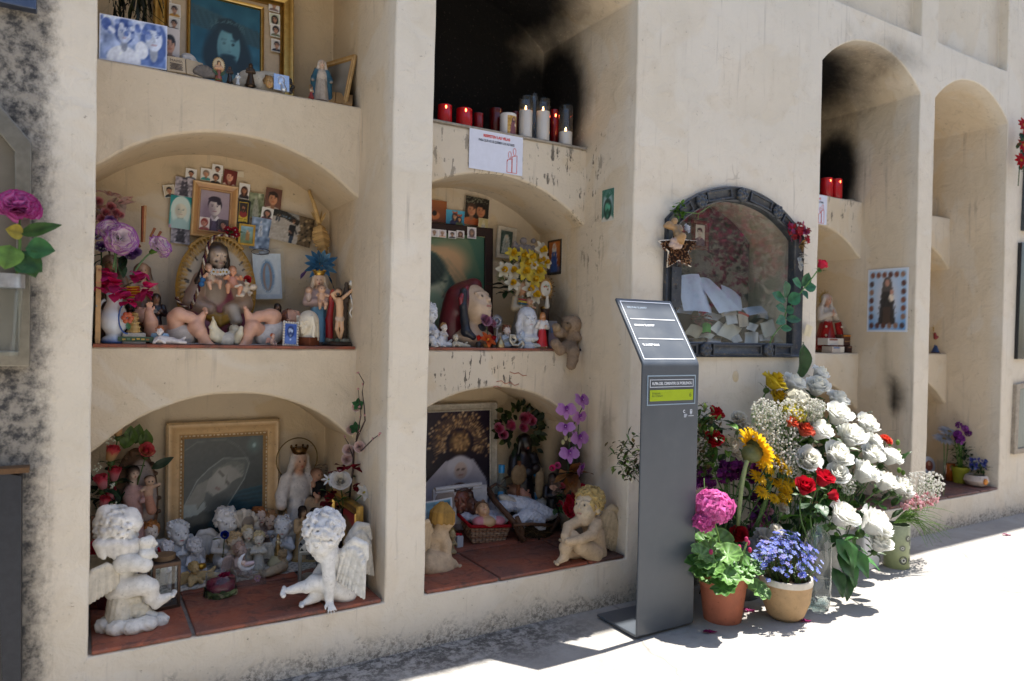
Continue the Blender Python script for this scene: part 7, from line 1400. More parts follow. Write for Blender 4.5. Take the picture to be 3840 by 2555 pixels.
candle_glass('tall white candle in clear glass, the tallest, burning',ca(965,165),ca(1122,200),.318,.66);candle_glass('tall white candle in clear glass, second tallest, burning',ca(1146,192),ca(1303,225),.318,.70);candle_glass('short burnt down white candle at the bottom of a clear glass',ca(1388,262),ca(1540,300),.318,.34);candle_glass('empty tall clear glass behind the two tall white candles',ca(1080,150),ca(1180,165),.42,0,False)
def label_candle():
 a,b_=at(*ca(766,350),y=.325),at(*ca(946,385),y=.325);R_=(b_[0]-a[0])/2*.82;H_=a[2]-S2;r=thing('labelled_candle','white candle wrapped in a gold print of a mantled virgin','candle',((a[0]+b_[0])/2,.325,S2));w=MB();w.lathe([(R_,0),(R_,H_),(R_*.92,H_+.002),(.001,H_-.002)],30,'D6D2CE',capt=False);w.build('wax',M('wax'),r,angle=50)
 p=Pic(30,44,'B8924A').nz(.08,4);robed2d(p,.5,.0,.9,.5,'7A4A52','C99A7A','5A3A3E',True);W_=1.7;m=MB();m.grid(lambda u,v:(R_*1.012*sin(-.5+W_*(u-.5)+.75),-R_*1.012*cos(-.5+W_*(u-.5)+.75),H_*(.02+.86*v)),29,43,lambda u,v:tuple(float(q) for q in p.a[min(43,int(v*44)),min(29,int(u*30))]));m.build('printed_wrap',M('print'),r)
label_candle()
# --- notice taped to the spandrel
def notice(label,x0,y0,x1,y1,y=.2885,small=False):
 c,wd,ht=rect(x0,y0,x1,y1,y);r=thing('paper_notice',label,'notice',c);b=MB();b.box((0,0,0),(wd/2,.0008,ht/2),'D9DCEA');b.build('sheet',M('paper'),r,smooth=False);pm=M('paint')
 text_mesh('RESPETEN LAS VELAS',ht*.095,'D23A2A',pm,r,(0,-.0016,ht*.34),UP,'CENTER',bold=.0006,sx=.88);text_mesh('PARA QUE NO SE QUEMEN LOS ALTARES',ht*.083,'1E2A3C',pm,r,(0,-.0016,ht*.22),UP,'CENTER',bold=.0003,sx=.68);d=MB()
 for x,z1,z2 in((.25,-.46,-.13),(.34,-.46,-.03)):
  q=[(x*wd+a,b_*ht) for a,b_ in((-.011,z1),(.011,z1),(.011,z2+.03),(-.011,z2-.02))];[d.tube([(*q[i][:1],-.0014,q[i][1]),(q[(i+1)%4][0],-.0014,q[(i+1)%4][1])],.0011,4,'D8584A') for i in range(4)]
  fl_=[(x*wd+.006*sin(a)*(1+.3*cos(a)),-.0014,(z2+.11)*ht+.014*cos(a)) for a in lsp(0,2*PI,12)];d.tube(fl_,.0010,4,'D8584A');d.tube([(x*wd-.008,-.0014,(z2-.01)*ht),(x*wd-.012,-.0014,(z2-.07)*ht)],.0014,4,'D8584A')
 d.build('candle_drawing',pm,r)
notice('white notice asking to respect the candles, with two red outlined candles',*ca(445,553),*ca(1008,968))
# --- red scrawl and picture on the side wall
b=MB();[b.tube([at(u,v,y=.2915) for u,v in q],.0011,4,'B04A3A') for q in(((1912,1395),(1930,1402),(1945,1398),(1960,1410),(1975,1408)),((1862,1432),(1880,1428),(1895,1440),(1912,1434),(1930,1446),(1946,1440)),((1850,1452),(1864,1448),(1880,1458)))];o=b.build('red_scrawl',M('paint'),None);tag(o,'faint red scribble on the plaster above the bottom niche arch','graffiti')
def side_print(label,pts,X,p,name='photo',cat='photo'):
 a,b_=at(*pts[0],x=X),at(*pts[1],x=X);wd=abs(a[1]-b_[1]);ht=abs(a[2]-b_[2]);return photo(label,p,(X-.003,(a[1]+b_[1])/2,(a[2]+b_[2])/2),wd,ht,-PI/2,0,0,name,cat,curl=.015)
p=Pic(22,34,'3A6A5C');p.el(.5,.5,.4,.45,'8FA6A8',.3);face(p,.5,.45,.22,'5AA88C','173A30','long','C9C4B8',eyes='10261F');beard(p,.5,.45,.22,'1E4A3C');[p.ln(.5,.72,.5+.4*cos(a),.8+.2*sin(a),.03,'1A5A46') for a in lsp(.3,2.8,7)]
side_print('small green print of a bearded man with spiky crown on the right side wall',((2261,716),(2303,826)),1.667,p)
p=Pic(26,40,'B8622C').grad('7A3A22','C4702C');robed2d(p,.5,.05,.9,.4,'3A5AA0','D2A888','D9D2CC');p.po([(.1,.05),(.9,.05),(.9,.22),(.1,.22)],'3A5A9A',.6);m_=(p.u<.1)|(p.u>.9)|(p.v<.07)|(p.v>.94);p.put(m_*1.0,'2A241E').nz(.03,2)
side_print('orange card of a virgin with a dark ragged border on the side wall',(cb(1022,460),cb(1135,735)),1.667,p)
# --- middle niche, prints
G2='snapshots tucked over the brown frame'
def bprint(label,x0,y0,x1,y1,p,y=.606,roll=.0,g=None):c,wd,ht=rect(*cb(x0,y0),*cb(x1,y1),y);return photo(label,p,c,wd,ht,0,roll,group=g)
bprint('orange brown snapshot cut by the pillar, above the brown frame',20,118,168,300,(lambda p:(p.el(.3,.3,.3,.2,'C97A4A'),p.el(.3,.4,.14,.12,'1A1412'),p)[-1])(Pic(30,36,'8A4A26').grad('6A3420','A86438')))
p=Pic(36,28,'3A9AC8').grad('2A86B8','5AB4D8');[p.el(random.random(),random.random(),.014,.018,'E8F0F4') for _ in range(22)]
for x,y0,r_ in((.45,.58,.10),(.70,.42,.08)):face(p,x,y0,r_,'D2A07C','2A2030','long','2A3060' if x<.5 else '5A6A4A');p.po([(x-.12,y0+.2),(x+.12,y0+.2),(x+.14,y0+.36),(x,y0+.28),(x-.14,y0+.36)],'C0562C')
bprint('bright blue print of a crowned mother and child over the brown frame',163,200,322,322,p,.603)
p=Pic(44,52,'241E1A');[p.el(random.random(),U(.75,1),.03,.02,'7A7A66',.5) for _ in range(40)];face(p,.27,.52,.17,'C88A66','4A3226','short','B8683C');face(p,.66,.54,.19,'C4825C','1A1412','short','A85A30');p.el(.6,.05,.5,.14,'A8582E',.2)
bprint('snapshot of a sunburnt couple cheek to cheek',322,92,520,330,p,.600,.06)
p=Pic(18,34,'B9A878');robed2d(p,.5,.08,.9,.4,'9A9A9A','C9B08A','C4BC9C');border(p,.08,'C9BA8E');bprint('narrow cream holy card of a standing virgin hung on the frame corner',433,268,514,425,p,.575,.05)
def brown_frame():
 x0=at(*cb(555,700),y=.57)[0];zt=at(*cb(300,325),y=.57)[2];wd=.50;ht=zt-S1;r=thing('framed_picture','big dark brown framed green print of a hooded mother over her baby','picture',(x0-wd/2,.575,S1),0,rx=-.03);bw=.037;f=frame_mesh('frame',wd,ht,bw,.016,'33211C',M('wood'),r,steps=[(0,0),(0,-.016),(.1,-.018),(.9,-.018),(1,-.016),(1,.003)]);f.location.z=ht/2
 p=Pic(90,96,'4A6A5C').grad('1E4A42','6A7A5A');p.nz(.02,12);p.po([(.0,.9),(.62,.86),(.80,.60),(.92,.2),(.7,.0),(0,0)],'A88A64',.9);p.el(.62,.72,.2,.16,'C29A6E',.7);p.po([(.86,.9),(.97,.6),(.9,.2),(1,.1),(1,1),(.8,1)],'3A6450',.8);p.po([(.0,.0),(.0,.9),(.50,.80),(.66,.58),(.78,.34),(.66,.30),(.52,.52),(.42,.40),(.5,.1),(.4,.0)],'22443E',.9)
 p.el(.47,.55,.15,.17,'A8A888',.3);p.el(.44,.50,.12,.16,'B4B494',.4);p.el(.36,.64,.24,.16,'1A2A26',.3);p.el(.46,.26,.17,.17,'8C9E80',.3);p.ln(.52,.55,.60,.53,.010,'2A3A32');p.ln(.60,.42,.57,.38,.012,'6A5A4A');[p.ln(.3+.06*i,.86-.02*i,.72+.03*i,.22+.05*i,.006,'5A6A50',.5) for i in range(6)]
 q=picture_mesh('picture',p,wd-2*bw+.002,ht-2*bw+.002,r,y=-.008);q.location.z=ht/2
 for i,(x,y,k_,sh,hr) in enumerate(((75,388,'short','C9C4C0','8A7A6A'),(142,394,'short','D2A890','B8A090'),(226,404,'short','3A3A40','1E1A18'),(295,400,'long','6A4A30','4A3020'),(391,388,'long','9A8A9A','5A4A4A'))):
  c=at(*cb(x,y),y=.555)-vec(r.location);o=picture_mesh('tucked_snapshot',headshot('B08A70',hr,k_,sh,'D8D0D4',16,20),.034 if i<4 else .04,.03 if i<4 else .045,r);o.location=(c[0],-.022,c[2])
brown_frame()
c,wd,ht=rect(*cb(585,338),*cb(746,608),.60);r=thing('framed_print','small white framed print of a robed virgin right of the brown frame','picture',c);r.rotation_euler=(0,.06,0);frame_mesh('frame',wd,ht,.018,.008,'CFC4B2',M('wood'),r);p=Pic(24,40,'3E5048');robed2d(p,.5,.05,.85,.6,'A8ACA2','C9B8A0','B4B6AC');p.nz(.06,2);picture_mesh('picture',p,wd-.034,ht-.034,r,y=-.003)
def u2(x,y,d):return tall(cb(x,y),d,S1)
# --- woman's head with a maroon veil
def maroon_bust():
 p,h=u2(390,822,.40);o=vec([at(*cb(385,1300),y=.40)[0],.40,S1]);r=thing('veiled_bust','large painted bust of a woman in a maroon veil looking up to the right','bust',o);P=lambda x,y,d=.0:at(*cb(x,y),y=.40+d)-o;H_=.155;hc=P(392,985,-.005);R_=rotz(.42)@rotx(-.42);S=Sculpt();S.limb([P(372,1050,.01),P(385,1180,.0),P(392,1250,-.01)],[.038,.034,.040],'B59C84',.02);S.ell(P(390,1270,0),(.085,.055,.035),'B59C84',.03);head(S,hc,R_,H_,'C2A88E',eyes='3A3026',lips='A87464',k=1);S.frame(hc,R_,H_);S.ell((0,-.06,-.1),(.29,.34,.40),'C2A88E',.1);S.mesh('face',M('ceramic'),r,.0022)
 V=Sculpt().frame(hc,R_,H_);V.ell((-.02,.16,.14),(.46,.44,.48),'551520',.05);V.frame()
 for a in(((385,830),(300,900),(225,1000),(205,1150),(200,1270)),((380,845),(330,960),(290,1080),(250,1200),(230,1290)),((410,830),(250,930),(210,1090),(180,1260))):V.limb([P(x,y,.02+.02*(i>1)) for i,(x,y) in enumerate(a)],[.022,.035,.036,.036,.03][:len(a)],'5E1824',.02)
 V.limb([P(470,1010,.05),P(475,1120,.05),P(500,1230,.04)],[.03,.035,.03],'4E131D',.02);V.limb([P(x,y,-.042+.02*abs(i-1)) for i,(x,y) in enumerate(((330,850),(285,940),(300,1100),(322,1200)))],[.009,.009,.008,.007],'7A2430',.004);V.mesh('veil',M('resin'),r,.0026)
 Hh=Sculpt();Hh.limb([P(310,880,-.03),P(305,1000,-.035),P(320,1130,-.035),P(330,1220,-.04),P(390,1265,-.05)],[.014,.014,.016,.018,.012],'1E222C',.006);Hh.limb([P(448,1110,-.01),P(450,1190,-.03),P(440,1240,-.04)],[.016,.02,.014],'1E222C',.006);Hh.mesh('hair',M('resin'),r,.002)
maroon_bust()
# --- daffodil bouquet and figures on the right
def daff(label,x,y,R_,white):
 n=vec((U(-.4,.4),-.85,U(0,.5)));c=at(*cb(x,y),y=U(.36,.42));c1_,c2_=('E2DCCA','D8D0B8') if white else('D9BE3A','E0CF7A')
 def bld(g):lily(g('bloom'),(0,0,0),n,R_,c2_,'C99A1E',6,c1_);nn=n/vlen(n);g('trumpet').tube([nn*R_*.1,nn*R_*.5,nn*R_*.7],[R_*.2,R_*.26,R_*.36],9,'D2A61E',cap=False);g('stem').tube(bez(-nn*.0,(0,.03,-.05),at(*cb(800,900),y=.44)-c,6),.002,5,'4E6B34')
 flower('daffodil',label,c,bld,'daffodils of the middle niche bouquet',parts=dict(trumpet='petal'))
for i,(x,y,R_,w_,lab) in enumerate(((720,575,.034,0,'yellow white daffodil at the upper left of the bouquet'),(800,580,.034,0,'yellow daffodil at the top middle'),(868,592,.032,0,'yellow daffodil right of the top middle one'),(955,540,.040,1,'white daffodil, highest, at the upper right'),(940,632,.042,0,'big yellow daffodil at the right'),(830,655,.032,0,'yellow daffodil in the very middle'),(815,722,.040,0,'wide pale yellow daffodil below the middle'),(932,722,.038,0,'yellow daffodil at the lower right'),(905,785,.034,0,'yellow daffodil low above the gold medallion'),(640,700,.034,1,'white daffodil at the far left'),(718,712,.036,1,'white daffodil left of the pale yellow one'),(715,820,.034,1,'white daffodil low left'),(858,868,.036,1,'white yellow eyed daffodil hanging low'),(892,915,.042,1,'large white daffodil, lowest of all'),(995,640,.030,1,'white daffodil at the right edge'),(900,662,.02,1,'tiny white daffodil between the yellow ones'))):daff(lab,x,y,R_,w_)
def dfol(g):
 T=at(*cb(800,850),y=.45)
 for i in range(44):leaf(g('leaves'),at(*cb(U(660,960),U(620,900)),y=.45)-T,(U(-1,1),-.4,U(-.6,1)),U(.04,.07),U(.012,.022),pick(['2F4A2E','3E5E38','24382A','4E6E3E']))
 for x,y in((590,830),(640,860),(690,900)):leaf(g('leaves'),at(*cb(x+60,y),y=.46)-T,(-1,-.1,.1),.10,.05,'1A2A22')
 for k in range(26):g('filler').ball(at(*cb(U(740,910),U(455,560)),y=.46)-T,U(.008,.016),'8E8480',7,5)
 for k in range(14):leaf(g('leaves'),at(*cb(640,780),y=.42)-T,(-U(.3,1),-.4,U(-.3,.6)),.05,.006,'A8B878',nu=2,nv=3)
flower('bouquet_leaves','dark leaves and greyish dried filler inside the daffodil bouquet',at(*cb(800,850),y=.45),dfol,cat='foliage')
p,h=u2(805,775,.40);saint('mantled_virgin','long mantled virgin doll trimmed with pearls and coloured ribbons under the daffodils',p,h,0,'8C8274','9A8A70','A89C88','B98A6A','statue','carry','4A3A30',None,dict(at=(.03,-.14,.56),robe='A08A60',hair='4A3424'),None,bw=1.25,extra=lambda r,k:(lambda b:([b.ball((s_*(.05+.17*t)*k*1.0,-(.10+.06*t)*k,(.74-.66*t)*k),.012*k,'BDB6A6',5,4) for t in lsp(0,1,16) for s_ in(-1,1)],[b.tube([(-.12*k,-.09*k,z*k),(0,-.16*k,(z-.02)*k),(.12*k,-.09*k,z*k)],.012*k,5,c_) for z,c_ in((.70,'8C2A26'),(.67,'B89A2C'),(.64,'2A5A6A'))],b.build('pearls_and_ribbons',M('resin'),r)))(MB()))
def monstrance():
 p,h=u2(1000,740,.38);r=thing('sunburst_candle','dark brown candle topped by a gold sunburst medallion and tiny virgin','ornament',p,-.1);zc=h-.055;b=MB();b.lathe([(.017,0),(.017,h*.54),(.013,h*.545)],18,'2E1A16');b.build('brown_column',M('resin'),r,angle=40);b=MB();b.lathe([(.018,h*.53),(.019,h*.56),(.012,h*.57)],18,'B08A4A');[b.tube([(.026*cos(a),0,zc+.034*sin(a)),((.044 if i%2 else .038)*cos(a),0,zc+(.055 if i%2 else .048)*sin(a))],[.0032,.0014],4,'A07C4A') for i,a in enumerate(lsp(0,2*PI,37)[:-1])];b.tube([(.026*cos(a),-.001,zc+.034*sin(a)) for a in lsp(0,2*PI,30)],.0045,6,'B8925A');b.build('gold_sunburst',M('gold'),r)
 b=MB();b.ball((0,-.002,zc),(.023,.002,.031),'C4BDB0',16,8);[b.ball((U(-.01,.01),-.005,zc+U(-.012,.012)),.004,pick(['B86A5C','8AA07A','C98A80']),6,4) for _ in range(6)];b.build('painted_oval',M('print'),r);S=Sculpt().frame((0,-.016,h*.565),None,.05);S.cap((0,0,0),(0,0,.6),.22,.12,'BDB6A8',.03);S.ball((0,0,.75),.13,'C9BEAE',.03);S.mesh('tiny_virgin',M('resin'),r,.0014)
monstrance()
p,h=u2(848,1012,.34);r=thing('white_bust','white bisque bust of a long haired bearded man on a short column','bust',p,-.1);S=Sculpt();H_=h*.55;hc=vec([0,0,h*.70]);head(S,hc,rotx(-.05),H_,'D2D3D6',eyes='8A8A90',lips='C09A94');S.frame(hc,None,H_);S.ell((0,.08,.16),(.42,.42,.40),'CFD0D4',.03);[S.limb([(q*.34,0,.1),(q*.42,.02,-.3),(q*.40,.02,-.7)],[.12,.14,.1],'CACBD0',.06) for q in(-1,1)];S.ell((0,-.2,-.42),(.2,.16,.18),'CFD0D4',.06);S.limb([(0,0,-.4),(0,.02,-.8)],[.24,.3],'D2D3D6',.1);S.ell((0,.02,-.85),(.60,.34,.18),'D2D3D6',.1);S.mesh('bust',M('plaster'),r,.0018);b=MB();b.lathe([(h*.22,0),(h*.2,h*.1),(h*.14,h*.14),(h*.13,h*.22),(h*.2,h*.27)],20,'BFC2C8');b.build('column',M('plaster'),r,angle=40)
p,h=u2(975,1045,.325);saint('red_cloaked_statuette','bearded man statuette in a white robe and bright red mantle beside the bear',p,h,-.1,'B81E26','D8D2CC',None,'D2A07C','statue','bless','8A5A30',hair='A86A34',beardc='A86A34')
def bear():
 o=vec([at(*cb(1200,1390),y=.315)[0],.315,S1]);r=thing('teddy_bear','dusty old brown teddy bear sitting on the shelf edge with one leg dangling','toy bear',o);P=lambda x,y,d=.0:at(*cb(x,y),y=.315+d)-o;c='96806A';S=Sculpt();S.ell(P(1195,1260,.03),(.042,.040,.060),c,.01);S.ell(P(1215,1160,.01),(.042,.038,.036),shade(c,1.06),.01);S.ell(P(1172,1172,-.015),(.020,.018,.016),'8A735A',.008);S.ball(P(1168,1120,.015),.016,shade(c,.9),.006);S.ball(P(1285,1160,.015),.017,shade(c,.9),.006);S.limb([P(1150,1225,0),P(1110,1230,-.02),P(1085,1180,-.025)],[.018,.018,.015],c,.008);S.limb([P(1240,1230,.0),P(1270,1270,-.01)],[.018,.016],c,.008);S.limb([P(1180,1340,.0),P(1120,1370,-.025),P(1080,1320,-.035)],[.024,.021,.019],c,.008);S.limb([P(1220,1360,.0),P(1232,1390,-.045),P(1228,1450,-.05),P(1215,1500,-.052)],[.025,.023,.020,.019],shade(c,.95),.008)
 S.paint(P(1182,1150,-.026),.0042,'15110E');S.paint(P(1222,1155,-.028),.0042,'15110E');S.paint(P(1162,1168,-.034),.0062,'15110E');S.mesh('plush_body',M('fabric'),r,.0022,.0012,330);b=MB();b.tube([P(1075,1190,-.03),P(1110,1186,-.032)],.016,10,'9A8468');b.build('wrist_band',M('fabric'),r)
bear()
for i,(x0,x1,y,c_) in enumerate(((1035,1075,1090,'A9A2A0'),(1080,1140,1100,'8FA4C4'),(1040,1130,1170,'B89A98'))):
 b=MB();b.box((0,0,.055-.012*i),(.022,.0008,.055-.012*i),c_);o=b.build('folded_paper',M('paper'),None,smooth=False);o.location=(at(*cb((x0+x1)/2,1250),y=.40+.02*(1-i))[0],.40+.02*(1-i),S1);o.rotation_euler=(-.1,-.12*i,-.3);tag(o,('grey folded paper behind the bear','pale blue envelope leaning behind the bear','low pinkish paper slip behind the bear arm')[i],'paper')
cherub('angel_figurine','large white kneeling angel half cut off by the pillar in the middle niche',*u2(18,965,.36),.3,'D2D3D6',pose='sit',seed=31);cherub('angel_figurine','little white angel raising its arm left of the maroon veil',*u2(140,1140,.35),.2,'D8D0C8','A07A50','stand',seed=32,eyes='4A3A30');cherub('angel_figurine','small angel with a turquoise trim right of the pink rose',*u2(668,1155,.36),0,'D8C8BE','7A4A34','pray',seed=33,eyes='3A3030',robe='C4CCD2');cherub('angel_figurine','pale blue figurine half hidden under the white bust',*u2(798,1212,.33),.2,'B4C2D4','C9CCD4','pray',seed=34,wings=False)
def lying(lab,x,y,L,col,seed,rz=.1):o=vec([at(*cb(x,1370),y=.325)[0],.325,S1]);cherub('cherub_figurine',lab,o,L,rz,col,pose='lie',seed=seed,wings=False)
lying('cream cherub lying on its stomach, left of the tulips',235,1300,.055,'C9C0AC',35);lying('white lamb like cherub lying right of the silver scroll',885,1310,.05,'C9C4B6',36,-.3);lying('white barefoot figurine lying half behind the pillar',60,1280,.075,'CFCFD2',37)
def sun_silver():
 p,h=u2(592,1050,.36);r=thing('silver_monstrance','small silver sunburst monstrance beside the pink rose','ornament',p);b=MB();zc=h*.72;[b.tube([(.014*cos(a),0,zc+.014*sin(a)),(.027*cos(a),0,zc+.027*sin(a))],[.002,.0015],4,'A8A8B0') for a in lsp(0,2*PI,26)];b.tube([(.015*cos(a),0,zc+.015*sin(a)) for a in lsp(0,2*PI,22)],.003,5,'B8B8BE');b.ball((0,-.002,zc),(.011,.005,.011),'7A7A84',8,6);b.lathe([(.018,0),(.014,.008),(.005,.014),(.005,h*.5),(.012,h*.55)],12,'9A9AA2');b.build('sunburst',M('metal'),r)
sun_silver()
flower('pink_rose','dusty pink cloth roses in front of the maroon bust',at(*cb(490,1125),y=.33),lambda g:(rose(g('bloom'),(0,0,0),(.1,-.9,.3),.026,'A86A84','C295AC',5,.7),rose(g('bloom'),(.036,.01,-.012),(.4,-.8,.2),.018,'A86A84','C295AC',4,.6),g('stem').tube([(.01,.01,0),(.02,.01,-.07)],.002,5,'4E5A3C')))
def tulip(lab,x,y,col,dark=True):
 o=vec([at(*cb(x,1360),y=.312)[0],.312,S1]);r=thing('tulip_candle',lab,'candle',o);b=MB();b.lathe([(.010,0),(.011,.016),(.008,.02)],12,'1E1A1C');b.build('cup',M('plastic'),r,angle=40);b=MB();rose(b,(0,0,.032),(0,-.3,1),.016,col,col,2,.3);b.build('petals',M('petal'),r)
tulip('red tulip shaped candle in a black cup, left of the orange flower',434,1300,'D02A1E');tulip('dark red tulip shaped candle in a black cup, right of the orange flower',560,1300,'9C1220')
flower('orange_flower','orange cloth lily head in a small wicker pot at the shelf edge',at(*cb(505,1295),y=.312),lambda g:(lily(g('bloom'),(0,0,0),(.1,-.8,.6),.036,'D0501A','E0A02C',5,'D8642A'),g('wicker_pot').lathe([(.012,-.034),(.014,-.012)],12,'8A6A40')))
b=MB();b.lathe([(.016,0),(.018,.006),(.014,.02),(.008,.030),(.003,.034),(.003,.042)],16,'C2AE84');o=b.build('gold_bell',M('gold'),None,angle=50);o.location=(at(*cb(618,1330),y=.315)[0],.315,S1);tag(o,'little champagne gold bell beside the dark tulip','bell')
S=Sculpt();T=at(*cb(755,1310),y=.312);S.limb([at(*cb(x,y),y=.312)-T for x,y in((735,1275),(722,1262),(705,1272),(708,1298),(735,1308),(752,1285),(738,1252),(705,1250),(700,1290),(725,1330),(765,1335),(800,1300),(812,1330),(790,1362),(752,1362))],[.0022,.003,.004,.0045,.005,.005,.005,.005,.005,.006,.006,.006,.006,.005,.003],'B9B4A8');o=S.mesh('silver_scroll',M('metal'),None,.0013);setloc(o,T);tag(o,'swirling silver scroll ornament near the middle of the shelf','ornament')
doily('white lace strip along the second bay middle shelf',(.90,1.60,.305,.50),S1,col='BFBDBA')
# ================================================================ second bay, bottom niche
def v2(x,y,d):return tall(cc(x,y),d,FZ)
def white_frame():
 x1=at(*cc(555,500),y=.585)[0];zt=at(*cc(400,140),y=.585)[2];wd,ht=.47,zt-FZ;r=thing('framed_picture','white framed photo of a veiled virgin with a huge gold halo crown','picture',(x1-wd/2,.585,FZ),0,rx=-.04);bw=.034;f=frame_mesh('frame',wd,ht,bw,.02,['BDB4A4','CFC6B6','D8D0C2','C4BAA8'],M('wood'),r);f.location.z=ht/2;p=Pic(96,112,'241C28').grad('1E1A20','2A2030');rg=np.random.default_rng(5);cx,cy=.66,.72
 for i in range(150):a=rg.uniform(-.6,3.75);rr=rg.uniform(.16,.36);p.el(cx+rr*cos(a),cy+rr*.82*sin(a),.012,.010,['B8946A','D2AE80','8C6A44','E0C49A'][i%4],.5)
 for i in range(46):a=-.5+4.1*i/45;p.ln(cx+.16*cos(a),cy+.13*sin(a),cx+.30*cos(a),cy+.25*sin(a),.005,'B58E60',.7)
 p.el(cx,cy-.02,.12,.10,'3A2A20',.3);p.el(cx,cy+.0,.10,.085,'9A7A54',.6);[p.el(cx+rg.uniform(-.1,.1),cy+rg.uniform(-.08,.1),.014,.012,['5A4030','C49A68'][i%2],.5) for i in range(40)];p.po([(cx-.60,0),(cx-.40,.34),(cx-.16,.55),(cx,.58),(cx+.15,.55),(cx+.30,.36),(cx+.36,0)],'B4B0BA');p.el(cx,.48,.14,.115,'C8C4CC',.2);p.el(cx+.01,.455,.07,.078,'C4AEA4',.15);p.ln(cx-.03,.465,cx-.008,.465,.007,'4A3A3A');p.ln(cx+.025,.465,cx+.05,.465,.007,'4A3A3A');p.ln(cx-.01,.415,cx+.03,.415,.006,'A06A66');p.po([(cx-.12,.0),(cx-.06,.37),(cx+.08,.37),(cx+.14,.0)],'B0ACB6')
 for i in range(70):p.el(cx+rg.uniform(-.36,.36),rg.uniform(0,.36),.01,.012,['848090','BDB9C4'][i%2],.6,0,.5)
 [p.el(cx+dx,.26+.04*(i%2),.018,.014,'3A5A84') for i,dx in enumerate((-.12,-.04,.06,.13))];p.nz(.012,2);q=picture_mesh('picture',p,wd-2*bw+.002,ht-2*bw+.002,r,y=-.01);q.location.z=ht/2
white_frame()
p,h=v2(758,340,.52);saint('black_saint','tall black robed dark skinned saint statue behind the twig cradle',p,h,0,'17141A','1C181E',None,'2A1E1A','statue','carry','2A2020',hair='120E0C',extra=lambda r,k:(lambda b:(b.ball((-.13*k,-.12*k,.56*k),(.10*k,.03*k,.11*k),'8A7254',10,7),b.tube([(-.13*k,-.1*k,.1*k),(-.13*k,-.12*k,.7*k)],.02*k,6,'7A4A2C'),b.ball((.13*k,-.12*k,.45*k),(.06*k,.04*k,.17*k),'A08A6A',10,7),b.build('wood_offerings',M('wood'),r)))(MB()))
def greens(g):
 T=at(*cc(740,330),y=.53)
 for i in range(120):
  t=U(0,6.28);x,y=735+190*U(.3,1)*cos(t),330+200*U(.3,1)*sin(t);leaf(g('leaves'),at(*cc(x,y),y=U(.50,.57))-T,(cos(t)+U(-.6,.6),-.5,-sin(t)+U(-.6,.6)),U(.03,.05),.020,pick(['2A3A1E','3A4A24','4A5A2C','22301C','35401F']),up=(0,-1,.2))
 for x,y,s_ in((560,330,.028),(600,375,.026),(645,310,.030),(750,260,.032),(805,275,.028),(745,325,.024),(775,245,.024)):rose(g('bloom'),at(*cc(x,y),y=.50)-T,(U(-.4,.4),-.85,.3),s_,'C4456E','D8809E',4,.5)
flower('pink_rose_bunch','bunch of pink cloth roses with olive green leaves behind the black saint',at(*cc(740,330),y=.53),greens)
for i,(x,y,lab) in enumerate(((590,595,'clear water bottle with a blue cap left of the black saint'),(850,630,'clear water bottle with a blue cap right of the black saint'))):
 p,h=v2(x,y,.50);r=thing('water_bottle',lab,'bottle',p);g=MB();g.lathe([(.028,0),(.029,h*.5),(.026,h*.62),(.010,h*.86),(.010,h*.9)],18,'FFFFFF',capb=False,capt=False);g.c=[];g.build('bottle_wall',glass_mat('pet_bottle',(.80,.90,.95),.06),r);b=MB();b.lathe([(.013,h*.88),(.013,h)],14,'2A8AC4');b.build('cap',M('plastic'),r,angle=40);b=MB();b.box((0,.004,h*.3),(.012,.002,h*.28),'3AA0D8');b.build('label_strip',M('plastic'),r,smooth=False)
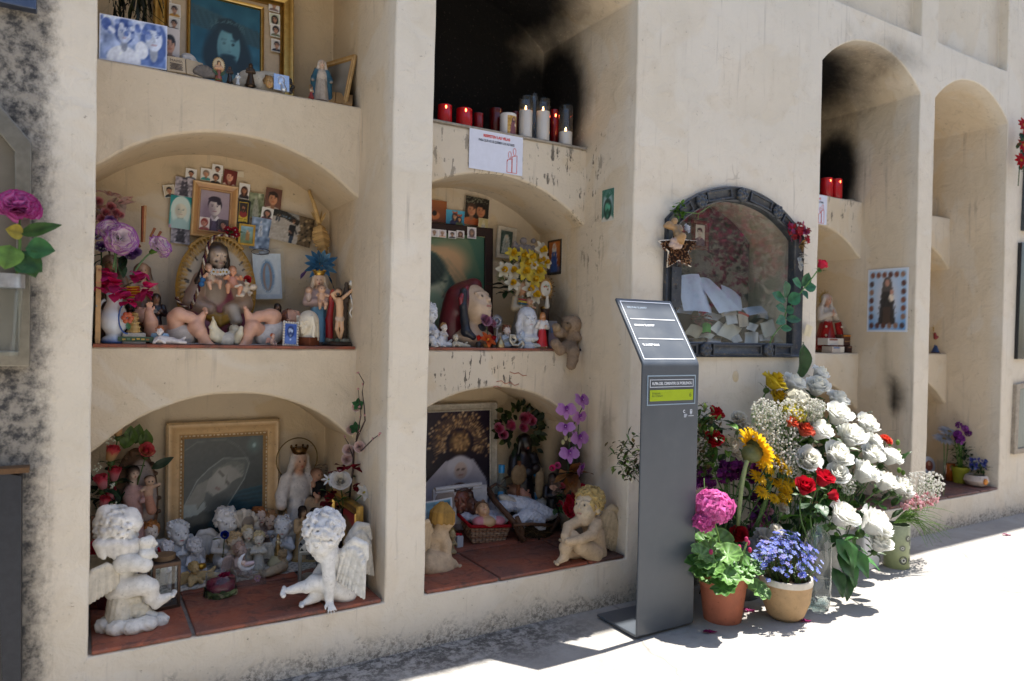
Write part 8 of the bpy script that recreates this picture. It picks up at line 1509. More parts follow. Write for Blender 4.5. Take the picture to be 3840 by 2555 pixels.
def cradle():
 o=fl(cc(770,1150));o[1]+=.10;r=thing('twig_cradle','rustic twig and straw cradle with hooped handles','cradle',o);P=lambda x,y,d:at(*cc(x,y),y=o[1]+d)-o;b=MB();tw=lambda pts,rr,c:b.tube([P(*q) for q in pts],rr,6,c)
 for pts,rr in((((490,770,.08),(560,880,.0),(680,1010,-.08),(745,1185,-.10)),.010),(((700,975,-.09),(745,1075,-.10),(735,1170,-.09)),.009),(((1010,990,-.05),(950,1080,-.08),(885,1165,-.10)),.009),(((680,1040,-.10),(800,1030,-.12),(960,1040,-.09)),.007),(((500,770,.09),(545,735,.1),(640,775,.12),(660,830,.13)),.006),(((540,820,.1),(700,810,.14),(900,800,.14)),.006),(((565,760,.12),(620,690,.14),(680,665,.15),(740,690,.15),(790,740,.14)),.005),(((700,800,.14),(760,740,.15),(850,745,.15),(880,800,.14)),.005),(((490,800,.08),(530,860,.06),(660,1000,-.06),(760,1150,-.11)),.008),(((900,800,.14),(980,900,.06),(1010,990,-.05)),.007)):tw(pts,rr,pick(['5A4030','6A4E3A','4E382A']))
 b.build('twig_frame',M('wood'),r);s_=MB()
 for i in range(420):c=P(U(700,940),U(1050,1185),U(-.10,.02));d=vec([U(-1,1),U(-1,.3),U(-.5,.5)]);s_.tube([c,c+d*.022,c+d*.04+(0,0,U(-.008,.008))],.0008,3,pick(['4A3A24','6A5434','7E6640','382A1A']),cap=False)
 bowl=MB();bowl.ball(P(820,1080,-.02),(.075,.085,.045),'463622',16,10);bowl.build('bowl',M('soil'),r);s_.build('straw',M('wood'),r)
 q=o+P(760,930,-.02);S=Sculpt();
 for x,y,d,rr in((620,900,.03,.035),(690,880,.06,.04),(760,900,.03,.045),(840,930,.0,.042),(900,960,-.03,.036),(790,970,-.05,.036),(720,1000,-.06,.030),(850,1000,-.06,.03),(950,960,-.02,.026),(640,860,.07,.03),(720,1060,-.07,.018),(880,1055,-.08,.018)):S.ell(P(x,y,d)+o-q,(rr*1.15,rr,rr*.72),'DEE1EA',.02)
 w_=S.mesh('white_blanket',M('fabric'),None,.0026,.0022,260);setloc(w_,q);tag(w_,'fluffy white blanket heaped in the twig cradle','blanket')
 S=Sculpt();[S.ell(P(x,y,d)+o-q,(.05,.03,.018),'CFC8BC',.012,R=roty(a)) for x,y,d,a in((640,855,.05,.4),(720,860,.06,-.1),(870,880,.06,-.4),(900,850,.08,-.5))];t_=S.mesh('cream_cloth',M('fabric'),None,.0024,.0012,120);setloc(t_,q);tag(t_,'thin cream cloth folded over the top of the white blanket','cloth')
 H=Sculpt();R_=rotz(.5)@rotx(-.7);head(H,(0,0,0),R_,.10,'C08A74',eyes='3A4A5A',baby=True);hair_cap(H,(0,0,0),R_,.102,'8A6450',n=30,r=.08);d_=H.mesh('doll',M('resin'),None,.0022);setloc(d_,o+P(722,812,.10));tag(d_,'pink baby doll whose head peeps out of the twig cradle','doll')
cradle()
def basket():
 o=fl(cc(490,1165));o[1]+=.07;r=thing('wicker_basket','woven straw basket with a red rim','basket',o);P=lambda x,y,d:at(*cc(x,y),y=o[1]+d)-o;top=[P(365,1050,-.085),P(655,1045,-.085),P(600,900,.10),P(255,945,.05)];bot=[P(375,1172,-.07),P(610,1165,-.07),P(580,1050,.07),P(320,1090,.04)];b=MB();K=14
 for s_ in range(4):
  a0,a1,b0,b1=top[s_],top[(s_+1)%4],bot[s_],bot[(s_+1)%4];nrm=np.cross(a1-a0,b0-a0);nrm/=vlen(nrm)
  b.grid(lambda u,v:lerp3(lerp3(b0,b1,u),lerp3(a0,a1,u),v)+nrm*.0022*(1 if(int(u*9.99)+int(v*7.99))%2 else-1),40,24,lambda u,v:shade(('B9957A','A87E62','C4A68C')[(int(u*9.99)*3+int(v*7.99)*5)%3],.7 if((u*10)%1<.1 or(v*8)%1<.14) else 1))
 b.add(bot,[(0,1,2,3)],'8A6A50');b.build('woven_sides',M('wood'),r,smooth=False);e=MB();e.tube([lerp3(top[i%4],top[(i+1)%4],t) for i in range(4) for t in lsp(0,1,6)[:-1]]+[top[0]],.0062,7,'9C1A22');e.build('red_rim',M('fabric'),r)
 q=o+P(490,990,-.01);S=Sculpt();[S.ell(P(x,y,d)+o-q,(.03,.03,.02),'C4C6D2',.02) for x,y,d in((330,980,.02),(420,1000,-.04),(560,950,.03),(600,990,-.02),(500,1000,-.05),(380,940,.05),(540,900,.08),(470,960,.02))];w_=S.mesh('white_fleece',M('fabric'),None,.0026,.0018,240);setloc(w_,q);tag(w_,'white fleece lining inside the red rimmed basket','blanket')
 r2=thing('doll','doll in a pink dress with bare shoulders lying on the fleece in the basket','doll',q);S=Sculpt();[S.ell(P(x,y,d)+o-q,rr,c_,.008) for x,y,d,rr,c_ in((420,1015,-.06,(.024,.024,.020),'C4808A'),(565,1010,-.06,(.028,.024,.020),'C4808A'),(490,1015,-.07,(.030,.026,.022),'C9A67E'))];S.limb([P(485,1000,-.06)+o-q,P(470,960,-.04)+o-q],[.014,.013],'C9A07C',.01);R_=rotz(-.2)@rotx(-.9);head(S,P(450,930,-.04)+o-q,R_,.068,'C9A07C',eyes='4A3A30',lips='A85A50',baby=True,closed=True);S.mesh('body',M('resin'),r2,.0022);S=Sculpt();hair_cap(S,P(450,925,-.038)+o-q,R_,.072,'6A4A34',n=24,r=.09);S.mesh('hair',M('resin'),r2,.0022)
 S=Sculpt();hc=P(285,845,.06);R_=rotz(-.5);head(S,hc,R_,.105,'7A4636',eyes='2A1A14',lips='6A302A');S.frame(hc,R_,.105);S.ell((0,.1,.18),(.43,.42,.40),'3A2018',.03);[S.limb([(q*.36,-.05,.2),(q*.44,0,-.3),(q*.40,0,-.8)],[.13,.14,.1],'3A2018',.06) for q in(-1,1)];[S.cap((.45*cos(a),.05+.45*sin(a),.36),(.45*cos(a+.5),.05+.45*sin(a+.5),.42),.03,.03,'2E1C14',.01) for a in lsp(0,6.2,14)];S.ell((0,-.24,-.42),(.2,.16,.16),'3A2018',.06);S.limb([(0,.02,-.4),(0,.05,-.9)],[.2,.3],'A8A4B0',.1);ob=S.mesh('thorn_crowned_bust',M('resin'),None,.0024);setloc(ob,o);tag(ob,'dark red bust of a thorn crowned bearded man leaning in the basket corner','bust')
 S=Sculpt();head(S,(0,0,0),rotz(.3)@rotx(-.5),.08,'5A382C',eyes='20140F',baby=True);ob=S.mesh('dark_doll_head',M('resin'),None,.0022);setloc(ob,o+P(365,905,.03));tag(ob,'small dark brown doll head lying behind the pink doll','doll')
basket()
c,wd,ht=rect(*cc(85,760),*cc(478,905),.47);r=thing('scroll_plaque','white scroll shaped plaque with a rolled top edge','plaque',(c[0],.47,c[2]),0,rx=-.1);b=MB();b.box((0,0,-.03),(wd/2,.004,ht/2+.03),'B4B4BA');[b.tube([(-wd*.46,-.002,z),(wd*.40,-.002,z+.004)],rr,10,'BDBDC2') for z,rr in((ht/2,.009),(ht/2-.012,.006))];b.ball((-wd*.28,-.004,-.01),(.045,.003,.045),'8A7E78',16,8);b.build('scroll',M('ceramic'),r,angle=40)
p=Pic(30,26,'3A6A8C');p.grad('24485E','4E8AA8').nz(.1,5);[p.ln(.3+.1*i,0,.35+.09*i,.8,.02,'1E3040') for i in range(7)];border(p,.07,'C4C8D4');c,wd,ht=rect(*cc(20,850),*cc(228,1000),.40);photo('white bordered blue photo standing behind the blond kneeling angel',p,c,wd,ht,.0,-.06)
def kneeler():
 o=fl(cc(120,1385));o[1]+=.05;r=thing('angel_statue','flesh toned blond angel kneeling with its back turned, cut by the pillar','statue',o);P=lambda x,y,d=.0:at(*cc(x,y),y=o[1]+d)-o;c='C4AC8E';S=Sculpt();k=.008;S.limb([P(70,1270,.02),P(85,1180,.02),P(110,1100,.01)],[.033,.034,.028],c,k);S.cap(P(60,1120,.01),P(150,1115,.0),.022,.022,c,k);S.ell(P(60,1300,.02),(.045,.045,.032),c,k);S.limb([P(150,1100,.0),P(178,1180,-.01),P(185,1260,-.02)],[.022,.020,.017],c,k);S.limb([P(60,1300,-.01),P(160,1305,-.02),P(230,1320,-.02)],[.036,.030,.016],c,k);S.limb([P(60,1350,-.03),P(150,1360,-.03),P(200,1345,-.03)],[.030,.027,.02],c,k);S.limb([P(120,1110,.0),P(130,1050,.0)],[.022,.02],c,k);hc=P(165,985,0);R_=rotz(1.9)@rotx(.1);head(S,hc,R_,.092,c,eyes='3A3026',lips='B08070',baby=True);foot(S,P(215,1318,-.02),(.9,-.3,0),(0,0,1),.045,c);S.mesh('body',M('plaster'),r,.0026)
 H=Sculpt();hair_cap(H,hc,R_,.093,'B08844','strands',46,3,back_to=-.12);H.mesh('hair',M('plaster'),r,.0022);W1=Sculpt();wing(W1,P(75,1080,-.03),(-.8,-.4,0),(.1,0,1),.11,.07,'BFA888',n=7);W1.mesh('wing',M('plaster'),r,.0025)
kneeler()
def sitter():
 o=fl(cc(1240,1290));o[1]+=.03;r=thing('angel_statue','flesh toned blond angel sitting with hands round its knee looking up at the flowers','statue',o);P=lambda x,y,d=.0:at(*cc(x,y),y=o[1]+d)-o;c='C2AA8C';S=Sculpt();k=.008;S.ell(P(1275,1250,.01),(.040,.042,.034),c,k);S.limb([P(1285,1230,.01),P(1270,1120,.0),P(1240,1020,.0)],[.038,.036,.032],c,k);S.limb([P(1195,1005,-.02),P(1285,1010,.03)],[.022,.022],c,k)
 S.limb([P(1270,1245,-.02),P(1170,1190,-.04),P(1110,1130,-.04)],[.033,.029,.024],c,k);S.limb([P(1110,1130,-.04),P(1060,1200,-.05),P(1050,1260,-.05)],[.024,.021,.014],c,k);foot(S,P(1050,1262,-.05),(-.95,-.15,-.1),(0,0,1),.055,c);S.limb([P(1270,1255,.03),P(1170,1240,.02),P(1080,1240,.0)],[.031,.026,.020],c,k);S.limb([P(1080,1240,.0),P(1050,1230,-.01)],[.018,.013],c,k);foot(S,P(1045,1225,-.01),(-.6,-.2,.75),(-.8,0,-.5),.05,c)
 S.limb([P(1285,1025,-.03),P(1250,1110,-.06),P(1165,1145,-.075),P(1080,1160,-.07)],[.021,.019,.015,.012],c,.004);hand(S,P(1085,1160,-.07),vec([[0,1.0,0],[0,0,1.0],[1.0,0,0]])@rotx(0),.03,c,.8);S.limb([P(1175,1000,-.01),P(1080,1050,-.02),P(1055,1120,-.05),P(1060,1165,-.06)],[.020,.018,.014,.012],c,.004);S.cap(P(1235,1020,0),P(1225,960,0),.022,.021,c,k);hc=P(1225,895,-.005);R_=rotz(-1.25)@rotx(-.22);head(S,hc,R_,.118,'C4B298',eyes='3A3A36',lips='A8786A',baby=True);S.mesh('body',M('plaster'),r,.0025)
 H=Sculpt();hair_cap(H,hc,R_,.122,'B49A62',n=170,seed=9,r=.075,front=-.18);H.mesh('hair',M('plaster'),r,.0024);W1=Sculpt();wing(W1,P(1318,990,.02),(.95,-.1,-.3),(-.3,0,1),.155,.085,'C9B698',n=9,layers=3);W1.mesh('wing',M('plaster'),r,.0024)
sitter()
cherub('angel_figurine','little olive beige praying angel behind the kneeling blond one',*v2(215,1052,.30),.3,'AA9874','8A7648','pray',seed=41);b=MB();b.box((0,0,.02),(.012,.012,.02),'B4B8C0');[b.ball((U(-.01,.01),U(-.01,.01),.044),.006,'A01824',6,4) for _ in range(6)];o=b.build('gift_box',M('paper'),None,smooth=False);o.location=fl(cc(275,1195));tag(o,'tiny white gift box with a red bow by the praying angel','box')
p,h=v2(965,640,.44);saint('monk_statuette','black robed monk statuette with a rosary under the orchids',p,h,-.1,'121014','16131A',None,'8A6450','statuette','carry','1A1616',hair='2A1E18')
def orchid_spray():
 T=at(*cc(1130,700),y=.20)
 def bld(g):
  q=lambda x,y,d=.18:at(*cc(x,y),y=d)-T
  for x,y,s_,n in((1175,115,.040,(.3,-.9,.3)),(1062,185,.040,(-.1,-.95,.1)),(1160,238,.036,(.2,-.9,-.2)),(1062,318,.034,(-.6,-.5,.4)),(1160,395,.042,(.1,-.95,.1)),(1085,508,.040,(-.1,-.9,.3)),(1170,620,.040,(.5,-.7,-.2))):orchid(g('bloom'),q(x,y),n,s_)
  for x,y in((1040,428),(1062,398),(1092,408)):g('bud').ball(q(x,y),(.007,.007,.010),'BDB68C',8,6)
  for a in(((1100,720),(1130,500),(1120,300),(1190,160)),((1080,700),(1075,560),(1090,420),(1075,340)),((1150,700),(1140,460),(1155,300))):g('stem').tube(bez(q(*a[0],.2),q(*a[1],.17),q(*a[2],.18),7)+[q(*a[-1],.18)],.0019,5,'2E4A2E')
  for d in range(11):leaf(g('dry_bow'),q(1110,660,.2),(U(-1,1),U(-.9,-.1),U(-1,.9)),U(.07,.11),.040,pick(['7A4A22','8C5A2C','6A3E1E','9A6A3A']),curl=.6)
 flower('orchid_spray','mauve artificial orchid spray with a brown dried leaf bow',T,bld,parts=dict(dry_bow='leaf'))
 T2=at(*cc(1110,880),y=.19)
 def redf(g):
  for x,y in((1090,860),(1150,820),(1170,800),(1120,910),(1070,920),(1180,780),(1090,940),(1140,870)):carnation(g('bloom'),at(*cc(x,y),y=.17)-T2,(U(-.4,.3),-.9,.3),.026,'B8142E','D03050',16)
  for x,y,c_ in((960,620,'C8306A'),(1000,600,'C44A80'),(1015,880,'B82A44'),(1030,750,'C4566A')):rose(g('bloom'),at(*cc(x,y),y=.20)-T2,(-.3,-.8,.3),.014,c_,c_,2,.6)
  for i in range(34):leaf(g('leaves'),at(*cc(U(980,1180),U(780,960)),y=.20)-T2,(U(-1,1),-.5,U(-.6,.8)),.035,.020,pick(['2A4A26','3E6A30','1E2E1E']))
  for i in range(10):leaf(g('petals'),at(*cc(U(970,1040),U(700,800)),y=.22)-T2,(U(-1,1),-.5,U(-.5,1)),.04,.03,pick(['A08A80','B89A90','8A766C']))
  g('stem').tube([(0,.01,.02),(0,.02,FZ-T2[2])],.004,5,'3A4A2A')
 flower('red_cloth_flowers','crimson cloth flowers and green leaves behind the seated angel',T2,redf)
orchid_spray()
# ================================================================ grave cabinet: letters, keepsakes
def ck(x,y):return 2440+.4593*x,680+.4593*y
def cf(x,y):return 2580+.6633*x,1360+.6633*y
def cg(x,y):return 2900+.6122*x,1360+.6122*y
def ch(x,y):return 3040+.4719*x,620+.4719*y
def ci(x,y):return 3440+.3317*x,1500+.3317*y
def sheet(label,pts,col,bow=.008,group=None,name='letter'):
 """a sheet of paper through four corner points (bottom left, bottom right, top right, top left)"""
 a,b_,c,d=(vec(p,float) for p in pts);o=(a+b_+c+d)/4;n=np.cross(b_-a,d-a);n/=vlen(n)+1e-9;m=MB();m.grid(lambda u,v:lerp3(lerp3(a,b_,u),lerp3(d,c,u),v)-o+n*bow*(sin(PI*u)+.6*sin(2.2*v)),6,6,lambda u,v:shade(col,.96+.04*sin(9*u)))
 ob=m.build(name,M('paper'),None);setloc(ob,o);return tag(ob,label,'letter',group)
K=lambda x,y,d:at(*ck(x,y),y=d)
sheet('big pale sheet standing at the far left of the letters',(K(270,1060,.08),K(500,1080,.10),K(388,763,.20),K(197,785,.19)),'D4DEF2');sheet('long pale sheet leaning diagonally behind the pile of letters',(K(560,1080,.06),K(745,1060,.09),K(480,806,.22),K(360,798,.20)),'DEE6F4');sheet('pale torn sheet right of the long diagonal one',(K(600,1090,.10),K(748,1050,.12),K(728,950,.2),K(570,850,.22)),'D4DCF0')  # paper colours made bluer to stand for sky light falling on the sheets
for i,(x,y,w_,h_,r_,col,lab) in enumerate(((290,1050,130,60,.3,'BCC6DA','low bluish folded letter behind the lock plate'),(440,1060,110,70,-.1,'B4C2DE','bluish card between the two big sheets'),(520,1105,120,50,.5,'D0D2DA','slanting pale card above the red petals'),(630,1060,130,80,-.25,'D6D0C8','cream card tilted over the middle of the letters'),(850,1060,170,60,-.35,'C6CEE0','pale strip of letters at the back right'),(760,1130,80,110,-.1,'D9C9B4','cream booklet with a red edge'),(660,1130,90,80,-.2,'E0DED8','white folded note in the middle'),(560,1200,110,90,.7,'E2E0D8','white crumpled note in the middle left'),(640,1230,150,120,.5,'DDD8C8','large cream unfolded letter low in the middle'),(520,1300,110,45,.03,'E4E4E6','white flat envelope at the very bottom'),(450,1275,120,30,.3,'DAD2BE','cream strip of paper at the bottom left'),(820,1285,110,90,.0,'E6E6E4','white torn ring binder note at the bottom'),(965,1200,110,130,-.3,'DEDCD2','big cream letter at the lower right'),(1050,1280,90,80,-.05,'E0DED8','white square note in the bottom right corner'),(930,1280,90,50,-.1,'E2E2E4','white note next to the ring binder note'),(830,1190,80,60,.4,'E4E2DC','small white scrunched note'),(920,1090,90,70,.2,'CDD2DE','pale note against the right glass'),(350,1230,120,90,.5,'B8AC94','beige crumpled paper at the left bottom'),(400,1290,90,40,-.2,'C9C0AA','beige folded slip at the left bottom'),(700,1290,80,60,-.4,'DDDAD4','white note beside the blue crumb'),(1100,1180,70,60,.2,'D8D2C4','cream slip behind the rose stem'),(330,1310,80,40,0,'C4C8D2','bluish slip at the left foot of the glass'))):  # bluish slips also carry sky light in their paper colour
 d0=.045+.05*random.random()+(.06 if y<1120 else 0);c,s_=cos(r_),sin(r_);Q=lambda a,b_,dd:K(x+(a*c-b_*s_)*w_/2,y+(a*s_+b_*c)*h_/2,d0+dd);sheet(lab,(Q(-1,1,-.015),Q(1,1,-.02),Q(1,-1,.03),Q(-1,-1,.02)),col,U(-.006,.008),'letters behind the cabinet glass')
 if i==5:sheet('narrow red paper edge lying on the cream booklet',(K(712,1078,.06),K(800,1112,.06),K(805,1095,.07),K(718,1062,.07)),'B83A2C',.002)
sheet('bright green folded paper at the left of the letters',(K(420,1240,.03),K(490,1245,.03),K(480,1165,.06),K(415,1170,.06)),'3E9A34',.01);flower('dried_petals','dusty red rose petals lying on the letters at the left',K(400,1125,.06),lambda g:[leaf(g('petals'),(U(-.04,.05),U(-.02,.02),U(-.01,.02)),(U(-1,1),-.4,U(-.3,.3)),.035,.03,pick(['8C3A48','9A4654','7A2C3A']),nu=2,nv=3) for _ in range(14)])
c,wd,ht=rect(*ck(330,322),*ck(462,560),.20);r=thing('framed_portrait','brown framed portrait of a young man inside the grave cabinet','picture',c);frame_mesh('frame',wd,ht,.018,.012,['5A2E1E','6E3A26','4A2418'],M('wood'),r);picture_mesh('picture',face(Pic(26,44,'C4BEB0'),.5,.62,.23,'C9B8A8','2A2426','short','4A2A40'),wd-.034,ht-.034,r,y=-.003)
def star():
 T=K(220,560,-.032);r=thing('star_ornament','star shaped plaque of brown seeds with a little bronze angel on top','ornament',T);q=lambda x,y,d=-.032:K(x,y,d)-T;pts=[(70,490),(175,482),(215,380),(268,482),(372,490),(298,575),(325,695),(225,642),(135,700),(146,575)];P2=[q(*p) for p in pts];b=MB();b.poly([(p[0],p[2]) for p in P2],-.004,.004,'2E2018');b.build('seed_panel',M('soil'),r,smooth=False);s_=MB()
 for i in range(420):
  x,y=U(75,365),U(400,690);ang=math.atan2(y-560,x-220);rr=math.hypot(x-220,y-560);lim=75+75*abs(cos(2.5*(ang+PI/2)))**1.2
  if rr<lim:s_.box(q(x,y)+(0,-.005,0),(.0028,.0014,.0016),pick(['6A4630','8C6244','4A2E1E','A07A58']),rotx(0)@roty(U(0,3)))
 s_.build('seeds',M('soil'),r,smooth=False);e=MB();e.tube(P2+[P2[0]],.004,5,'DCD0C0');e.build('rim',M('resin'),r);S=Sculpt();S.limb([q(225,480,-.045),q(215,420,-.045),q(205,370,-.045)],[.014,.013,.010],'7A6448',.006);S.ball(q(195,325,-.045),.012,'9A7A52',.004);S.limb([q(230,470,-.05),q(260,450,-.06),q(255,500,-.06)],[.014,.012,.008],'A8804E',.006);[S.ball(q(U(165,250),U(470,540),-.044),.009,'B49A8A',.004) for _ in range(14)];S.limb([q(185,380,-.04),q(150,360,-.035),q(120,365,-.035)],[.010,.014,.008],'9C7A50',.006);S.limb([q(235,370,-.05),q(255,395,-.06)],[.008,.006],'8A7254',.004);S.mesh('angel',M('resin'),r,.0022);f=MB();rose(f,q(290,388,-.055),(.4,-.8,.3),.018,'D8D8DC','C9CCD4',3,.8);f.build('white_bow',M('petal'),r)
star()
def ivy(g):
 T=K(230,240,-.03);g('stem').tube([K(x,y,-.028)-T for x,y in((230,330),(225,260),(300,255),(390,265),(480,205))],.0018,5,'5A7A34');g('stem').tube([K(390,265,-.03)-T,K(385,310,-.032)-T],.0014,5,'5A7A34')
 for i in range(26):leaf(g('leaf'),K(U(180,275),U(185,300),-.03)-T,(U(-1,1),-.5,U(-.6,1)),U(.022,.035),.014,pick(['5C8A2C','6E9C34','4A7426']),nu=2,nv=4)
flower('ivy_sprig','fresh green sprig above the star on the cabinet frame',K(230,240,-.03),ivy,cat='plant')
def dried(g):
 T=K(1215,560,-.03)
 for i in range(46):floret(g('petals'),K(1210+85*U(-1,1),420+75*U(-1,1),U(-.05,-.02))-T,(U(-.6,.6),-.8,U(-.4,.6)),.014,5,pick(['A01424','B81E2E','8A0F1E','9A3A6A','6A1420']))
 [leaf(g('straw'),K(1225,520,-.03)-T,(U(-1,1),-.6,U(-1,.6)),U(.02,.045),.012,pick(['A8804A','8A6434','B8935A'])) for _ in range(22)];[leaf(g('white_ribbon'),K(1215,U(560,690),-.03)-T,(U(-.5,.5),-.4,U(-1,.2)),.035,.018,'D2CFC6') for _ in range(9)];g('stem').tube([K(1240,560,-.03)-T,K(1250,640,-.025)-T,K(1240,720,-.02)-T],.002,4,'3A2A20')
flower('dried_bouquet','dried dark red bunch with straw and white ribbon on the right cabinet edge',K(1215,560,-.03),dried,parts=dict(straw='leaf',white_ribbon='fabric'))
def longrose():
 T=K(1390,690,-.10)
 def bld(g):
  q=lambda x,y,d=-.07:K(x,y,d)-T;rose(g('bloom'),(0,0,0),(.35,-.35,.6),.030,'D81E3C','E63A58',4,.5);sepals(g('calyx'),(0,0,-.01),(.2,-.2,1),.026);g('stem').tube([q(*p) for p in((1385,700,-.10),(1330,775,-.08),(1240,890,-.06),(1150,1010,-.05),(1100,1080,-.04),(1090,1150,-.03),(1000,1260,-.02),(965,1340,-.012))],.0026,6,'5E8A48')
  for a,b_,w_ in(((1240,860),(1300,745),.052),((1230,860),(1165,800),.046),((1250,870),(1360,860),.046),((1235,890),(1290,960),.034),((1105,950),(1105,810),.060),((1100,985),(1000,910),.050),((1120,990),(1230,920),.056),((1100,1050),(1030,1020),.040),((1105,1060),(1175,1045),.040),((1095,1110),(1030,1160),.042),((1100,1125),(1240,1130),.034),((1060,1200),(1160,1205),.030)):
   p,e=q(*a,-.055),q(*b_,-.075);leaf(g('leaf'),p,e-p,vlen(e-p),w_,pick(['3E7A52','4A8A5E','34704A']),up=(0,-1,.3),curl=.15)
 flower('artificial_rose','single long stemmed coral red rose stuck in front of the grave cabinet',T,bld,parts=dict(calyx='leaf'))
longrose()
b=MB();leaf(b,(0,0,0),(.06,-.05,1),.155,.085,'2E4E28',up=(0,-1,0),fold=.5,curl=-.1,nu=6,nv=10);o=b.build('spathe_leaf',M('leaf'),None);setloc(o,at(*ck(1200,1620),y=-.05));tag(o,'broad dark pointed leaf standing under the cabinet corner','leaf')
b=MB();b.lathe([(.017,0),(.018,.003),(.012,.006),(.002,.0065)],22,'CDBB9C');o=b.build('round_tag',M('ceramic'),None,angle=50);setloc(o,at(2757,1412,y=.002));o.rotation_euler=(PI/2,0,0);o.scale=(1,1.3,1);tag(o,'cream oval ceramic button fixed to the wall under the cabinet','ornament')
sheet('cream paper tag hanging at the right edge of the cabinet',[K(x,y,-.02) for x,y in((1250,1255),(1300,1275),(1325,1190),(1270,1165))],'D6C9A8',.002,name='paper_tag')
# ================================================================ fourth and fifth bays, neighbours left and right
for lab,x0,x1,y0 in(('red votive candle close to the pillar in the far niche',92,165,108),('red votive candle on the right in the far niche',172,240,115)):candle_red(lab,ch(x0,y0),ch(x1,y0+6),.36,True,'D0202A',group='red candles of the far niche')
notice('white notice half hidden by the wall on the far niche',*ch(-90,225),*ch(128,460));b=MB();b.lathe([(.028,0),(.03,.01),(.02,.014)],18,'B9B4AE');o=b.build('metal_lid',M('metal'),None,angle=40);o.location=(at(*ch(305,262),y=.36)[0],.36,S2);tag(o,'small pale lid lying on the far candle shelf','lid')
p=Pic(44,66,'8FB4D8').grad('6A9CD0','A8C4DE');p.el(.5,.5,.34,.42,'C4CAD6',.8);robed2d(p,.5,.12,.86,.34,'3A3838','B98A78','5A5450',True);p.po([(.40,.12),(.58,.12),(.60,.4),(.42,.4)],'4E4038');[p.el(x,y,.055,.045,pick(['7A4A3A','5A3A34','8C6A58','4A3A3A']),.3) for x,y in[(.13+.148*i,.90) for i in range(6)]+[(.12+.15*i,.10) for i in range(6)]+[(s_,.24+.13*i) for i in range(5) for s_ in(.11,.89)]];border(p,.04,'D0D6E0')
side_print('blue poster of a dark statue ringed by small oval portraits',((3257,1013),(3404,1246)),3.461,p,'poster','poster')
def h4(x,y,d,X=S1):return tall(ch(x,y),d,X)
p,h=h4(130,1005,.42,ZS1);saint('ribboned_virgin','virgin doll with a lace collar and red ribbons in the far middle niche',p,h,-.2,'9A2A24','BDB2A4','B8AFA4','B98A70','statue','pray','5A4030',None,None,('rays',.16,'B89A5A'),bw=1.3,extra=lambda r,k:(lambda b:([b.box((s_*.16*k,-.14*k,.28*k),(.055*k,.006,.22*k),'9C2420',roty(-.25*s_)) for s_ in(-1,1)],[b.ball((s_*.16*k,-.17*k,(.14+.14*i)*k),.02*k,'D2C4AC',6,4) for s_ in(-1,1) for i in range(3)],b.build('red_ribbons',M('fabric'),r)))(MB()))
for i,(x0,y0,x1,y1,d,col,lab) in enumerate(((95,1375,220,1430,.36,'C4BEB8','white printed box, upper of the two by the ribboned virgin'),(130,1440,225,1490,.34,'BDB2A8','white printed box, lower of the two by the ribboned virgin'),(205,1348,355,1390,.37,'5A3A2A','matchbox with an orange edge, topmost of its stack'),(215,1392,350,1432,.37,'4A3028','dark matchbox, middle of its stack'),(245,1438,366,1488,.36,'3E2A24','dark matchbox, lowest of its stack'))):
 c,wd,ht=rect(*ch(x0,y0),*ch(x1,y1),d);b=MB();b.box((0,0,0),(wd/2,.03,ht/2),col);b.box((wd*.32,-.0306,0),(wd*.17,.0008,ht*.46),'CFC6B8');b.box((-wd*.15,-.0306,ht*.3),(wd*.25,.0008,ht*.12),('8A5A4A','6A7A9A','C07A2C','8A6A4A','7A5A4A')[i]);o=b.build('small_box',M('paper'),None,smooth=False,bevel=.001);setloc(o,c);tag(o,lab,'box')
c,wd,ht=rect(3500,622,3532,666,.60);r=thing('framed_print','tiny dark framed picture at the back of the last niche','picture',c);frame_mesh('frame',wd,ht,.012,.008,'3A2416',M('wood'),r);picture_mesh('picture',Pic(12,14,'6A3A2A').nz(.08,3),wd-.02,ht-.02,r,y=-.002)
p,h=tall((3518,742),.42,ZS2);saint('pink_figurine','pinkish robed figurine on the upper shelf of the last niche',p,h,0,'B08A7C','BC9C8C','B89A8C',pose='pray',base=None,bw=1.4)
p,h=tall((3518,1222),.36,ZS1);saint('gold_rayed_virgin','little blue and red virgin statue with a gold sunburst in the last niche',p,h,-.2,'2E4A7A','8C2A24','C9B48A',pose='pray',base='5A3E2A',halo=('rays',.26,'C09A4C'),bw=1.3)
def f5(x,y,r_=.04):X=4.300-r_;return vec([X,at(*ci(x,y),x=X)[1],FZ])
o=f5(120,850,.09);c,wd,ht=rect(*ci(40,640),*ci(200,850),o[1]);r=thing('plate','white plate with a reddish portrait standing at the pillar of the last niche','plate',c,0,rx=-.15);b=MB();b.ball((0,0,0),(wd/2,.008,ht/2),'C4C8D4',28,10);b.build('rim',M('ceramic'),r);b=MB();b.ball((0,-.004,0),(wd*.3,.007,ht*.3),'8C4A3A',18,8);b.ball((0,-.008,.01),(wd*.12,.005,ht*.13),'B98A70',10,6);b.build('portrait',M('print'),r)
o=f5(300,850);r=thing('glass_jar','clear glass jar holding two white daisies in the last niche','jar',o);g=MB();g.lathe([(.035,0),(.036,.09),(.034,.11)],20,'FFFFFF',capb=False,capt=False);g.c=[];g.build('glass_wall',glass_mat('clear_glass'),r)
for lab,x,y in(('big white daisy, upper of the two in the glass jar',360,365),('big white daisy, lower of the two in the glass jar',300,450)):
 c=at(*ci(x,y),y=o[1]-.01);flower('white_daisy',lab,c,lambda g,c=c:(daisy(g('bloom'),(0,0,0),(-.1,-.35,.9),.062,20,'CDD0D8','A8904C',.26,.25,ring2=True),g('stem').tube([(0,0,0),(o-c)*.5+(.005,0,0),o-c+(0,0,.01)],.003,5,'7A9A5A')))
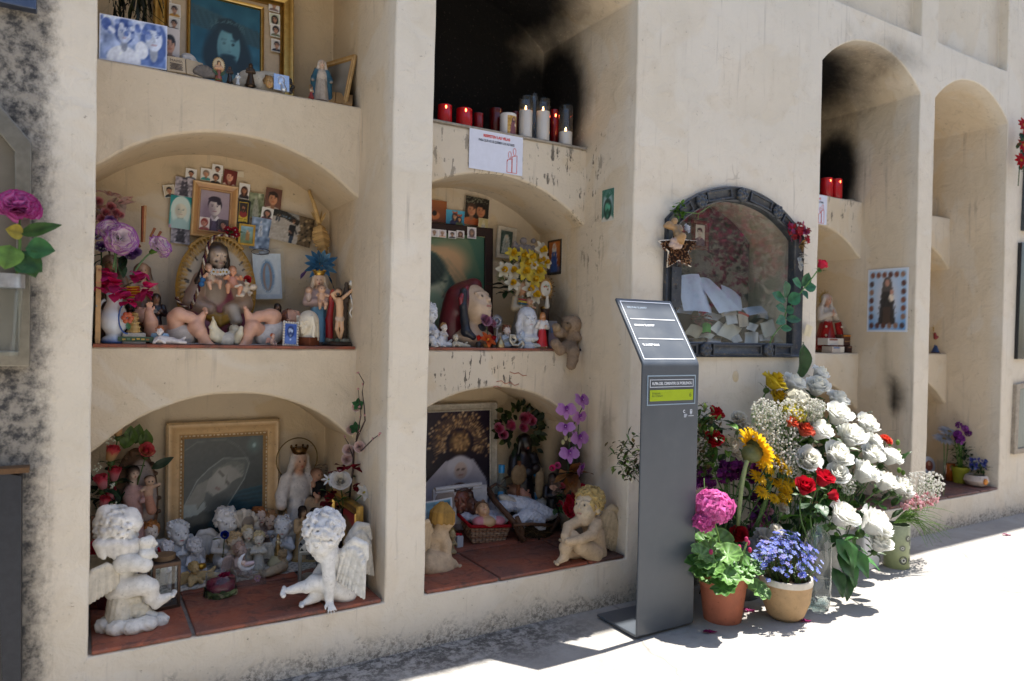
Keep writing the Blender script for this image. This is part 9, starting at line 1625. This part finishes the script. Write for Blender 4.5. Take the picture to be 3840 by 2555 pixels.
def smallpot(name,label,uv,Rt,H_,col,prof=None):o=f5(*uv,Rt*1.06);r=thing(name,label,'pot',o);b=MB();b.lathe(prof or[(Rt*.72,0),(Rt*.95,H_*.8),(Rt,H_*.82),(Rt,H_),(Rt*.9,H_),(Rt*.85,H_*.8)],24,col,capt=False);b.build('pot_body',M('pot'),r,angle=40);s_=MB();s_.lathe([(Rt*.86,H_*.82),(.001,H_*.86)],18,'2E241C',capb=False,capt=False);s_.build('soil',M('soil'),r);return o
o=smallpot('flower_pot','yellow green plastic pot in the last niche',(485,895),.045,.09,'9A9A2C')
def mums(g):
 for i in range(26):x,y=U(430,770),U(285,480);umbel(g('bloom'),at(*ci(x,y),y=o[1]+U(-.03,.03))-o,(U(-.5,.5),-.4,.8),.014,7,pick(['7A2C8C','8C3A9A','6A2278','9A50A4']),.014)
 for i in range(60):leaf(g('leaves'),(U(-.05,.05),U(-.04,.04),U(.08,.2)),(U(-1,1),U(-1,1),U(-.2,1)),.04,.014,pick(['2E4A26','45662E','24381E']))
 [g('stem').tube([(U(-.02,.02),0,.07),(U(-.05,.07),U(-.02,.02),.24)],.0022,4,'5E8A3C') for _ in range(10)]
flower('purple_flowers','purple flowering plant in the yellow green pot',o,mums,cat='plant')
o2=smallpot('flower_bowl','squat white pot with an orange painted flower in the last niche',(665,935),.058,.06,'C4B4A8',[(.03,0),(.05,.01),(.062,.032),(.055,.055),(.045,.062),(.042,.056)])
b=MB();b.ball((-.015,-.055,.033),(.020,.010,.018),'C87A2C',10,7);b.ball((-.015,-.062,.033),(.008,.006,.008),'D8A03A',8,5);ob=b.build('painted_flower',M('paint'),[q for q in COL.objects if q.get('label','').startswith('squat white pot')][0])
def blue5(g):
 for i in range(80):x,y=(U(580,780),U(660,790)) if i<50 else(U(750,920),U(670,770));floret(g('petals'),at(*ci(x,y),y=o2[1]-.02)-o2,(U(-.4,.4),-.8,.5),.009,5,'2E348C' if i<45 else '7A8AC4')
 [leaf(g('leaves'),(U(-.04,.06),U(-.03,.03),U(.05,.12)),(U(-1,1),U(-1,.5),U(-.1,1)),.04,.012,pick(['2A4426','3E5E30'])) for _ in range(40)]
flower('blue_lobelia','deep blue trailing lobelia in the squat white pot',o2,blue5,cat='plant');p=f5(375,800);r=thing('orange_jar','amber orange candle jar behind the yellow green pot','candle',p);b=MB();b.lathe([(.024,0),(.026,.07),(.022,.10)],18,'A85A1E');b.build('jar_body',M('gloss'),r)
def cabinet(name,label,pts,col,gcol,y=-.03,mat='metal',bw=.03):
 """door frame round the outline pts (x, z) with a dark glazed panel"""
 r=thing(name,label,'cabinet',(0,0,0));c=np.mean(vec(pts),0);inn=[tuple(vec(p)+(c-vec(p))/vlen(c-vec(p))*bw*1.35) for p in pts];m=MB();n=len(pts);vs=[(p[0],yy,p[1]) for q,yy in((pts,.001),(pts,y),(inn,y),(inn,y*.4)) for p in q];m.add(vs,[(k*n+i,k*n+(i+1)%n,(k+1)*n+(i+1)%n,(k+1)*n+i) for k in range(3) for i in range(n)],col);m.build('frame',M(mat),r,smooth=False,bevel=.002)
 g=MB();g.poly(inn,y*.35,-.001,gcol);g.build('glazing',M('gloss'),r,smooth=False);return r
cabinet('grave_cabinet','brushed metal glazed grave door with clipped corner at the left edge',[(-.60,.70),(-.123,.70),(-.126,1.206),(-.19,1.285),(-.60,1.30)],'8A8478','6E675C');cabinet('grave_cabinet','blue grey framed grave door cut off in the top left corner',[(-.60,1.506),(-.121,1.506),(-.121,2.0),(-.60,2.0)],'5A6478','4A5466');cabinet('grave_cabinet','dark cast iron grave door with twisted drapery in the bottom left corner',[(-.60,-.10),(-.128,-.10),(-.134,.455),(-.20,.475),(-.60,.47)],'3A3C42','26282C',-.04,'metal',.05)
b=MB();[b.tube([(-.215-.012*sin(z*60+i),-.03,z) for z in lsp(-.1,.42,30)],.012,7,'44464A') for i in(0,3.1)];b.build('drapery',M('metal'),[q for q in COL.objects if q.get('label','').startswith('dark cast iron')][0]);b=MB();b.box((-.16,-.03,.468),(.04,.02,.006),'6E5238');b.build('ochre_ledge',M('stone'),[q for q in COL.objects if q.get('label','').startswith('dark cast iron')][0],smooth=False)
cabinet('grave_cabinet','pale framed glazed grave door at the bottom right edge',[(4.43,.19),(5.0,.19),(5.0,.62),(4.44,.58)],'A89C8C','5A6258',-.02,'stone',.035);cabinet('grave_cabinet','black marble framed grave front at the right edge',[(4.44,.72),(5.0,.72),(5.0,1.37),(4.455,1.37)],'1A1C20','2E3238',-.02,'gloss',.06);cabinet('grave_cabinet','grey arched grave front behind red flowers at the right edge',[(4.48,1.44),(5.0,1.44),(5.0,2.1),(4.56,2.1),(4.50,2.0)],'5A6064','3A4044',-.03);cabinet('grave_window','bright blue framed panel in the top right corner',[(4.53,2.32),(5.0,2.32),(5.0,3.0),(4.53,3.0)],'2A5A94','3A6AA4',-.02,'plastic',.04)
flower('red_flower_spray','red artificial flowers hanging at the upper right edge',at(3830,570,y=-.05),lambda g:([daisy(g('bloom'),at(x,y,y=-.06)-at(3830,570,y=-.05),(-.2,-.9,.2),.045,9,'B81420','C9A02C',.5,.2,ring2=True) for x,y in((3838,470),(3836,545),(3828,602),(3846,520))],[leaf(g('leaves'),(U(-.03,.05),U(-.02,.02),U(-.12,.1)),(U(-1,1),-.4,U(-1,1)),.05,.025,'2E4A2A') for _ in range(14)],g('stem').tube([(0,0,.1),(.02,.02,-.18)],.003,4,'3E5A34')))
def peony(g):
 T=at(70,785,y=-.09);q=lambda u,v,d=-.08:at(u,v,y=d)-T;carnation(g('bloom'),(0,0,0),(.1,-.6,.6),.043,'E08CC4','B82880',60,.8)
 for a,b_,w_,c_ in(((70,880),(215,840),.030,'4E7A34'),((95,930),(195,935),.050,'3A6A38'),((60,960),(150,1010),.060,'3E6E34'),((40,920),(20,1000),.060,'6A8C3C'),((90,880),(30,860),.035,'B8A83C'),((85,940),(130,1030),.05,'4A7A38')):p,e=q(*a),q(*b_,-.10);leaf(g('leaf'),p,e-p,vlen(e-p)*1.1,w_,c_,up=(0,-1,.2))
 g('stem').tube([(0,.02,-.02),q(75,920),q(60,1060)],.003,5,'5A7A3A')
flower('peony','big magenta artificial peony with leaves at the left edge',at(70,785,y=-.09),peony);r=thing('wall_vase','metal rimmed glass flower holder on the left grave door','vase',at(20,1250,y=-.06));g=MB();g.lathe([(.025,-.05),(.033,.13)],18,'FFFFFF',capb=False,capt=False);g.c=[];g.build('glass_wall',glass_mat('clear_glass'),r);b=MB();b.lathe([(.035,.10),(.035,.13)],18,'A8A8AA',capb=False,capt=False);b.build('metal_rim',M('metal'),r)
# ================================================================ the flowers laid in front of the saint's niche
def spot(u,v):return at(u,v,z=ZG)
def foot_at(u,v,r):
 """centre of a round foot of radius r whose front touches the ground at pixel (u, v)"""
 y=spot(u,v)[1]+r;return vec([at(u,v,y=y)[0],y,ZG])
o=foot_at(*cf(192,1512),.068);TP=o;Rt=.084;r=thing('flower_pot','terracotta coloured plastic pot of pink geranium next to the totem','pot',o);b=MB();b.lathe([(Rt*.74,0),(Rt*.76,.006),(Rt*.92,.120),(Rt*.98,.122),(Rt,.160),(Rt*.95,.163),(Rt*.90,.150)],40,'A8634A',capt=False);b.build('pot_body',M('pot'),r,angle=40);b=MB();b.lathe([(Rt*.80,.13),(Rt*.86,.168),(Rt*.82,.17),(Rt*.78,.14)],32,'1C1A1A',capt=False);b.lathe([(Rt*.8,.148),(.001,.152)],24,'2A1E16',capb=False,capt=False);b.build('inner_pot',M('plastic'),r,angle=40)
def geranium(g):
 q=lambda x,y,d=0:at(*cf(x,y),y=TP[1]+d)-TP
 for x,y,d,s_ in((130,1060,-.02,.042),(75,1090,-.04,.045),(225,1090,-.06,.050),(180,1130,-.05,.03),(170,1010,.04,.055),(260,1160,-.07,.032),(130,1200,-.09,.034),(215,1210,-.10,.045),(300,1210,-.09,.042),(195,1270,-.11,.045),(355,1160,-.06,.046),(395,1150,-.05,.03),(330,1185,-.08,.03),(60,1160,-.04,.05),(95,1140,-.06,.04),(270,1110,0,.04),(395,1290,-.10,.045),(150,1170,-.08,.035),(230,1150,-.03,.045),(110,1020,.05,.05),(330,1130,.02,.045),(60,1220,.0,.045)):lobed(g('leaf'),q(x,y,d),(U(-.5,.4),U(-.7,-.1),1),s_,pick(['5C8A3E','6E9A4C','4E7A36','7AA45A']));g('stems').tube([(0,0,.15),q(x,y+15,d)],.002,4,'6A8A48')
 for x,y,R_,d,k in((152,812,.060,-.02,60),(88,900,.028,-.02,22)):umbel(g('flower_head'),q(x,y,d),(0,-.4,.9),R_,k,pick(['E068B0','E878BC']),.024);g('stems').tube(bez((0,0,.15),(-.02,0,.3),q(x-15,y+60,d),6),.0028,5,'7A9A54')
 for x,y in((290,1045),(340,1020),(350,1060),(130,1070),(330,1000)):g('buds').ball(q(x,y,-.06),(.007,.007,.010),'C84A7A',6,4)
 g('stems').tube([(.03,0,.15),q(300,1130,-.05),q(335,1010,-.06)],.0028,5,'6E8E4C')
flower('geranium','pink geranium with scalloped green leaves in the terracotta pot',TP,geranium,cat='plant')
o=foot_at(*cf(548,1497),.055);TC=o;a=at(*cf(425,1290),y=o[1])[0];bx_=at(*cf(708,1290),y=o[1])[0];Rc=188*mpp(o)*.5;Hc=at(*cf(560,1292),y=o[1]-.10)[2]-ZG;r=thing('flower_pot','rounded cream glazed bowl with a white rim holding blue lobelia','pot',o);b=MB();b.lathe([(Rc*.52,0),(Rc*.72,Hc*.12),(Rc*.92,Hc*.45),(Rc*.985,Hc*.8),(Rc,Hc*.86)],44,'B4946C',capt=False);b.build('bowl',M('pot'),r,angle=60);b=MB();b.lathe([(Rc,Hc*.86),(Rc*1.02,Hc*.9),(Rc,Hc),(Rc*.92,Hc),(Rc*.88,Hc*.86)],44,'D2CABC',capt=False,capb=False);b.build('white_rim',M('ceramic'),r,angle=60);b=MB();b.lathe([(Rc*.9,Hc*.9),(.001,Hc*.95)],20,'2E241A',capb=False,capt=False);b.build('soil',M('soil'),r)
def lobelia(g):
 for i in range(260):
  t=U(0,6.28);rr=math.sqrt(U(0,1));c=vec([Rc*1.38*rr*cos(t),Rc*1.25*rr*sin(t),Hc+.125*(1-.55*rr*rr)+U(-.05,.03)]);base=vec([Rc*.75*rr*cos(t),Rc*.75*rr*sin(t),Hc*.92]);(i%3) and g('stems').tube([base,lerp3(base,c,.5)+vec([U(-.01,.01),U(-.01,.01),.01]),c],.0009,3,pick(['4A6A2C','5E7E3A','6A5A34']),cap=False);floret(g('petals'),c,(cos(t)*.5*rr,-.4+.4*sin(t),.8),U(.008,.012),5,pick(['6E7CD0','8492DC','A0ACE8','5866C4','9C96D8']),'D8DCEA')
  if i<250:leaf(g('leaves'),lerp3(base,c,U(.1,.85)),(U(-1,1),U(-1,1),U(0,1)),.024,.006,pick(['4E6E2A','6A8A3A','3A5422']),nu=2,nv=2)
flower('lobelia','mound of small blue lobelia flowers in the cream bowl',TC,lobelia,cat='plant')
o=foot_at(*cg(262,1540),.04);TB=o;Hb=at(*cg(285,985),y=o[1])[2]-ZG;Rb=.048;r=thing('plastic_bottle','large clear plastic bottle used as a vase for three red roses','bottle',o);g=MB();g.lathe([(Rb*.7,.002),(Rb*.95,.02),(Rb,.05),(Rb,Hb*.50),(Rb*.97,Hb*.52),(Rb,Hb*.55),(Rb*1.02,Hb*.72),(Rb*.8,Hb*.87),(Rb*.36,Hb*.96),(Rb*.3,Hb)],30,'FFFFFF',capb=False,capt=False);g.c=[];g.build('bottle_wall',glass_mat('pet_clear',(.93,.95,.95),.10,1.6),r);b=MB();[b.ball((Rb*.6*cos(a),Rb*.6*sin(a),.012),.016,'A8B4B8',8,6) for a in lsp(0,6.28,6)[:-1]];b.build('foot_lobes',glass_mat('pet_foot',(.8,.86,.88),.2),r);w_=MB();w_.lathe([(Rb*.9,.01),(Rb*.96,.05),(Rb*.96,Hb*.34),(.001,Hb*.34)],24,'FFFFFF',capt=False);w_.c=[];w_.build('water',glass_mat('water_in_bottle',(.86,.9,.9),.04),r)
def garden_rose(label,uv,y,n,R_,c0,c1,root,group=None,op=.75,name='rose',lv=2,layers=4,edge=None,leafc='3E6A34'):
 c=at(uv[0],uv[1],y=y);nn=vec(n,float);nn/=vlen(nn)
 def bld(g):
  rose(g('bloom'),(0,0,0),n,R_,c0,c1,layers,op,edge);sepals(g('calyx'),-nn*R_*.3,nn,R_*.8);e=vec(root)-c;g('stem').tube(bez(-nn*R_*.5,-nn*R_*2+(0,.02,-.03),e,8),.0028,5,'5A7A40')
  for i in range(lv):t=.2+.25*i;p=lerp3(-nn*R_*1.6,e,t*.6);leaf(g('leaf'),p,(U(-1,1),U(-1,-.1),U(-.4,.5)),U(.06,.085),U(.038,.052),shade(leafc,U(.8,1.25)),curl=.4)
 return flower(name,label,c,bld,group,parts=dict(calyx='leaf'))
for lab,x,y,n in(('dark red rose, left of the three in the plastic bottle',190,775,(-.3,-.5,.8)),('dark red rose, tallest of the three in the plastic bottle',300,725,(.1,-.5,.8)),('dark red rose, lowest, drooping right over the plastic bottle',352,815,(.7,-.5,.1))):garden_rose(lab,cg(x,y),TB[1]-.01,n,.048 if x<340 else .03,'A80C1E','C41A30',TB+vec([0,0,Hb*.6]),'red roses in the plastic bottle',.42,leafc='3A5A3A')
JB=foot_at(*cg(535,1275),.04);r=thing('plastic_jug','white plastic jug with a looped handle holding white roses','jug',JB);hj=at(*cg(540,1020),y=JB[1])[2]-ZG;S=Sculpt();S.box((0,0,hj*.45),(.045,.040,hj*.40),'D8D8D8',.012);S.cap((0,0,hj*.8),(0,0,hj),.04,.026,'D8D8D8',.02);S.mesh('jug_body',M('plastic'),r,.004);b=MB();b.tube(bez((.045,-.01,hj*.9),(.11,-.03,hj*.75),(.05,-.01,hj*.25),10),.011,8,'DCDCDC');b.build('handle',M('plastic'),r)
VB=foot_at(*cg(752,1292),.055);hv=at(*cg(770,985),y=VB[1])[2]-ZG;r=thing('patterned_vase','pale green cylinder vase printed with round and square grey motifs','vase',VB);Rv=.05;b=MB();b.lathe([(Rv*.95,0),(Rv,.004),(Rv,hv),(Rv*.93,hv),(Rv*.92,hv*.8)],40,['A8B07A','A8B07A','8E9A84','8E9A84','5A6450'],capt=False);b.build('vase_body',M('ceramic'),r,angle=40);d_=MB()
for a,z,ro,ri,c_,sq in((-.5,.22,.018,.009,'54584E',0),(.45,.60,.016,.008,'6A6E62',0),(.5,.40,.018,.010,'C9CCC2',1),(.25,.20,.017,.008,'5E6256',1),(-.6,.50,.013,.006,'7A7E70',0),(-.1,.72,.014,.006,'62665A',0)):
 for R2,cc_,e in((ro,c_,.0012),(ri,'D8D8CE',.002),(ri*.5,'2A2C28',.0028)):
  P_=[(R2*cos(t)*(1.0),R2*sin(t)) for t in lsp(0,2*PI,5 if sq else 17)[:-1]+(PI/4 if sq else 0)];d_.add([((Rv+e)*sin(a+x/Rv),-(Rv+e)*cos(a+x/Rv),hv*z+zz) for x,zz in P_],[tuple(range(len(P_)))],cc_)
d_.build('printed_motifs',M('paint'),r,smooth=False)
WR='white roses laid before the wall'
for i,(x,y,d,R_,lab) in enumerate(((275,78,-.06,.05,'greyish white rose, highest, against the wall'),(112,138,-.08,.062,'shaded white rose left of the highest one'),(262,165,-.09,.064,'shaded white rose just below the highest one'),(385,245,-.10,.060,'shaded white rose on the upper right edge'),(390,338,-.19,.070,'sunlit white rose below the upper right edge'),(268,430,-.20,.068,'sunlit white rose right of the orange blooms'),(562,390,-.18,.066,'sunlit white rose, topmost on the right side'),(470,468,-.22,.074,'big sunlit white rose left of the orange carnation'),(598,492,-.18,.052,'smaller white rose right under the topmost right one'),(210,612,-.23,.066,'white rose between baby breath and red roses'),(380,585,-.24,.072,'big white rose straight above the red roses'),(590,580,-.22,.066,'white rose in the middle of the right side'),(700,590,-.20,.064,'white rose on the far right edge'),(385,695,-.27,.062,'white rose touching the red roses on the right'),(545,690,-.27,.078,'biggest white rose in the centre right'),(672,745,-.26,.066,'white rose lower right of the biggest one'),(775,772,-.25,.062,'white rose next to the pink edged spray'),(412,955,-.40,.066,'white rose opening to the viewer beside the bottle'),(600,1000,-.42,.082,'large open white rose over the white jug'),(645,1120,-.44,.060,'white rose hanging lowest over the jug handle'))):garden_rose(lab,cg(x,y),d,(U(-.3,.3)+(.25 if x>500 else-.1),U(-.7,-.4),.7),R_*U(.88,1.02),'F8F6EA','FAFAF6',(2.62,-.12,ZG+.2),WR,.55,lv=3,layers=5)
for lab,x,y,d,c0,c1,R_ in(('yellow rose, upper of the two in the bouquet',478,118,-.10,'C9A81E','D8C03A',.056),('yellow rose, lower of the two in the bouquet',512,208,-.12,'C9A01E','D8BC3A',.042),('orange rose bud beside the white baby breath',575,345,-.20,'C8452C','D86448',.034),('orange rose facing out beside the white baby breath',655,392,-.21,'C84028','D86850',.042),('red rose, highest, at the left of the heap',150,300,-.08,'9A0C1C','B01626',.040),('red rose under the highest red one, next to the totem',142,450,-.12,'A00C1C','BC162A',.044),('dark red rose low in front, above the geranium leaves',280,985,-.20,'8A0A18','AC1224',.044)):garden_rose(lab,cf(x,y),d,(U(-.3,.3),-.5,.75),R_,c0,c1,(2.2,-.12,ZG+.15),None,.5 if 'red' in lab else .75)
def spray(name,label,uvs,y,fn,root,cat='flower',nst=8,stc='5A7A44'):
 c=at(*uvs[0],y=y);root=vec(root)-c
 def bld(g):fn(g,c);[g('stems').tube(bez(at(*uvs[k%len(uvs)],y=y)-c,(U(-.03,.03),.03,-.1),root,6),.0016,4,stc) for k in range(nst)]
 return flower(name,label,c,bld,cat=cat)
def gyp(regs,col,n,y,rr=.0042):
 def fn(g,c):
  for(x,y_,rx,ry) in regs:
   for i in range(n):t=U(0,6.28);q=math.sqrt(U(0,1));p=at(x+rx*q*cos(t),y_+ry*q*sin(t),y=y+U(-.05,.05))-c;g('petals').ball(p,rr*U(.7,1.2),pick(col),5,3);(i%4==0) and g('twig_mass').tube([p,p+vec([U(-.02,.02),.01,-U(.03,.06)])],.0006,3,'6A8A54',cap=False)
 return fn
spray('baby_breath','cloud of white baby breath across the middle of the bouquet',[cf(500,420)],-.20,gyp([(*cf(480,380),85,75),(*cf(520,470),75,90),(*cf(590,560),45,60),(*cf(430,270),50,45),(*cf(560,280),70,50),(*cf(720,250),40,30)],['DAD8CE','E4E2DC','C9CABC'],210,-.20),(2.25,-.12,ZG+.2))
spray('baby_breath','white baby breath at the right end of the bouquet',[cg(900,760)],-.25,gyp([(*cg(890,760),85,55),(*cg(970,750),50,50),(*cg(460,745),30,40)],['E4E2DC','DAD8D0'],210,-.25),VB+vec([0,0,hv]));spray('statice','pale pink statice at the right end over the patterned vase',[cg(900,850)],-.26,gyp([(*cg(930,840),55,26),(*cg(860,875),50,22)],['E4B4BA','EED4D6','D08A94'],90,-.26,.006),VB+vec([0,0,hv]))
def hydr(g,c):[umbel(g('flower_head'),at(*cf(x,y),y=-.17)-c,(0,-.5,.8),.05,34,col,.022) for x,y,col in((620,220,'E0DCCA'),(680,270,'E4E2D8'),(590,270,'D8C84A'))]
spray('white_cluster','cream white flower clusters above the baby breath',[cf(630,240)],-.17,hydr,(2.3,-.12,ZG+.2))
def statice(regs,cols):
 def fn(g,c):
  for x,y,n in regs:
   for i in range(n):p=at(*cf(x+U(-55,55),y+U(-55,55)),y=-.10+U(-.05,.02))-c;umbel(g('flower_head'),p,(U(-.5,.5),-.6,.5),.011,5,pick(cols),.013)
 return fn
spray('purple_statice','deep purple statice on the left of the heap',[cf(230,610)],-.12,statice([(225,610,26),(335,610,20),(90,640,18),(400,760,10)],['6A1E6A','7A2A7C','8A3A8C','581458']),(2.1,-.1,ZG+.1));spray('pink_phlox','pink phlox clusters right of the geranium head',[cf(410,850)],-.19,statice([(410,840,22),(400,930,12)],['C05A9C','B84A84','D8A0B4','8A4A9A']),(2.05,-.12,ZG+.1))
def sunf():
 c=at(*cf(375,490),y=-.22)
 def bld(g):daisy(g('bloom'),(0,0,0),(.84,-.20,.48),.088,26,'ECB41C','5A5A2C',.26,.45,up=.25,ring2=True,tipc='F0C428');g('back_disc').ball((-.018,-.004,-.014),(.040,.036,.034),'6A7044',12,8);g('stem').tube(bez((-.03,-.005,-.02),(-.075,-.01,-.06),at(*cf(283,920),y=-.20)-c,10),.008,8,'8A9A6A')
 flower('sunflower','drooping sunflower seen from behind its head on a thick pale stem',c,bld,parts=dict(back_disc='leaf'))
sunf()
for lab,k in(('yellow daisy chrysanthemums on long stems under the sunflower',0),):
 def ydz(g,c):[daisy(g('bloom'),at(*cf(x,y),y=-.21+U(-.02,.02))-c,(U(-.3,.3),-.6,.7),.034*s_,15,'E4B814','B08A14',.26,.25,ring2=True) for x,y,s_ in((415,580,1.2),(500,585,1.2),(548,600,1),(395,650,1.2),(490,682,1),(416,735,1),(540,690,.9),(555,712,.9),(550,750,1),(580,680,.8),(485,770,.8),(530,775,.9),(450,600,1),(520,560,1.1))]
 spray('yellow_chrysanthemum',lab,[cf(480,660)],-.21,ydz,(2.12,-.13,ZG+.1),nst=10)
for lab,x,y,d,R_ in(('white carnation, highest of the left ones',285,318,-.10,.034),('white carnation below the highest left one',292,365,-.11,.034),('white carnation right of the left pair',345,385,-.13,.032),('cream carnation beside the red rose at the left',228,470,-.12,.040),('white carnation under the cream one',258,520,-.13,.036),('single white carnation on a stem in the lower middle',535,830,-.22,.026),('small white carnation just above the lobelia',495,957,-.25,.030),('wilted cream chrysanthemum beside the lobelia',425,1000,-.22,.046)):
 c=at(*cf(x,y),y=d);flower('white_carnation',lab,c,lambda g,c=c,R_=R_:(carnation(g('bloom'),(0,0,0),(U(-.3,.3),-.5,.7),R_,'D2CCBC','DCDAD2',24),g('calyx').tube([(0,.012,-.03),(0,.006,-.01)],[.005,.008],6,'6A8A54'),g('stem').tube(bez((0,.01,-.03),(0,.03,-.1),vec((2.1,-.11,ZG+.1))-c,6),.002,4,'6A8A54')),'white carnations in the heap',parts=dict(calyx='stem'))
c=at(*cg(686,478),y=-.18);flower('orange_carnation','orange red carnation with green buds at the right edge of the roses',c,lambda g:(carnation(g('bloom'),(0,0,0),(.1,-.5,.8),.030,'C83A28','D85A44',18),[g('bud').ball(at(*cg(x,y),y=-.18)-c,(.009,.009,.013),'7A9A4A',7,5) for x,y in((715,495),(762,490),(768,545),(770,660),(795,675))],g('stem').tube(bez((0,0,-.01),(0,.02,-.12),(-.2,.06,-.3)),.002,5,'6A8A48')))
def filler(g):
 T=vec((2.35,-.13,.15))
 for i in range(330):
  x,y=U(0,1),U(0,1);left=i%2;u,v=cf(60+690*x,300+760*y) if left else cg(30+760*x,190+1080*y)
  if not left and(v<1430+330*max(0,x-.25) or(x>.62 and v>1960)):continue
  if left and v<1620 and x>.35:continue
  d=(-.07-.06*U(0,1)) if left else(-.10-.16*y*U(.5,1));leaf(g('leaves'),at(u,v,y=d)-T,(U(-1,1),U(-1,0),U(-.8,.8)),U(.05,.10),U(.018,.05),pick(['2E4E26','4A7A2C','24401F','5E9034','1C3018','74A43C']))
 for i in range(60):a=vec([U(-.45,.4),U(-.04,.04),-.28]);g('stems').tube(bez(a,a+(U(-.1,.1),-.02,.2),a+(U(-.15,.2),-.06,U(.25,.5)),5),.002,4,pick(['4A6A34','5E7E44','35502A']))
 for x,y in((380,1080),(440,1190),(360,1250),(450,1080),(490,1150),(430,1270),(390,1160)):p=at(*cg(x,y),y=-.41)-T;leaf(g('leaves'),p,(U(-.3,.5),-.5,-.8),.11,.07,pick(['3A6A34','44783C']),up=(0,-1,.2))
flower('rose_leaves','mass of rose leaves and stems under the white roses',(2.35,-.13,.15),filler,cat='foliage')
for nm,lab,x,y,Rr,hh,col in(('flower_bucket','grey plastic bucket buried behind the lobelia',2.10,-.13,.095,.24,'5A5E60'),('flower_bucket','white plastic bucket buried under the white roses',2.60,-.12,.10,.26,'A8A8A4')):r=thing(nm,lab,'bucket',(x,y,ZG));b=MB();b.lathe([(Rr*.8,0),(Rr,hh),(Rr*1.05,hh),(Rr*.95,hh*.95)],26,col,capt=False);b.build('bucket_body',M('plastic'),r,angle=40)
def grass(g):[g('blades').tube(bez((0,0,0),(U(.05,.14),-.03,U(.02,.10)),(U(.10,.30),U(-.10,.02),U(-.12,.06)),7),[.0022,.0022,.002,.0018,.0014,.001,.0005],3,pick(['6E9A3A','86AE4C','5A8430'])) for _ in range(34)]
flower('bear_grass','thin arching grass blades sticking out right of the patterned vase',at(*cg(735,985),y=VB[1]-.04),grass,cat='foliage',parts=dict(blades='leaf'))
def azalea(g):
 T=vec((1.79,-.10,ZG));tips=[at(*p,y=-.12)-T for p in((2330,1690),(2365,1740),(2345,1755),(2385,1670),(2380,1770),cf(100,320),cf(70,300),cf(130,370),cf(80,400),cf(90,520),cf(70,560),cf(110,590),cf(60,480),cf(75,620))]
 for p in tips:
  g('twigs').tube(bez((0,0,.12),(p[0]*.3,0,p[2]*.8),p,6),[.002,.002,.0018,.0015,.0012,.001],4,'5A3E30')
  for k in range(28):d=vec([U(-1,1),U(-1,.6),U(-.4,1)]);leaf(g('leaves'),p+vec([U(-.035,.035),U(-.03,.03),U(-.035,.035)]),d,U(.022,.040),U(.009,.014),pick(['4A6A2C','5E7E36','3A5624','86A050','6A5A34']),nu=2,nv=3)
 g('planter').lathe([(.07,0),(.09,.13),(.095,.13),(.08,.12)],20,'3A3634')
flower('azalea_bush','small leaved green shrub spreading behind the totem',(1.79,-.10,ZG),azalea,cat='shrub',parts=dict(twigs='wood',planter='plastic'))
for i,(u,v,lab) in enumerate(((2665,2378,'magenta petal on the ground left of the terracotta pot foot'),(2810,2295,'magenta petal between the two pots'),(3780,2010,'magenta petal lying far right on the sunny path'),(3020,2335,'small magenta petal right of the cream bowl'))):
 b=MB();leaf(b,(0,0,.004),(1,.3,.15),.035,.028,'A0246A',curl=.7);leaf(b,(0,0,.004),(-.4,.5,.2),.028,.022,'8C1E5C',curl=.6);o=b.build('fallen_petal',M('petal'),None);setloc(o,spot(u,v));tag(o,lab,'petal')
def boug_tree():
 P0=at(*ck(820,460),y=.0);d=P0-CAM_C;d[1]=-d[1];c=P0+d*(3.0/abs(d[1]));r=thing('bougainvillea','magenta bougainvillea shrub across the path, mirrored in the cabinet glass','shrub',(c[0],c[1],ZG));q=c-vec((c[0],c[1],ZG));b=MB();b.tube([(0,0,0),(.05,0,q[2]*.5),q],[.05,.04,.02],8,'5A4634');b.build('trunk',M('wood'),r);m=MB()
 for k in range(60):
  e=q+vec([U(-.65,.6),U(-.5,.5),U(-.55,.65)]);col=pick(['C8206A','D83A7C','B81858','C83A50'])
  for j in range(26):p=e+RNG.normal(0,.09,3);leaf(m,p,RNG.normal(0,1,3),.07,.06,col if j%4 else '3E5E30',nu=2,nv=2)
 m.build('crown',M('petal'),r)
boug_tree()
